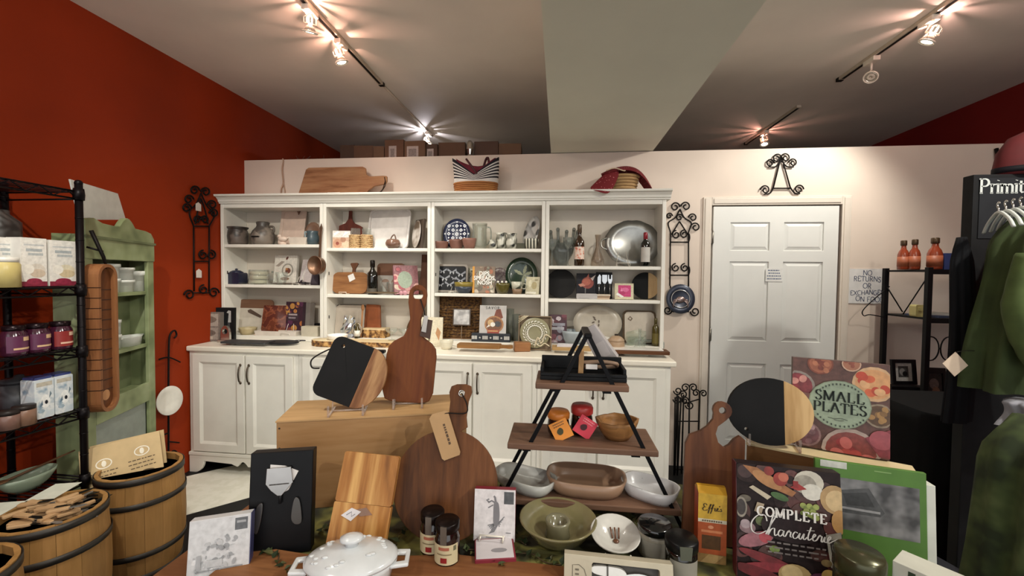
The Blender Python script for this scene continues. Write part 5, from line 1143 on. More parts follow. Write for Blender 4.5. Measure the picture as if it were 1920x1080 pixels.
# iron floor rack leaning by the base cabinets
YR = 3.16; o = PY(1290, 940, YR); o.z = .002; fw2 = lambda u, v: PY(u, v, YR)
t = thing('iron_floor_rack', 'tall black iron rack with curled tops on the floor beside the cabinets', 'rack', o); g = Px(fw2, o, 1)
vb = 955
for u, v in ((1266, 745), (1270, 738), (1277, 745), (1282, 740), (1293, 728), (1312, 736), (1272, 742)): g.b.tube([g.p(u, v), (g.p(u, v)[0]-.004, (u % 3-1)*.03, .002)], .006, 6); g.done('rod', t)
for u, v, rp, a0, d in ((1285, 727, 8, 0, 1), (1300, 727, 8, PI, -1), (1305, 737, 7, 0, 1), (1319, 738, 7, PI, -1), (1271, 733, 8, PI, 1), (1281, 740, 8, PI, -1), (1284, 751, 7, 0, 1), (1270, 749, 8, PI, 1), (1293, 760, 8, PI, 1)): g.curl(u, v, rp, a0, d).done('scroll', t)
g.ln((1283, 757), (1312, 748)).ln((1266, 790), (1312, 790)).ln((1266, 880), (1312, 880)).done('cross_bar', t)
# notices
x, z, w_, h = F(1590, 504, 1661, 569, YP-.004)
t = thing('returns_sign', 'handwritten white no returns or exchanges sign on the wall', 'sign', (x, YP-.006, z))
B().box(-w_/2, 0, 0, w_/2, .003, h).build('paper', P('#dcdad8', .6), t)
b = B()
for k, (s_, dx) in enumerate((('NO', 0), ('RETURNS', .0), ('OR', 0), ('EXCHANGES', 0), ('ON FOOD', .02))):
    letters(b, s_, .036 if len(s_) < 8 else .033, dx, h*(.82-.19*k), -.001, .004, .0032, 0, jit=.12)
b.build('handwriting', P('#3d4768', .6), t)
x, z, w_, h = F(1436, 503, 1468, 528, YP-.012)
t = thing('door_note', 'small white handwritten note taped to the panelled door', 'note', (x, YP-.0075, z))
B().box(-w_/2, 0, 0, w_/2, .0012, h).build('paper', P('#e3e2df', .6), t)
b = B(); lines(b, -w_*.42, w_*.42, h*.8, 4, h*.21, h*.08, -.0006, 0, 5); b.build('handwriting', P('#6b7690', .6), t)
tag(B().tube([(PY(1871, 278, 3.28).x, 3.29, PY(1871, 278, 3.28).z), (PY(1871, 278, 3.28).x, 3.27, PY(1871, 296, 3.28).z)], .012).build('wall_hook', IRON), 'small dark hook high on the partition above the black display', 'hook')
# red wall rack, seen obliquely
XW = XL+.012; fx = lambda u, v: PX(u, v, XW)
o = PX(376, 560, XW); t = thing('scroll_wall_rack', 'dark scrolled iron rack hanging on the red wall', 'plate rack', o); g = Px(fx, o, 1)
g.ln((363, 424), (364, 546)).ln((392, 424), (392, 546)).done('upright', t)
for v in (424, 490, 549): g.ln((363, v), (393, v)).done('ledge', t)
for u, v, rp, a0, d in ((365, 357, 9, 0, 1), (386, 360, 9, PI, -1), (354, 374, 9, 0, 1), (398, 384, 9, PI, -1), (350, 390, 9, 0, 1), (401, 400, 9, PI, -1), (381, 478, 9, PI/2, 1), (396, 478, 9, PI/2, -1), (355, 553, 10, PI, -1), (382, 543, 9, PI/2, 1), (401, 549, 10, 0, 1), (370, 412, 8, 0, 1), (384, 412, 8, PI, -1)): g.curl(u, v, rp, a0, d, r=.006).done('scroll', t)
g.cv((377, 362), (368, 382), (355, 398), (363, 424)).cv((377, 362), (388, 386), (402, 402), (392, 424)).cv((377, 372), (370, 400), (366, 420)).cv((377, 372), (386, 400), (390, 420)).done('arched_top', t)
for u, v, hh in ((369, 387, 9), (370, 513, 15)):
    a = Vector(g.p(u-5, v)); bq = Vector(g.p(u+5, v)); b = B(); b.T = Matrix.Rotation(PI/2, 4, 'Z')
    b.prism([(a.y, a.z-.03), (bq.y, a.z-.03), (bq.y, a.z+.02), ((a.y+bq.y)/2, a.z+.035), (a.y, a.z+.02)], -.014, -.012).build('price_tag', P('#c9c0b8', .7), t)
o = PX(317, 862, XW+.02); t = thing('iron_hook_stand', 'dark iron plate stand with a hooked top against the red wall', 'plate stand', o); fx2 = lambda u, v: PX(u, v, XW+.02); g = Px(fx2, o, 1)
g.cv((316, 862), (316, 780), (316, 700), (317, 640), (321, 624), (328, 620), (331, 628), (327, 634), r=.006).done('pole', t)
g.cv((298, 674), (308, 671), (320, 671), (338, 679)).done('arm', t); g.cv((298, 818), (316, 812)).cv((316, 828), (336, 830)).curl(326, 850, 6).done('arm', t)
a = PX(317, 778, XW+.05); R_ = .085
t = thing('white_side_plate', 'plain white plate displayed on the iron stand by the red wall', 'plate', a, PI/2, .08)
R_ = (PX(317, 724, XW+.05).z-a.z)/2
b = B(); b.T = Matrix.Translation((0, 0, R_)) @ Matrix.Rotation(PI/2, 4, 'X'); b.lathe([(0, 0), (R_*.62, 0), (R_, .016), (R_*.97, .019), (R_*.6, .004), (0, .004)], 36)
b.build('dish', P('#e4e1d8', .2, coat=.4), t)
# ================================================================ BLACK WIRE SHELVING ALONG THE RED WALL
BLK = P('#141012', .4, .5)
XF, XB, YN, YE = -2.2, -2.6, .62, 1.69
t = thing('wire_shelving', 'black wire shelving unit with jars and tins along the red wall', 'shelving', ((XF+XB)/2, (YN+YE)/2, 0)); cx, cy = (XF+XB)/2, (YN+YE)/2
for px_, py_ in ((XF, YE), (XB, YE), (XF, YN), (XB, YN)):
    b = B().tube([(px_-cx, py_-cy, 0), (px_-cx, py_-cy, 1.86)], .0145, 10)
    for k in range(18): b.tube([(px_-cx, py_-cy, .1+k*.1), (px_-cx, py_-cy, .104+k*.1)], .0155, 10)
    b.ball((px_-cx, py_-cy, 1.862), .016, n=10); b.build('post', BLK, t)
WZ = [1.83, 1.39, 1.105, .815, .5]
for z in WZ:
    b = B()
    for zz in (z-.006, z-.04):
        b.tube([(XF-cx, YN-cy, zz), (XF-cx, YE-cy, zz)], .0045, 5).tube([(XB-cx, YN-cy, zz), (XB-cx, YE-cy, zz)], .0045, 5)
        b.tube([(XF-cx, YN-cy, zz), (XB-cx, YN-cy, zz)], .0045, 5).tube([(XF-cx, YE-cy, zz), (XB-cx, YE-cy, zz)], .0045, 5)
    for xx in (XF, XB):
        n = 22; b.tube([(xx-cx, YN-cy+(YE-YN)*k/n, z-.006 if k % 2 else z-.04) for k in range(n+1)], .0035, 4)
    b.build('shelf_frame', BLK, t)
    b = B()
    for k in range(1, 42): yy = YN-cy+(YE-YN)*k/42; b.tube([(XF-cx, yy, z-.004), (XB-cx, yy, z-.004)], .0028, 4)
    ww = b.build('shelf_wires', BLK, t); ww['kind'] = 'stuff'
    for py_ in (YE,): B().lathe([(.02, z-.045), (.022, z-.02), (.019, z+.008)], 12, c=(XF-cx, py_-cy, 0)).build('collar', BLK, t)
def onw(u, z, xx): return PX(u, 500, xx).y
CR = '#dcd9d2'
def wpack(name, label, cat, u0, u1, z, top_v, xx, d, col, items, group=None):
    y0, y1 = PX(u0, 500, xx).y, PX(u1, 500, xx).y; h = PX((u0+u1)/2, top_v, xx).z-z
    return pack(name, label, cat, (xx, z+.001, y1-y0, h), (y0+y1)/2, d, col, items, PI/2, 0, group=group)
ck = lambda s: [('r', 0, 0, 1, .1, '#7d2338'), ('e', .5, .1, .3, .07, '#8d2a42'), ('r', .12, .84, .9, .87, '#b9bcbc'), ('r', .2, .72, .82, .78, '#a3a9ab'), ('r', .28, .64, .86, .69, '#aeb3b3'), ('e', .6, .34, .34, .13, s), ('e', .64, .27, .3, .09, '#cdbb98' if s == '#d9cfb4' else '#c9b8a4'), ('e', .3, .36, .2, .1, '#e6e2d8')]
wpack('cookie_box', 'white cookie box with a crimson base, picture of a raisin cookie', 'box', 39, 88, WZ[1], 447, -2.24, .07, CR, ck('#d0c8bc'), 'white cookie boxes')
wpack('cookie_box', 'white cookie box with a crimson base, beside the shelving post', 'box', 93, 143, WZ[1], 452, -2.24, .07, CR, ck('#d9cfb4'), 'white cookie boxes')
wpack('cookie_box', 'white cookie box cut off at the left edge of the picture', 'box', -8, 36, WZ[1], 446, -2.29, .07, CR, ck('#d0c8bc'), 'white cookie boxes')
def wjar(name, label, cat, u, z, xx, r, h, parts, group=None):
    t = thing(name, label, cat, (xx, PX(u, 500, xx).y, z+.0008), PI/2, 0, group)
    for nm, pr, m_ in parts: B().lathe([(a*r, b_*h) for a, b_ in pr], 22).build(nm, m_, t)
    return t
tk = wjar('honey_jar', 'squat jar with a pale yellow label in front of the cookie boxes', 'jar', 8, WZ[1], -2.22, .045, .115, [('glass', [(0, 0), (1, 0), (1, .8), (.85, .9), (.85, 1), (0, 1)], P('#c9b878', .3)), ('lid', [(.9, .88), (.9, 1.05), (0, 1.06)], P('#d8d4cc', .4))])
PUR = P('#3a1628', .15, coat=.5); LID = P('#1d1216', .25, .4)
def jam(u, lb, red=False):
    r, h = .04, .125
    t = wjar('jam_jar', lb, 'jar', u, WZ[2], -2.245, r, h, [('glass', [(0, 0), (.95, 0), (1, .06), (1, .7), (.82, .82), (.8, .86), (0, .86)], PUR), ('lid', [(.86, .84), (.88, .88), (.88, 1), (0, 1.01)], LID)], 'purple jam jars')
    bb = B(); n = 10; vs = []
    for k in range(n+1):
        a = -PI/2-1.1+2.2*k/n; vs += [(r*1.015*math.cos(a), r*1.015*math.sin(a), h*.12), (r*1.015*math.cos(a), r*1.015*math.sin(a), h*.66)]
    lb_ = bb.add(vs, [(2*k, 2*k+2, 2*k+3, 2*k+1) for k in range(n)], 0, True).build('label', P('#5d2a4a' if not red else '#8a2a28', .4), t)
    b = B(); 
    for zz, w0, w1 in ((.52, .1, .9), (.24, -.6, .9)):
        vs = []
        for k in range(6):
            a = -PI/2+w0+(w1-w0)*k/5; vs += [(r*1.03*math.cos(a), r*1.03*math.sin(a), h*(zz-.03)), (r*1.03*math.cos(a), r*1.03*math.sin(a), h*(zz+(.1 if zz > .4 else .03)))]
        b.add(vs, [(2*k, 2*k+2, 2*k+3, 2*k+1) for k in range(5)], 0, True)
    b.build('label_print', P('#d6b48a' if not red else '#e0b8a0', .5), lb_)
jam(22, 'purple jam jar at the left picture edge, beside another purple jar'); jam(66, 'purple jam jar between the other two jars on the wire shelf'); jam(110, 'jam jar with a red-topped label beside the shelving post', True)
TIN = PAT('noise', ['#8fa6b8', '#dfe3e4', '#c9d3da'], 22, .35, (.35, .6))
for u0, u1, lb in ((58, 95, 'blue and white drink tin, left one of the pair'), (97, 131, 'blue and white drink tin next to the shelving post')):
    y0, y1 = PX(u0, 700, -2.24).y, PX(u1, 700, -2.24).y; h = PX(95, 703, -2.24).z-WZ[3]
    t = thing('drink_tin', lb, 'tin', (-2.26, (y0+y1)/2, WZ[3]+.001), PI/2, 0, 'blue and white tins'); w_ = (y1-y0)*1.0
    B().prism(rrect(w_, h*.94, .006), -.035, .035).build('can', TIN, t, bev=.006)
    B().prism(rrect(w_*.9, h*.06, .004, h*.94), -.03, .03).build('lid', P('#3f4a86', .3, .3), t)
    art('printed_face', t, w_*.9, h*.9, [('e', .55, .45, .28, .18, '#e9ebea'), ('e', .6, .42, .09, .055, '#22262e'), ('p', [(.2, .3), (.4, .36), (.36, .5)], '#5f7688'), ('p', [(.75, .5), (.92, .62), (.82, .7)], '#6a7c88'), ('r', .05, .86, .95, .97, '#b9b3a4'), ('e', .3, .2, .2, .05, '#a3b6c4')], -.0352)
wjar('spice_jar', 'small brown jar with dark lid at the left edge below the tins', 'jar', 8, WZ[3], -2.215, .034, .075, [('glass', [(0, 0), (1, 0), (1, .75), (.9, .8), (0, .8)], P('#7d5f55', .3)), ('lid', [(.98, .78), (.98, 1), (0, 1.01)], P('#2a2422', .4))])
wjar('salve_jar', 'small tan jar with a dark lid in front of the blue and white tins', 'jar', 38, WZ[3], -2.215, .036, .08, [('glass', [(0, 0), (1, 0), (1, .78), (.9, .84), (0, .84)], P('#8a6a58', .3)), ('lid', [(.98, .8), (.98, 1), (0, 1.01)], P('#2a2422', .4))])
wjar('grey_canister', 'dark grey canister behind the small jars on the wire shelf', 'canister', 30, WZ[3], -2.36, .06, .17, [('body', [(0, 0), (1, 0), (1, .9), (0, .92)], P('#3c3c40', .4)), ('lid', [(1.03, .88), (1.03, .98), (.3, 1.02), (.25, 1.08), (0, 1.1)], P('#2a2a2e', .4))])
wjar('glass_tumbler_stack', 'clear ribbed tumbler beside the grey canister', 'tumbler', 48, WZ[3], -2.3, .03, .12, [('glass', [(.7, 0), (1, 1), (.94, 1), (.64, .05), (0, .04)], SMOKE)])
wjar('dark_canister', 'tall dark canister on the top wire shelf at the picture edge', 'canister', -2, WZ[1], -2.42, .07, .33, [('body', [(0, 0), (1, 0), (1, .85), (.5, .95), (.5, 1), (0, 1)], P('#3a3634', .4)), ('band', [(1.02, .4), (1.02, .55)], P('#77706c', .5))])
p = PZ(63, 926, .5)
bowl('leaf_bowl', 'pale green leaf-shaped bowl on the lowest wire shelf behind the keg', 'bowl', p.x-.075, p.y+.03, WZ[4], .075, .07, P('#7d8a78', .25, coat=.3), .45, sx=.9, sy=1.35)
t = thing('salad_server', 'wooden salad server resting across the pale green bowl', 'server', (p.x-.06, p.y+.06, WZ[4]+.072), PI/2)
B().tube([(-.12, 0, .004), (.14, 0, .03)], [.006, .004]).ball((-.13, 0, .006), .03, .02, .006).build('spoon', W('#4a3424', '#6b4c34', 'x'), t)
bowl('dark_bowl', 'dark grey bowl on the lowest wire shelf at the picture edge', 'bowl', -2.33, 1.3, WZ[4], .1, .08, P('#2c2c2a', .4), .5)
for k, (u, v) in enumerate(((118, 920), (6, 958))):
    q = PZ(u, v, .506); one(B().box(-.05, -.07, 0, .05, .07, .0015), 'paper_sheet', P('#cfd0c2', .7), ['white paper sheet on the lowest wire shelf beside the keg of spreaders', 'white paper sheet at the left picture edge'][k], 'paper', (q.x-.04, q.y, .5008), .3)
# ================================================================ GREEN CABINET
YAWG = D2(109.6); og = Vector((-2.385, 2.039, 0)); ng = Vector((math.cos(D2(19.6)), math.sin(D2(19.6)), 0)); xg = Vector((-ng.y, ng.x, 0))
def GP(u, v, dp=0):
    """pixel -> (local x, z) on the cabinet's front plane moved dp forward"""
    d = ray(u, v); o = og+ng*dp; k = (o-CAM).dot(ng)/d.dot(ng); q = CAM+d*k-o; return q.dot(xg), q.z
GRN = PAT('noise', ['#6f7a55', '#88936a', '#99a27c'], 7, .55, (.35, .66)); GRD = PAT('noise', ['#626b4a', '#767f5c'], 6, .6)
t = thing('green_cabinet', 'old olive green cabinet with an arched top and open shelves', 'cabinet', og, YAWG); gc = t
HW = .275; ZTG = 1.66
B().prism([(-HW, 0), (-HW+.055, 0), (-HW+.055, 1.6), (-HW, 1.6)], 0, .02).build('stile', GRN, t, bev=.003)
B().prism([(HW-.06, 0), (HW, 0), (HW, 1.6), (HW-.06, 1.6)], 0, .02).build('stile', GRN, t, bev=.003)
B().prism([(-HW, 1.52), (HW, 1.52), (HW, 1.655), (HW-.03, 1.69), (HW-.08, 1.70)]+[(.1-.13*k/8+.0, 1.705+.05*math.sin(PI*k/8)) for k in range(9)]+[(-.06, 1.70), (-HW+.12, 1.705), (-HW+.06, 1.725), (-HW, 1.715)], -.006, .022).build('arched_crest', GRN, t, bev=.004)
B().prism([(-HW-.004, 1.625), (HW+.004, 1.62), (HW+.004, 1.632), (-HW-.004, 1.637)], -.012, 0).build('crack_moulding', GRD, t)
for s_ in (-1, 1): B().box(min(s_*HW, s_*(HW-.018)), .02, 0, max(s_*HW, s_*(HW-.018)), .13, 1.64).build('side_panel', GRN, t)
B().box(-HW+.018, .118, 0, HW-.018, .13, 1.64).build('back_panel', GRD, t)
for z in (1.342, 1.027, .77): B().box(-HW+.018, .01, z-.02, HW-.018, .118, z).build('shelf', GRN, t, bev=.002)
B().box(-HW+.018, .02, 1.62, HW-.018, .118, 1.64).build('top_board', GRN, t)
B().prism([(-HW+.055, .68), (HW-.06, .68), (HW-.06, .79), (-HW+.055, .79)], .0, .02).build('rail', GRN, t, bev=.003)
B().prism([(-HW+.056, .1), (HW-.062, .1), (HW-.062, .678), (-HW+.056, .678)], .022, .03).build('lower_panel', P('#8f978f', .5, var=.1), t)
# white board on top of the cabinet
c4 = [GP(u, v, -.09) for u, v in ((132, 336), (221, 363), (236, 412), (150, 412))]
t = thing('white_foam_board', 'white foam board leaning on top of the green cabinet', 'board', og-ng*.09+Vector((0, 0, 1.66)), YAWG)
B().prism([(p_[0], max(p_[1]-1.66, .0)) for p_ in c4][::-1], 0, .008).build('sheet', P('#c9cac4', .6), t)
# ramekins and dishes
WP = P('#d9dcd6', .22, coat=.3)
def ram(u0, u1, v0, z, dp, lb, stack=1, gp='white ramekins'):
    a, b_ = GP(u0, v0, -dp)[0], GP(u1, v0, -dp)[0]; h = GP((u0+u1)/2, v0, -dp)[1]-z; r = (b_-a)/2; q = og-ng*dp+xg*((a+b_)/2)
    for k in range(stack):
        one(B().lathe([(0, 0), (r*.85, 0), (r*.86, h/stack*.75), (r, h/stack*.78), (r, h/stack*.97), (r*.92, h/stack*.97), (r*.8, .006), (0, .006)], 24), 'ramekin', WP, lb[k], 'ramekin', (q.x, q.y, z+.0005+k*h/stack), group=gp)
ram(186, 214, 494, 1.342, .065, ['white ramekin at the bottom of the widest stack', 'white ramekin on top of the widest stack'], 2)
ram(216, 241, 501, 1.342, .065, ['white ramekin at the bottom of the middle stack', 'white ramekin on top of the middle stack'], 2)
ram(243, 264, 507, 1.342, .065, ['single ribbed white ramekin at the shelf end'])
ram(209, 222, 599, 1.027, .065, ['narrow white pot below the ramekin stacks', 'narrow white pot balanced on another white pot'], 2, 'narrow white pots')
a = GP(222, 620, -.065)[0]; b_ = GP(258, 620, -.065)[0]; q = og-ng*.065+xg*((a+b_)/2)
t = thing('white_gratin_dish', 'white gratin dish with side handles in the green cabinet', 'dish', (q.x, q.y, 1.0275), YAWG); r = (b_-a)/2
B().lathe([(0, 0), (r*.85, 0), (r*.95, .05), (r, .055), (r*.9, .055), (r*.8, .008), (0, .008)], 26, sy=.7).build('dish', WP, t)
for s_ in (-1, 1): B().box(min(s_*r*.92, s_*r*1.3), -.02, .045, max(s_*r*.92, s_*r*1.3), .02, .055).build('handle', WP, t, bev=.003)
# grooved wooden tray hanging from an iron strap
c0 = GP(165, 640, .06); c1_ = GP(212, 640, .06); zt_ = GP(188, 495, .06)[1]; zb_ = GP(190, 772, .06)[1]
ww, hh = (c1_[0]-c0[0])*.78, zt_-zb_; q = og+ng*.075+xg*((c0[0]+c1_[0])/2)
t = thing('grooved_wood_tray', 'long narrow wooden tray with grooves hanging on the green cabinet', 'tray', (q.x, q.y, zb_), YAWG)
WD = W('#5f3a22', '#855635', 'z', c3='#94643f')
B().prism(rrect(ww, hh, ww*.48, n=8), -.02, .05, holes=[rrect(ww*.76, hh-ww*.24, ww*.37, ww*.12, n=8)]).build('rim', WD, t, bev=.005)
B().prism(rrect(ww*.78, hh-ww*.22, ww*.38, ww*.11, n=8), .0, .045).build('hollow', W('#512f1b', '#744628', 'z'), t)
for k in range(11):
    zz = hh*(.16+.068*k)
    B().box(-ww*.504, -.0208, zz, -ww*.40, .045, zz+.004).build('groove', P('#2b170d', .7), t)
    B().box(-ww*.38, -.001, zz-.012, ww*.38, .0015, zz-.0075).build('groove', P('#3a2115', .7), t)
B().prism(circ(0, ww*.62, ww*.2, 18), -.002, .001).build('thumb_hollow', W('#a5714a', '#c49468', 'z'), t)
s1 = GP(173, 432, .05); s0 = GP(186, 505, .05)
t2 = B().tube([(s1[0]-(c0[0]+c1_[0])/2, .03, s1[1]-zb_), (s1[0]-(c0[0]+c1_[0])/2+.03, -.0, s0[1]-zb_+.06), (s0[0]-(c0[0]+c1_[0])/2+.01, .0, hh-.02)], [.009, .008, .005], 6)
t2.tube([(s1[0]-(c0[0]+c1_[0])/2, .05, s1[1]-zb_-.08), (s1[0]-(c0[0]+c1_[0])/2+.03, .0, s1[1]-zb_-.1)], .005)
t2.build('iron_strap', IRON, t)
# ================================================================ KEGS
KW = [W('#8c683a', '#a67c4a', 'z', seed=s_) for s_ in (1, 2, 3)]; HOOP = P('#3b3733', .45, .5)
def keg(x, y, label, r=.168, h=.5):
    t = thing('wooden_keg', label, 'keg', (x, y, 0), rnd.uniform(0, 1), group='wooden kegs'); n = 16
    prof = [(0, .9), (.1, .95), (.3, 1.03), (.5, 1.05), (.7, 1.04), (.88, 1.0), (1, .98)]
    for k in range(n):
        a0, a1 = 2*PI*k/n+.003, 2*PI*(k+1)/n-.003; vs = []
        for f_, s_ in prof:
            for a in (a0, (a0+a1)/2, a1): vs.append((r*s_*math.cos(a), r*s_*math.sin(a), f_*h))
            for a in (a1, a0): vs.append(((r*s_-.014)*math.cos(a), (r*s_-.014)*math.sin(a), f_*h))
        m_ = len(prof); fs = []
        for j in range(m_-1):
            for q in range(5): fs.append((j*5+q, j*5+(q+1) % 5, (j+1)*5+(q+1) % 5, (j+1)*5+q))
        fs += [tuple(range(5))[::-1], tuple(range((m_-1)*5, m_*5))]
        B().add(vs, fs).build('stave', KW[(k*7+int(x*50)) % 3], t)
    for f_, s_, wd in ((.03, .925, .03), (.26, 1.02, .025), (.74, 1.037, .026), (.965, .993, .03)):
        B().lathe([(r*s_+.001, f_*h-wd/2), (r*s_+.004, f_*h-wd/2), (r*s_+.004, f_*h+wd/2), (r*s_+.001, f_*h+wd/2), (r*s_+.001, f_*h-wd/2)], 40).build('hoop', HOOP, t)
    B().lathe([(0, 0), (r*.95, 0), (r*.96, .02)], 32, c=(0, 0, h*.6)).build('false_bottom', P('#3c2a1a', .8), t)
keg(-2.013, 1.425, 'wooden keg full of wood-handled spreaders in the left corner'); keg(-2.045, 1.815, 'wooden keg holding kraft recipe cards beside the green cabinet'); keg(-1.915, 1.068, 'wooden keg cut off by the lower left picture edge')
HM = [W('#9a7650', '#c2a078', 'x', seed=q) for q in (1, 2)]; r2 = random.Random(12)
for k in range(44):
    a = r2.uniform(0, 2*PI); rr = .122*math.sqrt(r2.random()); yaw_ = r2.gauss(.75, .5)
    t = thing('cheese_spreader', 'wood-handled cheese spreader piled in the front keg', 'spreader', (-2.013+rr*math.cos(a), 1.425+rr*math.sin(a), .446+.0018*k), yaw_, r2.uniform(-.06, .06), 'spreaders in the keg', roll=r2.uniform(-.12, .12))
    B().prism([(-.055, -.009), (-.05, -.012), (.0, -.01), (.012, -.006), (.012, .006), (.0, .01), (-.05, .012), (-.055, .009)], -.006, .006).build('handle', HM[k % 2], t, bev=.003, rot=(PI/2, 0, 0))
    B().prism([(.01, -.006), (.05, -.009), (.065, 0), (.05, .008), (.01, .006)], -.001, .001).build('blade', P('#22211f' if k % 3 else '#8d8a86', .35, .5), t, rot=(PI/2, 0, 0))
one(B().lathe([(0, .29), (.14, .3), (.148, .33), (.13, .425), (0, .432)], 24), 'burlap_liner', PAT('noise', ['#2e2218', '#5a4530'], 40, .9), 'dark burlap filling the front keg beneath the spreaders', 'liner', (-2.013, 1.425, .02))
KRF = P('#c2a87c', .7, var=.08)
def kcard(label, x, y, yaw_, tilt, w_, h, seed, roll=0):
    t = thing('recipe_card', label, 'card', (x, y, .33), yaw_, tilt, 'kraft recipe cards', roll=roll)
    B().box(-w_/2, 0, 0, w_/2, .012, h).build('card', KRF, t, bev=.001)
    for cx_, cz_ in ((-.22, .72), (.25, .76)):
        b = B(); b.prism(circ(cx_*w_, h*cz_, w_*.1, 20, h*.075), -.001, -.0002, holes=[circ(cx_*w_, h*cz_, w_*.085, 20, h*.06)])
        b.prism(circ(cx_*w_, h*cz_, w_*.03, 8, h*.05), -.001, -.0002); b.build('white_emblem', P('#e9e2d0', .6), t)
        b = B(); lines(b, (cx_-.19)*w_, (cx_+.19)*w_, h*(cz_-.13), 3, h*.06, h*.015, -.0006, 0, seed); b.build('small_print', P('#5d4a33', .7), t)
    b = B()
    for cx_ in (-.08, .26): b.prism(spl([(cx_*w_-.03, h*.4), (cx_*w_, h*.46), (cx_*w_+.035, h*.44), (cx_*w_+.03, h*.4), (cx_*w_, h*.37)], 4), -.001, -.0002)
    b.build('sketch_motif', P('#4b3b22', .7), t)
kcard('kraft recipe card with two white oval emblems, front one in the keg', -2.05, 1.75, .66, .42, .3, .315, 3, roll=-.15)
kcard('kraft recipe card mostly hidden behind the front card in the keg', -2.085, 1.81, .7, .3, .28, .3, 6, roll=-.1)
# ================================================================ BLACK SHELF UNIT AT THE RIGHT OF THE PARTITION
DK = P('#151416', .5, .3)
SX0, SX1, SY0, SY1 = 2.26, 3.15, 2.83, 3.17
t = thing('black_shelf_unit', 'black metal shelf unit beside the returns sign', 'shelving', ((SX0+SX1)/2, (SY0+SY1)/2, 0)); cx, cy = (SX0+SX1)/2, (SY0+SY1)/2
SZ = [1.522, 1.222, .66, .2]
for px_ in (SX0, SX1):
    for py_ in (SY0, SY1): B().box(px_-cx-.014, py_-cy-.014, 0, px_-cx+.014, py_-cy+.014, 1.535).build('post', DK, t, bev=.002)
for z in SZ:
    B().box(SX0-cx, SY0-cy, z-.012, SX1-cx, SY1-cy, z).build('shelf', DK, t, bev=.002)
    B().box(SX0-cx, SY0-cy-.012, z-.03, SX1-cx, SY0-cy-.006, z).build('shelf_lip', DK, t)
B().tube([(SX0-cx, SY1-cy-.02, 1.40), (SX0-cx+.1, SY1-cy-.02, 1.235)], .004).build('brace', DK, t)
B().tube([(SX0-cx, SY0-cy+.02, 1.46), (SX0-cx+.06, SY1-cy-.08, 1.225)], .004).build('brace', DK, t)
h_ = B(); q = PY(1652, 590, 3.16)
hp = [PY(u, v, 3.16) for u, v in ((1668, 537), (1640, 560), (1618, 582), (1620, 592), (1632, 590), (1664, 596))]
h_.tube(spl([tuple(p_-hp[0]) for p_ in hp], 5, False), .0035, 6)
one(h_, 'wire_hanger', DK, 'black wire coat hanger hooked on the shelf post over the sign', 'hanger', hp[0])
SAU = P('#8a3a22', .15, coat=.5)
for u0, u1, v0, lb in ((1684, 1704, 451, 'orange-red sauce bottle, leftmost of the three'), (1705, 1725, 449, 'orange-red sauce bottle, middle of the three'), (1740, 1766, 446, 'orange-red sauce bottle next to the blue box')):
    yy = 3.0 if u0 < 1700 else 2.96; x, z, w_, h = F(u0, v0, u1, 500, yy, SZ[0]); r = w_*.48
    t = thing('sauce_bottle', lb, 'bottle', (x, yy, z+.0006), group='orange sauce bottles on the shelf')
    B().lathe([(0, 0), (r*.92, 0), (r, h*.04), (r, h*.5), (r*.8, h*.62), (r*.5, h*.7), (r*.42, h*.78), (r*.46, h*.84), (0, h*.84)], 22).build('bottle_glass', SAU, t)
    B().lathe([(r*.5, h*.82), (r*.55, h*.84), (r*.55, h*.98), (r*.45, h), (0, h)], 18).build('cap', P('#4b3a28', .35, .4), t)
    B().lathe([(r*1.012, h*.1), (r*1.012, h*.44)], 22).build('label', P('#a35a3c', .5), t)
x, z, w_, h = F(1768, 475, 1791, 500, 2.95, SZ[0])
one(B().prism(rrect(w_, h, .004), 0, .06), 'blue_box', P('#2c3a6a', .5), 'small dark blue box beside the sauce bottles', 'box', (x, 2.94, SZ[0]+.0006), bev=.003)
x, z, w_, h = F(1717, 572, 1736, 591, 2.9, SZ[1])
one(B().prism(rrect(w_, h, .012), 0, .05).prism(rrect(w_*.5, h*.3, .004, h*.5), -.003, 0), 'cream_timer', P('#b9ae74', .5), 'small cream-yellow box on the second black shelf', 'box', (x, 2.9, SZ[1]+.0006), bev=.004)
for k, (u, c, lb) in enumerate(((1758, '#39435f', 'dark blue folder lying on the second black shelf'), (1772, '#c9c6c0', 'white papers lying beside the dark blue folder'))):
    q = PY(u, 585, 2.9); one(B().box(-.07, -.09, 0, .07, .09, .012+.012*k), 'folder' if k == 0 else 'paper_stack', P(c, .6), lb, 'folder' if k == 0 else 'papers', (q.x+.06*k, 2.96-.02*k, SZ[1]+.0006), .35+.3*k, roll=-.0)
b = B()
for k in range(2): b.tube([(k*.11+.05*math.cos(2*PI*i/20), 0, .075+.075*math.sin(2*PI*i/20)) for i in range(20)], .004, 6, closed=True)
q = PY(1745, 660, 2.87)
one(b, 'spectacle_rings', DK, 'pair of black wire rings hanging under the second black shelf', 'rings', (q.x, 2.87, PY(1745, 676, 2.87).z), .1)
def frame(label, u0, v0, u1, v1, yy, z, mat_c, pic, yaw_=0, tilt=.12, gp='small picture frames'):
    x, zz, w_, h = F(u0, v0, u1, v1, yy, z)
    t = thing('picture_frame', label, 'picture frame', (x, yy, z+.004), yaw_, tilt, gp)
    B().prism([(-w_/2, 0), (w_/2, 0), (w_/2, h), (-w_/2, h)], 0, .018, holes=[[(-w_*.36, h*.14), (w_*.36, h*.14), (w_*.36, h*.86), (-w_*.36, h*.86)]]).box(-w_/2, .012, 0, w_/2, .018, h).build('frame', P(mat_c, .4), t, bev=.002)
    art('picture', t, w_*.72, h*.72, pic, .012, z0=h*.14)
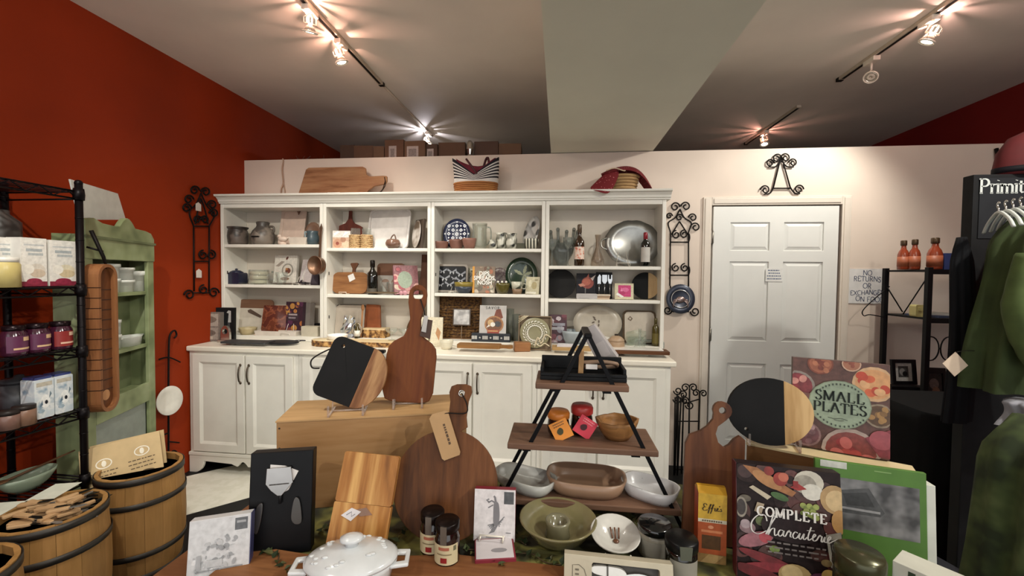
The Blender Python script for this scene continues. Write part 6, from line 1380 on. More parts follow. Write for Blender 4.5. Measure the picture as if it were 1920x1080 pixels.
frame('black picture frame with white mat and a dark photo', 1674, 676, 1724, 726, 3.0, .66+.1, '#141315', [('r', 0, 0, 1, 1, '#c2bfba'), ('r', .22, .2, .8, .82, '#4a4846'), ('e', .45, .5, .16, .2, '#8a8784'), ('e', .6, .4, .14, .14, '#1d1c1b')], .1)
x, z, w_, h = F(1674, 722, 1735, 756, 3.0, .66)
one(B().box(-.14, 0, 0, .14, .07, .098), 'black_riser', DK, 'low black riser under the white-matted picture frame', 'riser', (PY(1700, 740, 3.0).x+.02, 2.96, .6606))
frame('dark picture frame with a brownish photo beside the shelf post', 1738, 692, 1779, 748, 2.88, .66, '#1b1817', [('r', 0, 0, 1, 1, '#2a2422'), ('e', .5, .6, .3, .2, '#5a4a44'), ('e', .6, .3, .25, .2, '#6b4a34')], -.05)
frame('grey picture frame with a lettered card', 1799, 704, 1832, 760, 2.86, .66, '#4a4846', [('r', 0, 0, 1, 1, '#b3b0ab'), ('r', .15, .6, .85, .72, '#7d7a76'), ('r', .15, .3, .8, .4, '#8a8783')], -.1)
q = [PY(u, v, 2.42) for u, v in ((1758, 752), (1826, 764))]
one(B().box(0, 0, 0, (q[1]-q[0]).length, .1, .012), 'pale_box_lid', P('#a9b4b6', .4), 'pale blue-white box lid edge on the black draped table', 'box lid', (q[0].x, 2.2, .8712), -.0, bev=.002)
# ================================================================ BLACK DISPLAY PANEL, HAT AND CLOTHES
t = thing('black_display_panel', 'tall black display panel lettered Primit in white', 'display panel', (1.58, 1.8, 0))
B().box(0, 0, 0, .8, .045, 1.865).build('panel', P('#1b1c1e', .6, var=.15), t, bev=.003)
B().box(.02, -.003, 1.62, .78, 0, 1.85).build('header', P('#26282c', .55, var=.1), t)
x0, z0 = PY(1836, 362, 1.795).x-1.58, PY(1836, 362, 1.795).z
b = B(); letters(b, 'Primit', .0535, x0, z0, -.0045, .0085, .004, .1, center=False, sp=-.06); b.build('lettering', P('#d6dbd8', .5), t)
B().tube([(.1, -.19, 1.665), (.1, 0, 1.665)], .006).tube([(.1, -.19, 1.665), (.6, -.19, 1.665)], .008).build('hang_rail', DK, t)
q = PY(1930, 331, 1.9)
t = thing('red_hat', 'dark red rounded felt hat with a black band on top of the display', 'hat', (1.83, 1.835, 1.8655))
B().lathe([(.14, 0), (.145, .03), (.135, .09), (.1, .145), (.05, .17), (0, .175)], 28, sy=.5).build('crown', P('#5a1518', .8, var=.15), t)
B().lathe([(.1475, .008), (.147, .03)], 28, sy=.5).build('band', P('#131117', .7), t)
def garment(name, label, x, y, zt, zb, w_, dp, mat, folds, yaw_=0, taper=.75, seed=1, group=None):
    """a soft hanging garment: shoulders at the top, folds that deepen downwards"""
    r = random.Random(seed); ph = [r.uniform(0, 6.3) for _ in range(4)]; t = thing(name, label, 'garment', (x, y, zb), yaw_, group=group); H_ = zt-zb; n, m_ = 56, 16; b = B()
    for j in range(m_+1):
        f_ = j/m_; sh = 1 if f_ < .82 else math.cos((f_-.82)/.18*PI/2*.86)
        for i in range(n):
            a = 2*PI*i/n; am = .16*(1-f_*.55)
            q = 1+am*math.sin(folds*a+ph[0]+.7*math.sin(3*f_+ph[1]))+.06*math.sin((folds*2+1)*a+ph[2]+2*f_)
            wx = w_/2*(taper+(1-taper)*(1-f_))*sh
            b.v.append((wx*q*math.cos(a)+.012*math.sin(5*f_+ph[3]), dp/2*q*math.sin(a)*(.5+.5*sh), f_*H_))
    for j in range(m_):
        for i in range(n): b.f.append([j*n+i, j*n+(i+1) % n, (j+1)*n+(i+1) % n, (j+1)*n+i]); b.m.append(0); b.s.append(True)
    b.f.append(list(range(m_*n, (m_+1)*n))); b.m.append(0); b.s.append(True)
    b.build('cloth', mat, t); return t
OLG = P('#323f1c', .9, var=.25, scale=9, bump=.2); DGR = P('#2c3a1c', .9, var=.25, scale=8)
xg0 = PY(1812, 600, 1.6).x; zt_ = PY(1870, 395, 1.6).z; zb_ = PY(1870, 728, 1.6).z
t = garment('green_shirt', 'olive green shirt hanging in front of the black display', xg0+.185, 1.6, zt_-.02, zb_, .34, .2, OLG, 7, .15, .5, 3)
B().tube(spl([(-.13, -.1, .45), (-.16, -.1, .3), (-.13, -.11, .16), (-.1, -.11, .12)], 5, False), [.04]*5+[.045]*5+[.04]*6).build('sleeve', P('#4a5a2e', .9, var=.2), t)
B().prism(rrect(.03, .1, .012), -.125, -.119, holes=[circ(0, .082, .007, 8)]).build('sleeve_tab', P('#a3a07c', .7), t, loc=(-.1, 0, .03))
# paper hang tag swinging from the shirt cuff
q0 = PY(1790, 706, 1.56); L0 = t.matrix_world.inverted() @ q0 if False else Matrix.Rotation(-.15, 4, 'Z') @ (q0-Vector((xg0+.185, 1.6, zb_)))
s_ = .042; B().prism([(0, 0), (s_*1.1, s_*.9), (.0, s_*2), (-s_*1.05, s_*1.05)], 0, .0015).build('hang_tag', P('#cdb9a4', .7), t, loc=L0)
B().tube(spl([tuple(L0+Vector((0, 0, s_*1.95))), tuple(L0+Vector((.03, 0, s_*2.1))), tuple(L0+Vector((.09, .02, s_*2.0)))], 4, False), .0012).build('tag_string', P('#2a2622', .7), t)
for k in range(4):
    q = PY(1872+14*k, 398-3*k, 1.6)
    t = thing('clothes_hanger', ['white clothes hanger nearest the display panel edge', 'white clothes hanger, second from the panel edge', 'white clothes hanger, third from the panel edge', 'white clothes hanger nearest the picture edge'][k], 'hanger', (q.x, 1.6, q.z), 1.1, group='white clothes hangers')
    B().tube(spl([(-.12, 0, -.06), (-.08, 0, -.028), (0, 0, .0), (.08, 0, -.028), (.12, 0, -.06)], 5, False), .0055, 6).build('arms', P('#c3c8c4', .5), t)
    B().tube(spl([(0, 0, 0), (0, 0, .012), (.008, 0, .02), (.01, 0, .028), (0, 0, .034), (-.008, 0, .03)], 5, False), .003, 6).build('hook', CHR, t)
garment('black_coat', 'black coat hanging behind the olive green shirt', PY(1818, 560, 1.72).x-.0, 1.75, 1.62, .92, .12, .05, P('#15161a', .85), 5, .3, .7, 5)
garment('green_jacket', 'olive green furry jacket hanging low at the right picture edge', PY(1900, 900, 1.35).x+.1, 1.36, PY(1900, 790, 1.35).z, .3, .4, .26, PAT('noise', ['#26301a', '#3f4c28', '#525e38'], 13, .95, (.35, .68)), 5, .3, .62, 8)
t = garment('grey_scarf', 'pale grey scarf collar above the furry green jacket', PY(1912, 770, 1.5).x+.03, 1.5, PY(1912, 748, 1.5).z, PY(1912, 800, 1.5).z, .14, .1, P('#8f8f98', .8), 6, 0, .9, 9)
# black draped table
b = B(); n = 48; rows_ = 10; r2 = random.Random(2)
xa, xb_, ya, yb_ = 1.62, 2.2, 1.98, 2.42
o = rrect(xb_-xa, yb_-ya, .08, ya-(ya+yb_)/2, n=7); per = len(o)
for j in range(rows_+1):
    f_ = j/rows_
    for i, (x_, y_) in enumerate(o): s_ = 1+(1-f_)*(.05+.045*math.sin(i*1.9)); b.v.append((x_*s_, y_*s_, .868*f_))
for j in range(rows_):
    for i in range(per): b.f.append([j*per+i, j*per+(i+1) % per, (j+1)*per+(i+1) % per, (j+1)*per+i]); b.m.append(0); b.s.append(True)
b.f.append(list(range(rows_*per, (rows_+1)*per))); b.m.append(0); b.s.append(False)
one(b, 'draped_table', P('#0d0d0f', .9), 'table completely draped in black cloth behind the front display', 'table', ((xa+xb_)/2, (ya+yb_)/2, .002))
one(B().prism(rrect(.3, .36, .03), 0, .25), 'dark_grey_stool', P('#2a2a30', .7), 'dark grey upholstered stool in front of the black draped table', 'stool', (1.45, 1.55, .002), .3, bev=.02)
# ================================================================ FRONT DISPLAY TABLE
TZ = .75
t = thing('display_table', 'display table in the foreground covered with merchandise', 'table', (.05, 1.12, 0))
B().box(-.99, -.5, TZ-.035, .84, .34, TZ-.0035).build('table_top', W('#5a3822', '#7a5032', 'x'), t, bev=.004)
for sx_ in (-1, 1):
    for sy_ in (-1, 1): B().box(sx_*.855-.075-.03, sy_*.38-.08-.03, 0, sx_*.855-.075+.03, sy_*.38-.08+.03, TZ-.035).build('leg', W('#4a2d1b', '#63402a', 'z'), t)
tc = B().box(-.86, -.5, TZ-.003, .84, .34, TZ)
tag(tc.build('tablecloth', PAT('noise', ['#1c1d12', '#3c3d20', '#77743a', '#302b1a'], 10, .8, (.34, .66)), loc=(.05, 1.12, 0)), 'dark olive patterned cloth spread over the display table', 'tablecloth')
tag(B().prism([(-.83, .3), (.0, .3), (.02, .02), (-.01, -.05), (-.3, -.06), (-.6, -.01), (-.84, -.03)], 0, .008).build('wood_plank', W('#5e3c24', '#8a5d3a', 'x', c3='#73492c'), loc=(.05, .93, TZ+.009), rot=(PI/2, 0, 0), bev=.002), 'long brown plank under the casserole and jam jars', 'plank')
TP = TZ+.0093                                                       # top of the plank
# ---- wooden crate
CW = W('#84603a', '#9c764e', 'x', scale=.7, c3='#aa855c'); YC = D2(17.3)
t = thing('wooden_crate', 'large pale wooden crate carrying two cutting boards', 'crate', (-.823, 1.13, TZ+.0005), YC); CWD, CDP, CHT = .56, .2, .2715
B().box(0, 0, 0, CWD, .014, CHT-.004).build('front_board', CW, t, bev=.001)
B().box(0, CDP-.014, 0, CWD, CDP, CHT-.004).build('back_board', CW, t)
for x_ in (0, CWD-.014): B().box(x_, .014, 0, x_+.014, CDP-.014, CHT-.004).build('end_board', CW, t)
B().box(-.002, -.002, CHT-.004, CWD+.002, CDP+.002, CHT).build('top_board', W('#9a7a52', '#b89468', 'x', scale=.7), t)
for z_ in (.05, .12, .19, .25): B().ball((.008, -.0005, z_), .003, .001, .003, 8).build('nail', P('#3a2a1a', .5), t)
ZCR = TZ+.0005+CHT
def acrylic(x, y, z, w_, label, yaw_=0):
    t = B()
    for s_ in (-1, 1): t.box(s_*w_/2-.003, -.022, 0, s_*w_/2+.003, .07, .005).box(s_*w_/2-.003, -.022, 0, s_*w_/2+.003, -.017, .034).tube([(s_*w_/2, .03, .004), (s_*w_/2, .07, .09)], .0025)
    t.tube([(-w_/2, .03, .004), (w_/2, .03, .004)], .003)
    one(t, 'acrylic_stand', G('#efe6df', .04, dens=.25), label, 'stand', (x, y, z+.0005), yaw_, group='clear acrylic board stands')
# board A: charcoal and acacia
p = PY(650, 768, 1.235); Wb, Hb = .205, .198
def boardA():
    ol = rrect(Wb*1.3, Hb, .028, 0, 0); left = [q for q in ol if q[0] < Wb*.5]
    cut = Wb*.64; zr = Hb/2; top = (cut+.02, Hb); 
    right = [(cut+(Wb-cut)*math.cos(a), zr+zr*math.sin(a)) for a in [-PI/2+PI*k/20 for k in range(21)]]
    lb = sorted([q for q in left if q[1] < Hb/2], key=lambda q: (-q[1], q[0])); lt = sorted([q for q in left if q[1] >= Hb/2], key=lambda q: (-q[1], -q[0]))
    return [(cut, Hb)]+lt+lb+[(cut, 0)], right, cut
bl, wr, cut = boardA()
t = thing('charcoal_acacia_board', 'charcoal and acacia wood board tilted on a clear stand on the crate', 'serving board', (p.x-.118, 1.225, ZCR+.06), YC*.7, .2, roll=D2(21))
B().prism(bl, 0, .016, holes=[circ(.036, Hb-.028, .0055, 12)]).build('charcoal_part', CHARC, t, bev=.002)
B().prism(wr, 0, .016).build('acacia_part', W('#4d2f1c', '#7a5236', 'z', c3='#a57f58', seed=3), t, bev=.002)
B().tube(spl([(.036, .004, Hb-.028), (-.005, .012, Hb-.055), (-.04, .01, Hb-.1), (-.03, .01, Hb-.125), (-.008, .014, Hb-.12)], 6, False), .0024).build('leather_loop', P('#1d1715', .6), t)
acrylic(PY(652, 768, 1.22).x, 1.215, ZCR, .1, 'clear acrylic stand under the charcoal and acacia board', YC)
# board B: tall paddle
p = PY(762, 766, 1.335); w_, bh, hh = .168, .195, .205
t = thing('tall_paddle_board', 'tall brown paddle board with long handle standing on the crate', 'paddle board', (p.x, 1.335, ZCR+.008), YC*.6, .15, roll=D2(4.5))
rt = [(w_*.3, 0), (w_*.44, .008), (w_*.5, .035), (w_*.5, bh-.04), (w_*.47, bh-.012), (w_*.38, bh+.006), (w_*.2, bh+.025), (.022, bh+.055), (.018, bh+.085), (.024, bh+hh-.09), (.03, bh+hh-.065)]
tp = [(.031*math.cos(PI*k/8), bh+hh-.034+.034*math.sin(PI*k/8)) for k in range(9)]
B().prism(rt+tp+[(-a, b_) for a, b_ in rt[::-1]], 0, .018, holes=[rrect(.034, .03, .012, bh+hh-.05)]).build('board', W('#4d260f', '#673818', 'z', c3='#592c13', seed=5), t, bev=.003)
B().tube([(.01, -.001, bh+hh-.05), (.028, -.006, bh+hh-.09), (.036, -.008, bh+hh-.12)], .0022).build('cord', P('#1d1715', .6), t)
B().prism([(.022, bh+.03), (.058, bh+.02), (.06, bh+.085), (.028, bh+.09)], -.008, -.006).build('dark_tag', P('#3b2418', .6), t)
B().prism([(.026, bh+.045), (.042, bh+.042), (.044, bh+.098), (.03, bh+.1)], -.0105, -.009).build('price_tag', P('#a9a6a4', .6), t)
acrylic(PY(765, 762, 1.31).x, 1.31, ZCR, .09, 'clear acrylic stand under the tall brown paddle board', YC)
# ---- round paddle board leaning on the crate
p = PZ(838, 1000, TP); R_ = .142
t = thing('round_paddle_board', 'large round brown board with handle and kraft tag leaning on the crate', 'paddle board', (p.x, 1.045, TZ+.003), D2(9), .33)
rs = random.Random(2); ol = [(R_*math.sin(a), R_-R_*math.cos(a)) for a in [math.acos(min(1, max(-1, -.965)))*(-1)+k*(2*math.acos(-.965))/44 for k in range(45)]]
hd = [(.032, 2*R_+.018), (.026, 2*R_+.045), (.027, 2*R_+.09), (.034, 2*R_+.115), (.03, 2*R_+.132), (.014, 2*R_+.138), (-.012, 2*R_+.138), (-.028, 2*R_+.132), (-.032, 2*R_+.115), (-.026, 2*R_+.09), (-.025, 2*R_+.045), (-.031, 2*R_+.018)]
hd = [(a+.022+(b_-2*R_)*.09, b_-.012) for a, b_ in hd]
B().prism(ol+hd, 0, .018, holes=[circ(.036, 2*R_+.1, .006, 12)]).build('board', W('#3a200f', '#573318', 'z', c3='#6f4526', seed=8), t, bev=.003)
B().tube([(.05+.008*math.cos(2*PI*k/14)-.014, -.001, 2*R_+.1+.008*math.sin(2*PI*k/14)) for k in range(14)], .002, 6, closed=True).build('grommet', CHR, t)
B().tube(spl([(.036, -.001, 2*R_+.1), (.052, -.008, 2*R_+.07), (.05, -.01, 2*R_+.045), (.0, -.008, 2*R_+.045), (-.02, -.006, 2*R_+.04)], 5, False), .002).build('cord', P('#1d1612', .7), t)
KRT = P('#a5845c', .7); 
tg = B().prism([(-.045, 2*R_+.042), (-.052, 2*R_+.03), (-.012, 2*R_-.075), (-.005, 2*R_-.08), (.036, 2*R_-.066), (.038, 2*R_-.058), (-.0, 2*R_+.048), (-.008, 2*R_+.052)], -.009, -.0075).build('kraft_tag', KRT, t)
b = B(); b.T = Matrix.Translation((-.004, 0, 2*R_-.012)) @ Matrix.Rotation(D2(70), 4, 'Y'); lines(b, -.03, .03, 0, 1, .01, .006, -.0095, 0, 4); b.build('tag_print', P('#4b3826', .7), tg)
# ---- black box with opener
p = PZ(533, 1036, TZ+.001); w_, h = .148, .25
t = thing('opener_gift_box', 'upright black gift box showing a steel opener and white card', 'gift box', (p.x-.006, p.y-.012, TZ+.004), D2(17), .12)
B().box(-w_/2, 0, 0, w_/2, .035, h).build('box', P('#0d0d0f', .35, var=.2), t, bev=.002)
B().prism([(-w_*.18, h*.88), (w_*.05, h*.86), (w_*.27, h*.8), (w_*.12, h*.62), (-w_*.02, h*.58), (-w_*.2, h*.66)], -.0012, -.0002).build('price_card', P('#d6d2cf', .6), t)
b = B(); b.prism([(-w_*.22, h*.85), (w_*.16, h*.855), (w_*.2, h*.7), (w_*.1, h*.63), (.004, h*.58), (-.006, h*.58), (-w_*.14, h*.63), (-w_*.23, h*.7)], -.009, -.003, holes=[[(-w_*.17, h*.685), (w_*.14, h*.69), (w_*.13, h*.70), (-w_*.17, h*.695)]])
b.build('opener_head', P('#a5a29f', .22, .95), t, bev=.002)
b = B().tube([(0, -.005, h*.6), (0, -.005, h*.5)], .004); b.build('opener_neck', P('#1a1a1c', .4), t)
b = B(); b.prism(spl([(.033, h*.53), (.045, h*.52), (.052, h*.36), (.05, h*.29), (.035, h*.29), (.027, h*.36)], 4), -.006, -.002); b.build('steel_spreader', P('#5d5b58', .3, .9), t, bev=.001)
b = B(); b.prism(spl([(-.05, h*.5), (-.04, h*.5), (-.043, h*.34), (-.052, h*.22), (-.062, h*.3), (-.058, h*.42)], 4), -.006, -.002); b.build('steel_spreader', P('#6b6966', .3, .9), t, bev=.001)
# ---- sketch card box at the left front
p = PY(432, 1060, .9); w_, h = .125, .128
t = thing('sketch_card_box', 'box of note cards with a grey street sketch and blue side', 'card box', (p.x-.002, .865, TZ+.003), D2(25), .2)
B().box(-w_/2, 0, 0, w_/2, .03, h).build('box', P('#c7c7c9', .35), t, bev=.001)
B().box(w_/2, .0, 0, w_/2+.0015, .03, h).build('blue_side', P('#3b3d63', .4), t)
it = [('r', .02, .02, .98, .98, '#c9cacc'), ('r', .74, .74, .95, .95, '#5a5d61'), ('r', .77, .86, .92, .9, '#9a9c9f')]; r2 = random.Random(6)
for k in range(46):
    x_, z_ = r2.uniform(.1, .9), r2.uniform(.12, .66)
    if x_ < .25 and z_ > .45: continue
    it.append(('e', x_, z_, r2.uniform(.015, .06), r2.uniform(.01, .05), r2.uniform(0, 3), r2.choice(['#a9abae', '#b7b9bb', '#8f9194', '#d3d4d5', '#9c9ea1'])))
it += [('r', .14, .12, .9, .14, '#8a8c8f'), ('r', .15, .15, .22, .4, '#a3a5a8'), ('r', .3, .18, .56, .3, '#b9bbbd')]
art('street_sketch', t, w_, h, it)
# ---- olive wood board
p = PZ(690, 1042, TP); w_, h = .15, .215
t = thing('olive_wood_board', 'rectangular olive wood board with strong grain and a price tag', 'cutting board', (p.x-.036, .965, TP+.008), D2(4), .36, roll=D2(4))
OW = W('#5a3417', '#a8733c', 'z', scale=.4, rough=.35, c3='#d0a465', seed=11, dist=3.2)
B().prism(rrect(w_, h*.5, .004), 0, .016).build('lower_board', OW, t, bev=.002)
B().prism(rrect(w_*.99, h*.56, .006, h*.503), 0, .016).build('upper_board', W('#5a3417', '#a06c38', 'z', scale=.4, rough=.35, c3='#d0a465', seed=13, dist=3.2), t, bev=.002)
B().prism([(-.05, h*.36), (-.026, h*.45), (-.0, h*.42), (-.022, h*.31)][::-1], -.002, -.0005).build('price_tag', P('#d9d6d8', .6), t)
b = B().ribbon([(-.036, h*.37), (-.024, h*.41), (-.022, h*.36), (-.014, h*.39)], lambda q: .002, -.0024); b.build('tag_writing', P('#7d7d84', .6), t)
B().prism([(-.02, h*.43), (.012, h*.47), (.03, h*.4), (.0, h*.37)], -.0015, -.0006).build('clear_tape', G('#d9b48a', .08, dens=.2), t)
# ---- jam jars
JAR = P('#1b0c0c', .1, coat=.6); JLID = P('#17100f', .3, .3)
def jamjar(u, v, lb, k=1.0):
    p = PZ(u, v, TP); r, h = .0305*k, .104*k
    t = thing('fruit_jam_jar', lb, 'jar', (p.x, p.y+r*.7, TP+.0005), group='dark fruit jam jars')
    B().lathe([(0, 0), (r*.9, 0), (r, .006), (r, h*.62), (r*.85, h*.74), (r*.8, h*.8), (0, h*.8)], 28).build('glass', JAR, t)
    B().lathe([(r*.86, h*.77), (r*.96, h*.8), (r*.98, h*.97), (r*.9, h), (0, h*.995)], 28).build('lid', JLID, t)
    n = 14; vs = []; b = B()
    for q in range(n+1):
        a = -PI/2-1.2+2.4*q/n; vs += [(r*1.012*math.cos(a), r*1.012*math.sin(a), h*.1), (r*1.012*math.cos(a), r*1.012*math.sin(a), h*.56)]
    lb_ = b.add(vs, [(2*q, 2*q+2, 2*q+3, 2*q+1) for q in range(n)], 0, True).build('label', P('#c9bc98', .6), t)
    def strip(nm, a0, a1, z0, z1, col):
        vs = []; b = B()
        for q in range(7):
            a = -PI/2+a0+(a1-a0)*q/6; vs += [(r*1.03*math.cos(a), r*1.03*math.sin(a), h*z0), (r*1.03*math.cos(a), r*1.03*math.sin(a), h*z1)]
        b.add(vs, [(2*q, 2*q+2, 2*q+3, 2*q+1) for q in range(6)], 0, True).build(nm, P(col, .6), lb_)
    strip('name_print', -.45, .4, .44, .51, '#a5604a'); strip('script_print', -.6, .6, .33, .36, '#8a7a5c'); strip('cherry_print', -.28, .22, .15, .27, '#8a1a1a'); strip('corner_seal', .75, 1.0, .42, .53, '#6b6a52')
    B().box(-r*.3, -r*1.0, h*.56, r*.2, -r*.86, h*.98).build('seal_strip', P('#5e564e', .3), t) if k else None
jamjar(806, 1043, 'dark fruit jam jar standing behind another jam jar'); jamjar(834, 1064, 'dark fruit jam jar in front with a cherry on its label')
# ---- casserole
p = PZ(662, 1085, TP); LW = P('#d6dadc', .16, coat=.5)
t = thing('white_casserole', 'white oval lidded casserole with embossed lid and square handles', 'casserole', (p.x+.003, p.y-.012, TP+.0005), D2(14))
B().lathe([(0, 0), (.07, 0), (.082, .01), (.09, .04), (.094, .055), (.088, .055), (.078, .012), (0, .01)], 40, sx=1.05, sy=.74).build('pot', LW, t)
B().lathe([(.097, .055), (.097, .06), (.09, .066), (.06, .078), (.022, .086), (0, .087)], 40, sx=1.05, sy=.74).build('lid', LW, t)
B().lathe([(.012, .085), (.01, .092), (.02, .1), (.019, .106), (.01, .11), (0, .111)], 20, sx=1.3).build('knob', LW, t)
for s_ in (-1, 1):
    b = B(); b.T = Matrix.Rotation(PI/2, 4, 'X')
    b.prism([(s_*.088, -.03), (s_*.128, -.026), (s_*.128, .026), (s_*.088, .03)], .043, .052, holes=[[(s_*.1, -.015), (s_*.118, -.013), (s_*.118, .013), (s_*.1, .015)]]).build('handle', LW, t, bev=.003)
r2 = random.Random(9)
for k in range(26):
    a = r2.uniform(0, 2*PI); rr = r2.uniform(.055, .082); zz = .0805-(rr-.055)*.45
    B().ball((rr*1.05*math.cos(a), rr*.74*math.sin(a), zz), .007, .004, .003, 8).build('embossed_leaf', LW, t)
# ---- lobster napkins
p = PZ(925, 1032, TZ+.001); w_, h = .108, .128
t = thing('lobster_napkin_pack', 'white napkin pack printed with a grey lobster, red sides, on a wire easel', 'napkins', (p.x, 1.05, TZ+.018), D2(3), .16)
B().box(-w_/2, 0, 0, w_/2, .024, h).build('napkins', P('#7d2433', .5), t, bev=.001)
art('front_print', t, w_, h, [('r', 0, 0, 1, 1, '#d3cfd0'), ('r', .72, .72, .96, .96, '#4a4d50')])
b = B(); s_ = lambda a, b_: (a*w_-w_/2, b_*h); yy = -.0008; MM = P('#77767a', .6)
b.prism(spl([s_(.48, .74), s_(.55, .76), s_(.6, .7), s_(.62, .5), s_(.6, .34), s_(.55, .28), s_(.48, .34), s_(.47, .5)], 4), yy-.0003, yy)
b.ribbon([s_(.52, .74), s_(.42, .78), s_(.34, .74)], lambda q: .004, yy).ribbon([s_(.52, .76), s_(.5, .85), s_(.47, .87)], lambda q: .005, yy).ribbon([s_(.36, .75), s_(.3, .79), s_(.36, .81)], lambda q: .004, yy).ribbon([s_(.34, .64), s_(.46, .7)], lambda q: .003, yy)
for k in range(5): b.ribbon([s_(.5, .34), s_(.34+.03*k, .3-.03*k)], lambda q: .0025, yy-.0001).ribbon([s_(.6, .36), s_(.74-.03*k, .48-.05*k)], lambda q: .002, yy-.0001)
b.prism([s_(.5, .28), s_(.58, .3), s_(.5, .18), s_(.36, .14), s_(.42, .2)], yy-.0003, yy)
b.ribbon([s_(.3, .085), s_(.72, .085)], lambda q: .0035, yy).ribbon([s_(.78, .17), s_(.9, .17)], lambda q: .002, yy); b.build('lobster_print', MM, t, flat=True)
t = thing('flat_napkin_pack', 'second red-edged napkin pack lying flat below the lobster pack', 'napkins', (p.x+.01, p.y-.038, TZ+.0095), D2(12))
B().box(-.05, -.03, 0, .05, .05, .017).build('napkins', P('#7d2433', .5), t, bev=.002)
B().box(-.047, -.028, .017, .045, .045, .0178).build('white_face', P('#c9c3c6', .5), t)
b = B(); b.prism(circ(0, 0, .02, 12, .008), 0, .0004); b.T = None; b.build('grey_print', P('#8a878b', .6), t, loc=(.01, 0, .0181), rot=(PI/2, 0, 0))
easel(p.x-.005, 1.03, TZ+.0285, .06, 'white wire easel holding the lobster napkin pack')
# ================================================================ A-FRAME SHELF
AB = P('#0f0f11', .45, .4); SHW = W('#553f33', '#7a5c4a', 'x')
YA, YB2 = 1.2, 1.355
t = thing('a_frame_shelf', 'black metal A-frame stand with three brown wooden shelves', 'shelf stand', (.09, (YA+YB2)/2, TZ+.0006)); ox_, oy_ = .09, (YA+YB2)/2; AT = 1.293-TZ
for y_ in (YA, YB2):
    for s_ in (-1, 1):
        xb = (-.185 if s_ < 0 else .355)-ox_
        b = B(); dx = .006
        xt = -.006
        b.prism([(xt-.006, AT), (xt+.008, AT), (xb+.006, 0), (xb-.006, 0)] if s_ > 0 else [(xt-.008, AT), (xt+.006, AT), (xb+.006, 0), (xb-.006, 0)], y_-oy_-.005, y_-oy_+.005).build('leg', AB, t, bev=.001)
B().box(-.016, YA-oy_-.006, AT-.012, .006, YB2-oy_+.006, AT+.003).build('ridge_bar', AB, t, bev=.004)
for zz, xa, xb, ya, yb_ in ((1.134, -.063, .2, YA-.015, YB2-.01), (.956, -.142, .283, YA-.018, YB2), (.79, -.165, .35, YA-.012, YB2)):
    B().box(xa-ox_, ya-oy_, zz-TZ-.0, xb-ox_, yb_-oy_, zz-TZ+.018).build('shelf_board', SHW, t, bev=.003)
    for x_ in (xa+.055, xb-.06): B().box(x_-ox_-.012, YA-oy_-.006, zz-TZ-.008, x_-ox_+.012, YB2-oy_+.006, zz-TZ).build('shelf_bracket', AB, t)
Z3, Z2_, Z1_ = 1.134+.0188, .956+.0188, .79+.0188
# black tray box with belt loop
t = thing('black_tool_case', 'open black case with a brown leather loop on the top A-frame shelf', 'case', (.072, YA+.02, Z3), 0)
B().box(-.123, 0, 0, .127, .12, .012).box(-.123, 0, .012, .127, .01, .022).box(-.123, .11, .012, .127, .12, .052).box(-.123, .01, .012, -.113, .11, .036).box(.117, .01, .012, .127, .11, .036).build('case', P('#0f1012', .5), t, bev=.002)
B().tube(spl([(.0, .05, .045), (.06, .045, .05), (.1, .05, .045), (.106, .06, .038), (.1, .07, .032), (.05, .065, .03), (.01, .065, .028)], 6, False), .006, 8).build('leather_loop', P('#7d6450', .6), t)
B().prism([(-.012, 0), (.004, 0), (.006, .085), (-.008, .09)], .03, .042).build('wood_handle', W('#8a6a48', '#a8855c', 'z'), t, bev=.003)
B().box(.012, .038, .028, .046, .045, .042).build('white_label', P('#cfcac6', .6), t)
# folded card tent behind the apex
a = PY(1120, 680, 1.52)
t = thing('paper_box_lid', 'folded pale grey cardboard wrapper propped behind the A-frame apex', 'wrapper', (.178, 1.372, Z3-.0), -.2, 0, roll=D2(-30))
b = B(); b.add([(-.03, 0, .03), (.035, 0, .03), (.035, .05, .03), (-.03, .05, .03), (-.03, 0, .16), (.02, 0, .16), (.02, .035, .16), (-.03, .035, .16)], [(0, 1, 2, 3), (4, 5, 6, 7), (0, 1, 5, 4), (1, 2, 6, 5), (2, 3, 7, 6), (3, 0, 4, 7)])
b.build('wrapper', P('#a9a3a3', .6), t, bev=.001)
B().box(-.02, -.001, .05, .02, 0, .1).build('printed_patch', P('#b9b2b0', .6), t)
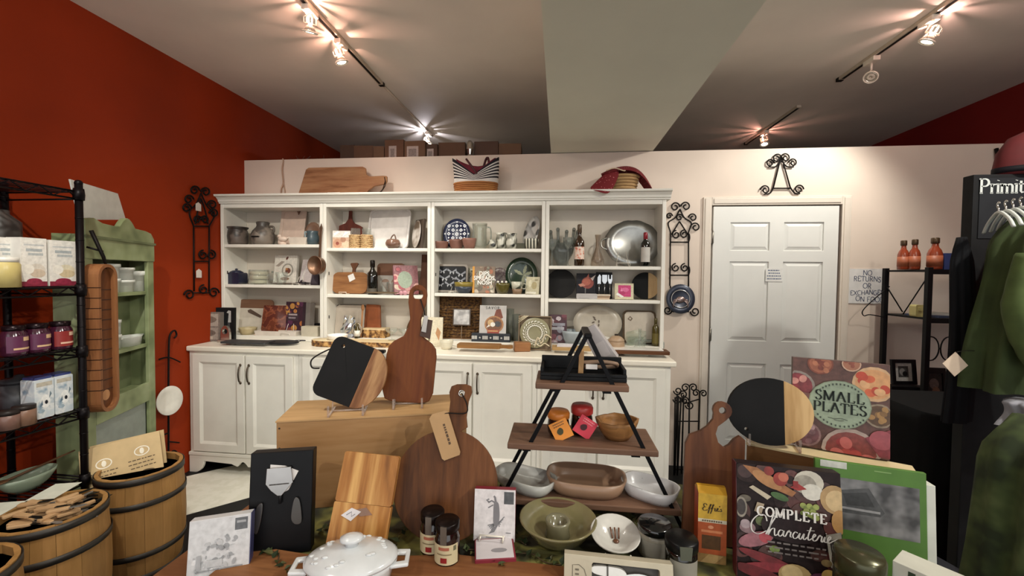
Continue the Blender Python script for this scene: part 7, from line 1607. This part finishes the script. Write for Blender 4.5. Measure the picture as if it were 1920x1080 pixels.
# jars with tags
def tagjar(u, v0, v1, lb, lid, tagc, roll_, yy):
    x, z, w_, h = F(u-21, v0, u+21, v1, yy, Z2_); r = .031; h = PY(u, v0, yy).z-Z2_
    t = thing('preserve_jar', lb, 'jar', (x, yy, Z2_+.0005), group='preserve jars with paper tags')
    B().lathe([(0, 0), (r*.85, 0), (r*1.05, h*.15), (r*1.1, h*.4), (r, h*.62), (r*.85, h*.7), (0, h*.7)], 26).build('glass', P('#1d100c', .1, coat=.6), t)
    B().lathe([(r*.9, h*.66), (r*1.08, h*.7), (r*1.1, h*.88), (r*.98, h*.97), (0, h*.985)], 26).build('lid', P(lid, .4, var=.15), t)
    tg = thing('x', 'x', 'x'); bpy.data.objects.remove(tg)
    s_ = .028; b = B(); b.T = Matrix.Translation((.008, -r*1.22, h*.36)) @ Matrix.Rotation(roll_, 4, 'Y') @ Matrix.Rotation(-.1, 4, 'X')
    b.prism([(-s_, -s_), (s_, -s_), (s_, s_), (-s_, s_)], 0, .001); q = b.build('paper_tag', P(tagc, .6), t)
    b.__init__(); b.T = Matrix.Translation((.008, -r*1.22-.0006, h*.36)) @ Matrix.Rotation(roll_, 4, 'Y') @ Matrix.Rotation(-.1, 4, 'X')
    b.prism(spl([(-.008, -.012), (.002, -.01), (.006, .0), (.0, .008), (-.01, .004), (-.014, -.004)], 3), -.0004, 0); b.build('fruit_print', P('#3c3a1c' if tagc != '#c8384a' else '#3f0d16', .6), q)
    b.__init__(); b.T = Matrix.Translation((.008, -r*1.22-.0006, h*.36)) @ Matrix.Rotation(roll_, 4, 'Y') @ Matrix.Rotation(-.1, 4, 'X')
    lines(b, -.018, .022, .02, 2, .007, .0028, -.0005, 0, 3); b.build('small_print', P('#6b4a2a' if tagc != '#c8384a' else '#d98a8e', .6), q)
tagjar(1047, 768, 828, 'dark preserve jar with an orange lid and orange tag', '#c4752e', '#d98a34', D2(-28), 1.265)
tagjar(1091, 757, 822, 'dark preserve jar with a red lid and red tag', '#a83430', '#c8384a', D2(32), 1.285)
# rustic wooden bowl
p = PY(1155, 835, 1.28)
t = bowl('rustic_olive_bowl', 'rough-edged carved olive wood bowl on the middle A-frame shelf', 'bowl', p.x, 1.268, Z2_, .06, .055, W('#6b4a2a', '#94693e', 'x', scale=2), .6, wob=lambda t_, j: 1+(.09*math.sin(2*t_+.6)+.05*math.sin(5*t_)+.04*math.sin(9*t_))*(j in (3, 4, 5, 6)), th=.007)
# dishes on the bottom shelf
def odish(name, label, x, y, L_, Wd, h, mat, yaw_, pinch=0):
    t = thing(name, label, 'dish', (x, y, Z1_+.0006), yaw_)
    def wob(t_, j): return 1-pinch*math.sin(t_)**2*math.cos(t_)**2*4 if j else 1
    B().lathe([(0, 0), (L_*.4, 0), (L_*.45, h*.3), (L_*.5, h), (L_*.47, h), (L_*.42, h*.3), (L_*.36, .006), (0, .006)], 44, sy=Wd/L_, wob=lambda t_, j: (abs(math.cos(t_))**3+abs(math.sin(t_))**3)**(-1/3)*(1-pinch*math.exp(-((t_-1.9)/.5)**2))).build('dish', mat, t); return t
odish('grey_wavy_dish', 'pale grey oblong dish with a dipped side, left on the lowest A-frame shelf', -.095, 1.262, .2, .12, .04, P('#a5a5a0', .3), D2(-28), .18)
odish('brown_oblong_dish', 'large brown oblong dish in the middle of the lowest A-frame shelf', .09, 1.27, .24, .15, .048, P('#8d705a', .35), D2(-4), .0)
t = odish('speckled_dish', 'speckled white oblong dish, right on the lowest A-frame shelf', .277, 1.255, .165, .11, .04, PAT('voronoi', ['#4b4a48', '#c3c2c2', '#cfcecf'], 60, .25, (.03, .1)), D2(-32), .05)
# ================================================================ CENTRE FRONT: BOWLS, JARS, PACKAGE
p = PZ(1043, 1040, TZ)
t = thing('chip_dip_bowl', 'wide olive glass chip bowl with a raised dip well in its centre', 'bowl', (p.x+.003, p.y+.062, TZ+.0006)); GB = P('#77704f', .15, coat=.4)
B().lathe([(0, 0), (.05, 0), (.075, .02), (.098, .052), (.104, .06), (.1, .062), (.07, .026), (.034, .012), (0, .012)], 40).build('bowl', GB, t)
B().lathe([(.034, .01), (.03, .04), (.034, .052), (.03, .056), (.022, .05), (.02, .03), (0, .028)], 26).build('dip_well', P('#77735c', .15, coat=.4), t)
p = PZ(1155, 1046, TZ)
t = thing('white_flared_bowl', 'small glossy white flared bowl with brown drips on clear prongs', 'bowl', (p.x, p.y+.03, TZ+.014), 0, -.22)
B().lathe([(0, .002), (.02, 0), (.04, .012), (.06, .034), (.063, .04), (.06, .041), (.037, .016), (.015, .006), (0, .006)], 32).build('bowl', P('#c9c7c1', .12, coat=.5), t)
B().ball((.004, .004, .008), .008, .007, .004).build('brown_drip', P('#5d3a26', .3), t)
for k in range(3): B().tube([(-.004+.008*k, .012, .008), (-.008+.011*k, .034, .022)], .0022).build('brown_drip', P('#6b4630', .3), t)
for s_ in (-1, 1): B().tube([(s_*.03, -.05, -.012), (s_*.03, -.058, .03)], .0022).build('prong', WIREW, t)
def pjar(name, label, u, v, r, h, body, lid, lab_c):
    p = PZ(u, v, TZ); t = thing(name, label, 'jar', (p.x, p.y+r*.8, TZ+.0006))
    B().lathe([(0, 0), (r*.95, 0), (r, .005), (r, h*.68), (r*.88, h*.76), (0, h*.76)], 28).build('glass', body, t)
    B().lathe([(r*.95, h*.74), (r*1.04, h*.77), (r*1.04, h*.95), (r*.95, h), (0, h)], 28).build('lid', lid, t)
    b = B(); n = 12; vs = []
    for q in range(n+1):
        a = -PI/2-1.0+2.0*q/n; vs += [(r*1.015*math.cos(a), r*1.015*math.sin(a), h*.14), (r*1.015*math.cos(a), r*1.015*math.sin(a), h*.6)]
    b.add(vs, [(2*q, 2*q+2, 2*q+3, 2*q+1) for q in range(n)], 0, True).build('label', lab_c, t); return t
pjar('black_lid_jar', 'squat jar with a broad glossy black lid by the A-frame foot', 1232, 1052, .041, .08, P('#9a9688', .2), P('#0f1011', .15, coat=.5), P('#a5a296', .5))
t = pjar('clamp_jar', 'tall dark jar with a black lid and label strip in the front row', 1283, 1100, .036, .098, P('#14120f', .12, coat=.5), P('#101011', .35), P('#8d8a80', .5))
B().prism([(-.012, .066), (.012, .066), (.014, .096), (-.014, .096)], -.0385, -.036).build('seal_label', P('#55584c', .5), t)
# window box
p = PY(1150, 1060, .95); w_, h = .24, .1; zt_ = PY(1150, 1045, .95).z
t = thing('window_gift_box', 'cream gift box with a window showing a white-handled spreader', 'gift box', (p.x+.008, .925, TZ+.003), D2(-2), .3); h = (zt_-TZ-.003)/math.cos(.3)
B().prism([(-w_/2, 0), (w_/2, 0), (w_/2, h), (-w_/2, h)], 0, .03, holes=[rrect(w_*.62, h*.7, .006, h*.12, -w_*.24)]).box(-w_/2, .026, 0, w_/2, .03, h).build('box', P('#b9b19c', .55), t, bev=.001)
B().prism(rrect(w_*.62, h*.7, .006, h*.12, -w_*.24), .018, .026).build('inner_tray', P('#4a4642', .5), t)
B().prism(spl([(-w_*.22, h*.5), (-.005, h*.42), (w_*.06, h*.45), (w_*.08, h*.58), (.0, h*.72), (-w_*.22, h*.7)], 5), .004, .016).build('white_handle', P('#e3e3e0', .3), t, bev=.003)
B().prism(spl([(w_*.06, h*.5), (w_*.2, h*.44), (w_*.34, h*.5), (w_*.2, h*.6)], 4), .008, .011).build('spreader_blade', CHR, t)
B().box(-w_*.1, .003, h*.4, -w_*.085, .017, h*.75).build('elastic_band', P('#55524e', .6), t)
b = B(); b.ribbon([(-w_*.42, h*.05), (-w_*.42, h*.7), (-w_*.36, h*.72), (-w_*.31, h*.6), (-w_*.27, h*.2)], lambda q: .0015, -.0006)
for k in range(4): b.box(-w_*.395, -.0008, h*(.55-.13*k), -w_*.36, -.0003, h*(.6-.13*k))
b.build('printed_border', P('#6b6456', .6), t)
# ================================================================ RIGHT FRONT
# hooked paddle board
w_, bh = .152, .262
t = thing('hooked_paddle_board', 'plain brown board with a ring handle and hooked shoulder', 'paddle board', (PY(1331, 900, 1.17).x, 1.13, TZ+.004), D2(-6), .16)
ol = [(-w_*.52, 0), (w_*.46, 0), (w_*.5, .04), (w_*.52, bh*.8), (w_*.54, bh+.012), (w_*.46, bh+.022), (w_*.36, bh+.012), (w_*.28, bh-.004), (w_*.2, bh-.012), (w_*.1, bh+.0), (w_*.06, bh+.022), (w_*.1, bh+.042), (w_*.24, bh+.06)]
ol += [(w_*.18+.024*math.cos(a), bh+.085+.024*math.sin(a)) for a in [-.5+k*(PI+.9)/10 for k in range(11)]]
ol += [(w_*.02, bh+.06), (-w_*.08, bh+.04), (-w_*.2, bh+.026), (-w_*.38, bh+.014), (-w_*.45, bh-.01), (-w_*.48, bh*.6)]
B().prism(ol, 0, .016, holes=[circ(w_*.18, bh+.085, .009, 14)]).build('board', W('#47291a', '#5d3822', 'z', c3='#6b452b', seed=4), t, bev=.003)
# second crate and what stands on it
YC2 = D2(-26.8)
t = thing('small_wooden_crate', 'smaller brown wooden crate at the right of the table', 'crate', (.543, 1.25, TZ+.0005), YC2); C2H = .236
B().box(0, 0, 0, .36, .012, C2H-.006).build('front_board', W('#5f4128', '#7a5636', 'x'), t)
B().box(0, .058, 0, .36, .07, C2H-.006).build('back_board', W('#5f4128', '#7a5636', 'x'), t)
for x_ in (0, .348): B().box(x_, .012, 0, x_+.012, .058, C2H-.006).build('end_board', W('#5f4128', '#7a5636', 'x'), t)
B().box(-.002, -.002, C2H-.006, .362, .072, C2H).build('top_board', P('#cdbb92', .5), t)  # pale colour stands in for light falling on the crate's top edge
ZC2 = TZ+.0005+C2H
def c2(u, y_): return PY(u, 830, y_).x
t = dipped_board('charcoal_round_board', 'charcoal and pale wood round board standing on the smaller crate', .108, .015, .036, [CHARC, W('#8a6a42', '#b08d5e', 'z', c3='#c9a878')], (PY(1444, 800, 1.22).x, 1.213, ZC2-.008), D2(-8), .14, hole=(-.06, .055, .005), r2=.092)
acrylic(PY(1450, 836, 1.225).x, 1.228, ZC2, .12, 'clear acrylic stand under the charcoal round board', D2(-16))
# SMALL PLATES box
a = PY(1492, 660, 1.3); w_ = .212; h = PY(1580, 668, 1.24).z-ZC2
t = thing('small_plates_box', 'square box lettered Small Plates around a pale green oval', 'box', (.758, 1.205, ZC2+.004), D2(-22), .1)
h = .245
B().box(-w_/2, 0, 0, w_/2, .035, h).build('box', P('#4a2f28', .5), t, bev=.001)
FP = ['#7a3f30', '#9a5a44', '#b9805a', '#6b3a32', '#8d2f24', '#c9a47c', '#5a3a30']
it = [('r', 0, 0, 1, 1, '#5d3c33')]
def bowlp(x_, z_, r_, rim, fill, dots): 
    o = [('e', x_, z_, r_, r_*.85, rim), ('e', x_, z_, r_*.86, r_*.72, fill)]; q = random.Random(int(x_*99+z_*7))
    return o+[('e', x_+q.uniform(-.6, .6)*r_, z_+q.uniform(-.5, .5)*r_, r_*.25, r_*.18, q.uniform(0, 3), q.choice(dots)) for _ in range(9)]
it += bowlp(.05, .68, .2, '#8a8078', '#7a2f34', ['#a54a4e', '#c98a80', '#8a3038'])+bowlp(.85, .78, .22, '#c9a47c', '#d09a68', ['#b8442a', '#c9603a', '#d9a878'])+bowlp(.3, .95, .14, '#7a3f2c', '#9a5a40', ['#b07050', '#7a3828'])+bowlp(.9, .45, .15, '#8a7a66', '#5a4028', ['#a07a48', '#7a5a34'])+bowlp(.62, .02, .3, '#a8968c', '#7d3a34', ['#a0403a', '#8a2f30', '#b8605a'])+bowlp(.16, .15, .16, '#8a6a68', '#6b4448', ['#a88a8c', '#7d5a5e'])+bowlp(.62, .98, .1, '#c0a088', '#a06a50', ['#8a4a38'])
it += [('p', [(.76, .2), (1, .32), (1, .02), (.9, .02)], '#7a3038'), ('e', .92, .2, .12, .1, .5, '#9a4a52'), ('p', [(.0, .5), (.2, .42), (.24, .6), (.08, .62)], '#6b443c')]
it += [('e', .5, .52, .325, .265, '#7f8a72'), ('e', .5, .52, .315, .255, '#93a38c')]
art('food_photo_cover', t, w_, h, it)
b = B(); letters(b, 'SMALL', .026, .001, h*.555, -.0075, .0046, .001, .1, sp=.1); b.build('title', P('#1d2420', .5), t)
b = B(); letters(b, 'PLATES', .026, .001, h*.43, -.0075, .0046, .001, .1, sp=.05); b.build('title', P('#1d2420', .5), t)
for a1_, a2_, rr in ((140, -100, .058), (215, 110, .06)):
    b = B()
    for k in range(13):
        a0 = D2(a1_+a2_*k/12); b.box(.002+rr*math.cos(a0)-.0016, -.0078, h*.52+rr*.95*math.sin(a0)-.0025, .002+rr*math.cos(a0)+.0016, -.0074, h*.52+rr*.95*math.sin(a0)+.0025)
    b.build('curved_print', P('#3c463c', .5), t)
b = B(); b.ribbon(spl([(-.025, h*.37), (-.01, h*.362), (.004, h*.372), (.018, h*.36)], 4, False), lambda q: .0013, -.0076).ribbon(spl([(-.012, h*.352), (0, h*.345), (.01, h*.353)], 4, False), lambda q: .0012, -.0076); b.build('flourish', P('#2a322c', .5), t)
# COMPLETE charcuterie book
w_, h = .216, .262; p = PY(1478, 1000, 1.01)
t = thing('charcuterie_book', 'dark cookbook titled Complete Charcuterie surrounded by food', 'book', (p.x+.0, 1.0, TZ+.003), D2(-8), .13)
B().box(-w_/2, 0, 0, w_/2, .035, h).build('book', P('#241b1c', .4), t, bev=.001)
B().box(-w_/2-.0012, 0, 0, -w_/2, .035, h).build('spine', P('#5a1f26', .45), t)
DKP = ['#3a2422', '#4b2f2a', '#57302c', '#2e2322']
it = [('r', 0, 0, 1, 1, '#251b1b')]+food(41, 40, DKP, .05, .13)
it += [('p', [(.06, .99), (.2, .98), (.58, .8), (.54, .76), (.4, .8), (.2, .88)], '#8f5f38'), ('e', .3, .88, .16, .05, -.5, '#a5764a'), ('e', .32, .96, .05, .04, '#7d2a22'), ('e', .43, .9, .07, .06, '#8d3026'), ('e', .46, .92, .05, .04, '#b0604a'),
       ('e', .7, .9, .14, .1, '#b9b4a6'), ('e', .66, .88, .11, .08, '#8d887c'), ('e', .73, .82, .1, .07, '#c9c6bb'), ('p', [(.52, .84), (.6, .88), (.68, .84), (.6, .82)], '#8d2420'), ('r', .55, .84, .6, .9, '#7d1f1c'),
       ('p', [(.12, .8), (.16, .82), (.34, .74), (.3, .71)], '#b3a892'), ('e', .42, .75, .09, .03, -.3, '#3d5a30'), ('e', .93, .78, .13, .12, '#a5875c'), ('e', .95, .77, .1, .09, '#c2a87c'), ('e', .98, .6, .08, .1, '#a8804c'),
       ('e', .08, .7, .06, .03, '#5d5548'), ('e', .04, .62, .06, .09, '#8d8578'), ('e', .04, .62, .045, .07, '#3a3230'), ('p', [(.17, .6), (.24, .58), (.27, .67), (.2, .68)], '#a3937c'), ('e', .23, .52, .05, .04, '#57603a'), ('e', .27, .5, .04, .03, '#6b7448')]
it += [('e', .64+.03*(k % 5), .7-.045*(k//5)-.02*(k % 2), .03, .024, '#6d7a3c' if k % 2 else '#8a944e') for k in range(15)]
it += [('e', .1, .45, .08, .05, '#7d6468'), ('e', .18, .36, .18, .06, .35, '#8d5a62'), ('e', .27, .39, .06, .05, '#a5444c'), ('e', .08, .48, .05, .04, '#9a8a8e'), ('e', .36, .3, .05, .03, '#6d8040'), ('e', .3, .2, .3, .04, -.25, '#6b1f24'), ('e', .3, .14, .26, .04, .1, '#7d2830'), ('e', .2, .08, .25, .05, -.2, '#5d1a20'), ('e', .55, .1, .16, .1, '#a58c5c'), ('e', .52, .12, .1, .07, '#bfa878'),
       ('e', .8, .08, .14, .08, '#4b1f38'), ('e', .86, .14, .07, .06, '#a5884a'), ('e', .95, .05, .1, .1, '#7a3038'), ('p', [(.84, .48), (.98, .52), (1, .2), (.88, .22)], '#8d8a80'), ('p', [(.87, .44), (.95, .46), (.97, .28), (.9, .28)], '#2c2a28'), ('e', .84, .25, .05, .03, '#6b5a3a')]
it += [('e', .53, .5, .3, .13, '#2a2021')]
art('food_photo_cover', t, w_, h, it)
b = B(); letters(b, 'COMPLETE', .02, .006, h*.575, -.009, .0046, .0019, .12, sp=.14); b.T = None; b.build('title', P('#dcd9d4', .5), t)
cur = [  # cursive word drawn as connected pen strokes (x in em, z in em)
 [(.95, .95), (.75, 1.35), (.3, 1.3), (-.05, .75), (.05, .15), (.5, -.05), (1.0, .25)],
 [(1.0, .0), (1.25, .8), (1.45, 1.3), (1.3, 1.35), (1.2, .7), (1.15, .0), (1.3, .4), (1.5, .5), (1.55, .2), (1.62, .0), (1.8, .15)],
 [(2.1, .42), (1.9, .45), (1.8, .2), (1.92, .0), (2.08, .15), (2.15, .42), (2.15, .1), (2.28, .05), (2.4, .4), (2.5, .5), (2.45, .38), (2.6, .4), (2.6, .1), (2.72, .05)],
 [(3.05, .4), (2.88, .46), (2.76, .22), (2.86, .0), (3.05, .08), (3.2, .42), (3.17, .1), (3.3, .02), (3.46, .42), (3.45, .1), (3.55, .02), (3.68, .2)],
 [(3.85, .95), (3.74, .3), (3.8, .02), (3.95, .12), (4.08, .25), (4.2, .4), (4.12, .5), (4.03, .25), (4.12, .02), (4.3, .1), (4.42, .4), (4.5, .48), (4.46, .38), (4.6, .4), (4.6, .08), (4.7, .05), (4.8, .4), (4.8, .1), (4.9, .03), (5.02, .15), (5.16, .38), (5.08, .48), (4.98, .22), (5.08, .0), (5.35, .2), (5.6, .35)],
 [(3.6, .68), (4.1, .72)], [(4.83, .62), (4.85, .66)]]
b = B(); em = .031
for st in cur: b.ribbon([(p_[0]*em-w_*.37+p_[1]*em*.15, p_[1]*em+h*.42) for p_ in spl(st, 6, False)], lambda q: .0009+.0021*abs(q.y), -.0092)
b.build('script_title', P('#cfccc8', .5), t)
b = B(); lines(b, -.05, .075, h*.355, 3, .011, .0035, -.009, 0, 7); b.build('subtitle_print', P('#6e6663', .5), t)
# biscuit carton
w_, h, d_ = .066, .184, .045; p = PZ(1337, 1062, TZ)
t = thing('biscuit_carton', 'slim orange and yellow Effies biscuit carton', 'carton', (p.x, p.y+.01, TZ+.001), D2(-6), .03)
B().box(-w_/2, 0, 0, w_/2, d_, h*.93).build('carton', P('#a8431c', .5), t, bev=.001)
b = B(); b.add([(-w_/2, 0, h*.93), (w_/2, 0, h*.93), (w_/2, d_, h*.93), (-w_/2, d_, h*.93), (-w_/2, d_*.35, h), (w_/2, d_*.35, h), (w_/2, d_*.6, h), (-w_/2, d_*.6, h)], [(0, 1, 5, 4), (1, 2, 6, 5), (2, 3, 7, 6), (3, 0, 4, 7), (4, 5, 6, 7)]); b.build('folded_top', P('#b98a1e', .5), t)
art('front_print', t, w_, h*.93, [('r', 0, 0, 1, 1, '#a04a22'), ('r', 0, .62, 1, 1, '#c09a34'), ('r', 0, .585, 1, .635, '#c9c0a8'), ('e', .45, .52, .1, .025, '#c98a68'), ('r', .12, .44, .86, .475, '#c07850'), ('r', .14, .2, .8, .4, '#4b2f14'), ('r', 0, 0, 1, .13, '#8a6a3c'), ('p', [(.1, .0), (.6, .0), (.9, .12), (.4, .13)], '#a98a58')])
b = B(); em = .0155; zz = h*.93*.76
for st in ([(.75, .85), (.5, 1.1), (.25, .95), (.35, .6), (.6, .55), (.3, .5), (.1, .2), (.35, -.05), (.85, .15)], [(.95, .3), (1.2, .7), (1.35, 1.05), (1.22, .95), (1.05, .1), (.9, -.45)], [(1.35, .3), (1.6, .7), (1.75, 1.05), (1.62, .95), (1.45, .1), (1.25, -.45)], [(1.1, .45), (1.9, .5)], [(1.95, .5), (1.9, .1), (2.05, .05), (2.2, .2), (2.4, .45), (2.3, .55), (2.2, .25), (2.35, .05), (2.6, .2)], [(2.62, .95), (2.58, .75)], [(2.95, .5), (2.75, .45), (2.9, .2), (2.75, .05), (2.62, .12)], [(1.98, .72), (2.0, .76)]):
    b.ribbon([(p_[0]*em-w_*.37, p_[1]*em+zz) for p_ in spl(st, 5, False)], lambda q: .0008+.0016*abs(q.y), -.0018)
b.build('script_name', P('#3a2a10', .5), t)
b = B()
for k in range(9): b.box(-w_*.36+k*w_*.08, -.0017, h*.93*.6, -w_*.36+k*w_*.08+w_*.05, -.0013, h*.93*.622)
b.build('variety_print', P('#5d4a3a', .5), t)
# green package with grey window
w_, h = .215, .262; p = PY(1622, 960, 1.06)
t = thing('green_package', 'green retail package with a grey photo panel and white edge', 'package', (.735, 1.045, TZ+.003), D2(-14), .1)
B().box(-w_/2, 0, 0, w_/2, .012, h).build('card', P('#4f7a2c', .5), t, bev=.001)
B().box(w_/2+.001, .004, 0, w_/2+.018, .05, h*.9).build('white_edge', P('#d3d6cc', .5), t, bev=.001)
art('photo_panel', t, w_, h, [('r', .12, .4, .94, .86, PAT('noise', ['#3c3c3d', '#6a6a6b', '#8b8b8c'], 22, .5, (.36, .66))), ('p', [(.2, .74), (.5, .8), (.64, .6), (.6, .56), (.25, .55), (.16, .62)], '#4a4b4c'), ('p', [(.26, .72), (.48, .76), (.55, .64), (.3, .62)], '#343536'), ('r', .22, .585, .6, .605, '#9a9a9b'), ('r', .05, .94, .3, 1.0, '#c3c6bd'), ('r', .55, .955, .7, .965, '#7da05c')])
b = B()
for k in range(7): b.box(w_*.3, -.001, h*(.3-.022*k), w_*.325, -.0004, h*(.313-.022*k))
b.build('vertical_print', P('#8fb06e', .5), t)
# glass storage jar with metal lid
t = pjar('storage_jar', 'olive glass jar with a domed metallic lid before the green package', 1616, 1120, .042, .158, P('#2e3018', .12, coat=.5), P('#4a4a34', .25, .5), P('#3a3c20', .4))
t.location.y = .9; t.location.x = PY(1616, 1040, .9).x-.005
# striped box at the front right
a = PY(1682, 1040, .88); b_ = PY(1830, 1078, .8)
t = thing('striped_box', 'white box with dark vertical stripes at the lower right edge', 'box', ((a.x+b_.x)/2, (a.y+b_.y)/2, TZ+.001), math.atan2(b_.y-a.y, b_.x-a.x)); L_ = (b_-a).length+.01; h = (a.z+b_.z)/2-TZ-.028
B().box(-L_/2, 0, 0, L_/2, .06, h).build('box', P('#c9c9bd', .5), t, bev=.001)
for k, c in enumerate(('#31402f', '#4a3344', '#3c3f4e', '#2f3a30')):
    x_ = -L_/2+L_*(.2+.24*k); B().box(x_, -.0006, 0, x_+L_*.09, 0, h*.95).build('stripe', P(c, .5), t)
# ivy sprigs on the cloth
LEAF = [P('#25301c', .6, var=.2), P('#3a4522', .6, var=.2), P('#4b4a1e', .6, var=.2)]
r2 = random.Random(14)
for k, (u, v) in enumerate(((640, 985), (905, 1055), (1010, 1050), (760, 1000), (965, 1000), (1130, 985), (1190, 975), (520, 1062))):
    p = PZ(u, v, TZ+.002)
    t = thing('ivy_sprig', ['sprig of dark artificial ivy behind the olive wood board', 'sprig of ivy beside the flat napkin pack', 'sprig of ivy left of the cream window box', 'sprig of ivy at the foot of the round paddle board', 'sprig of ivy beside the chip bowl', 'sprig of ivy behind the glossy white bowl', 'sprig of ivy under the A-frame shelf at the right', 'sprig of ivy below the black gift box'][k], 'ivy', (p.x, p.y, TZ+.0012 if v < 1050 or u > 960 else TP+.001), r2.uniform(0, 6), group='ivy sprigs on the table')
    B().tube(spl([(-.06, 0, .004), (-.02, .012, .008), (.02, -.008, .006), (.06, .004, .004)], 4, False), .0015, 5).build('stem', P('#4a3a22', .7), t)
    for q in range(9):
        s_ = r2.uniform(.012, .02); x_ = -.06+.015*q; a = r2.uniform(-1, 1)+(1.6 if q % 2 else -1.6)
        b = B(); b.T = Matrix.Translation((x_, .004*(-1)**q, .006)) @ Matrix.Rotation(a, 4, 'Z') @ Matrix.Rotation(r2.uniform(-.5, -.1), 4, 'Y')
        b.add([(0, 0, 0), (s_*.5, s_*.5, .003), (s_, s_*.25, .002), (s_*1.5, 0, 0), (s_, -s_*.25, .002), (s_*.5, -s_*.5, .003), (s_*.7, 0, -.001)], [(0, 6, 1), (1, 6, 2), (2, 6, 3), (3, 6, 4), (4, 6, 5), (5, 6, 0)])
        b.build('leaf', LEAF[q % 3], t)
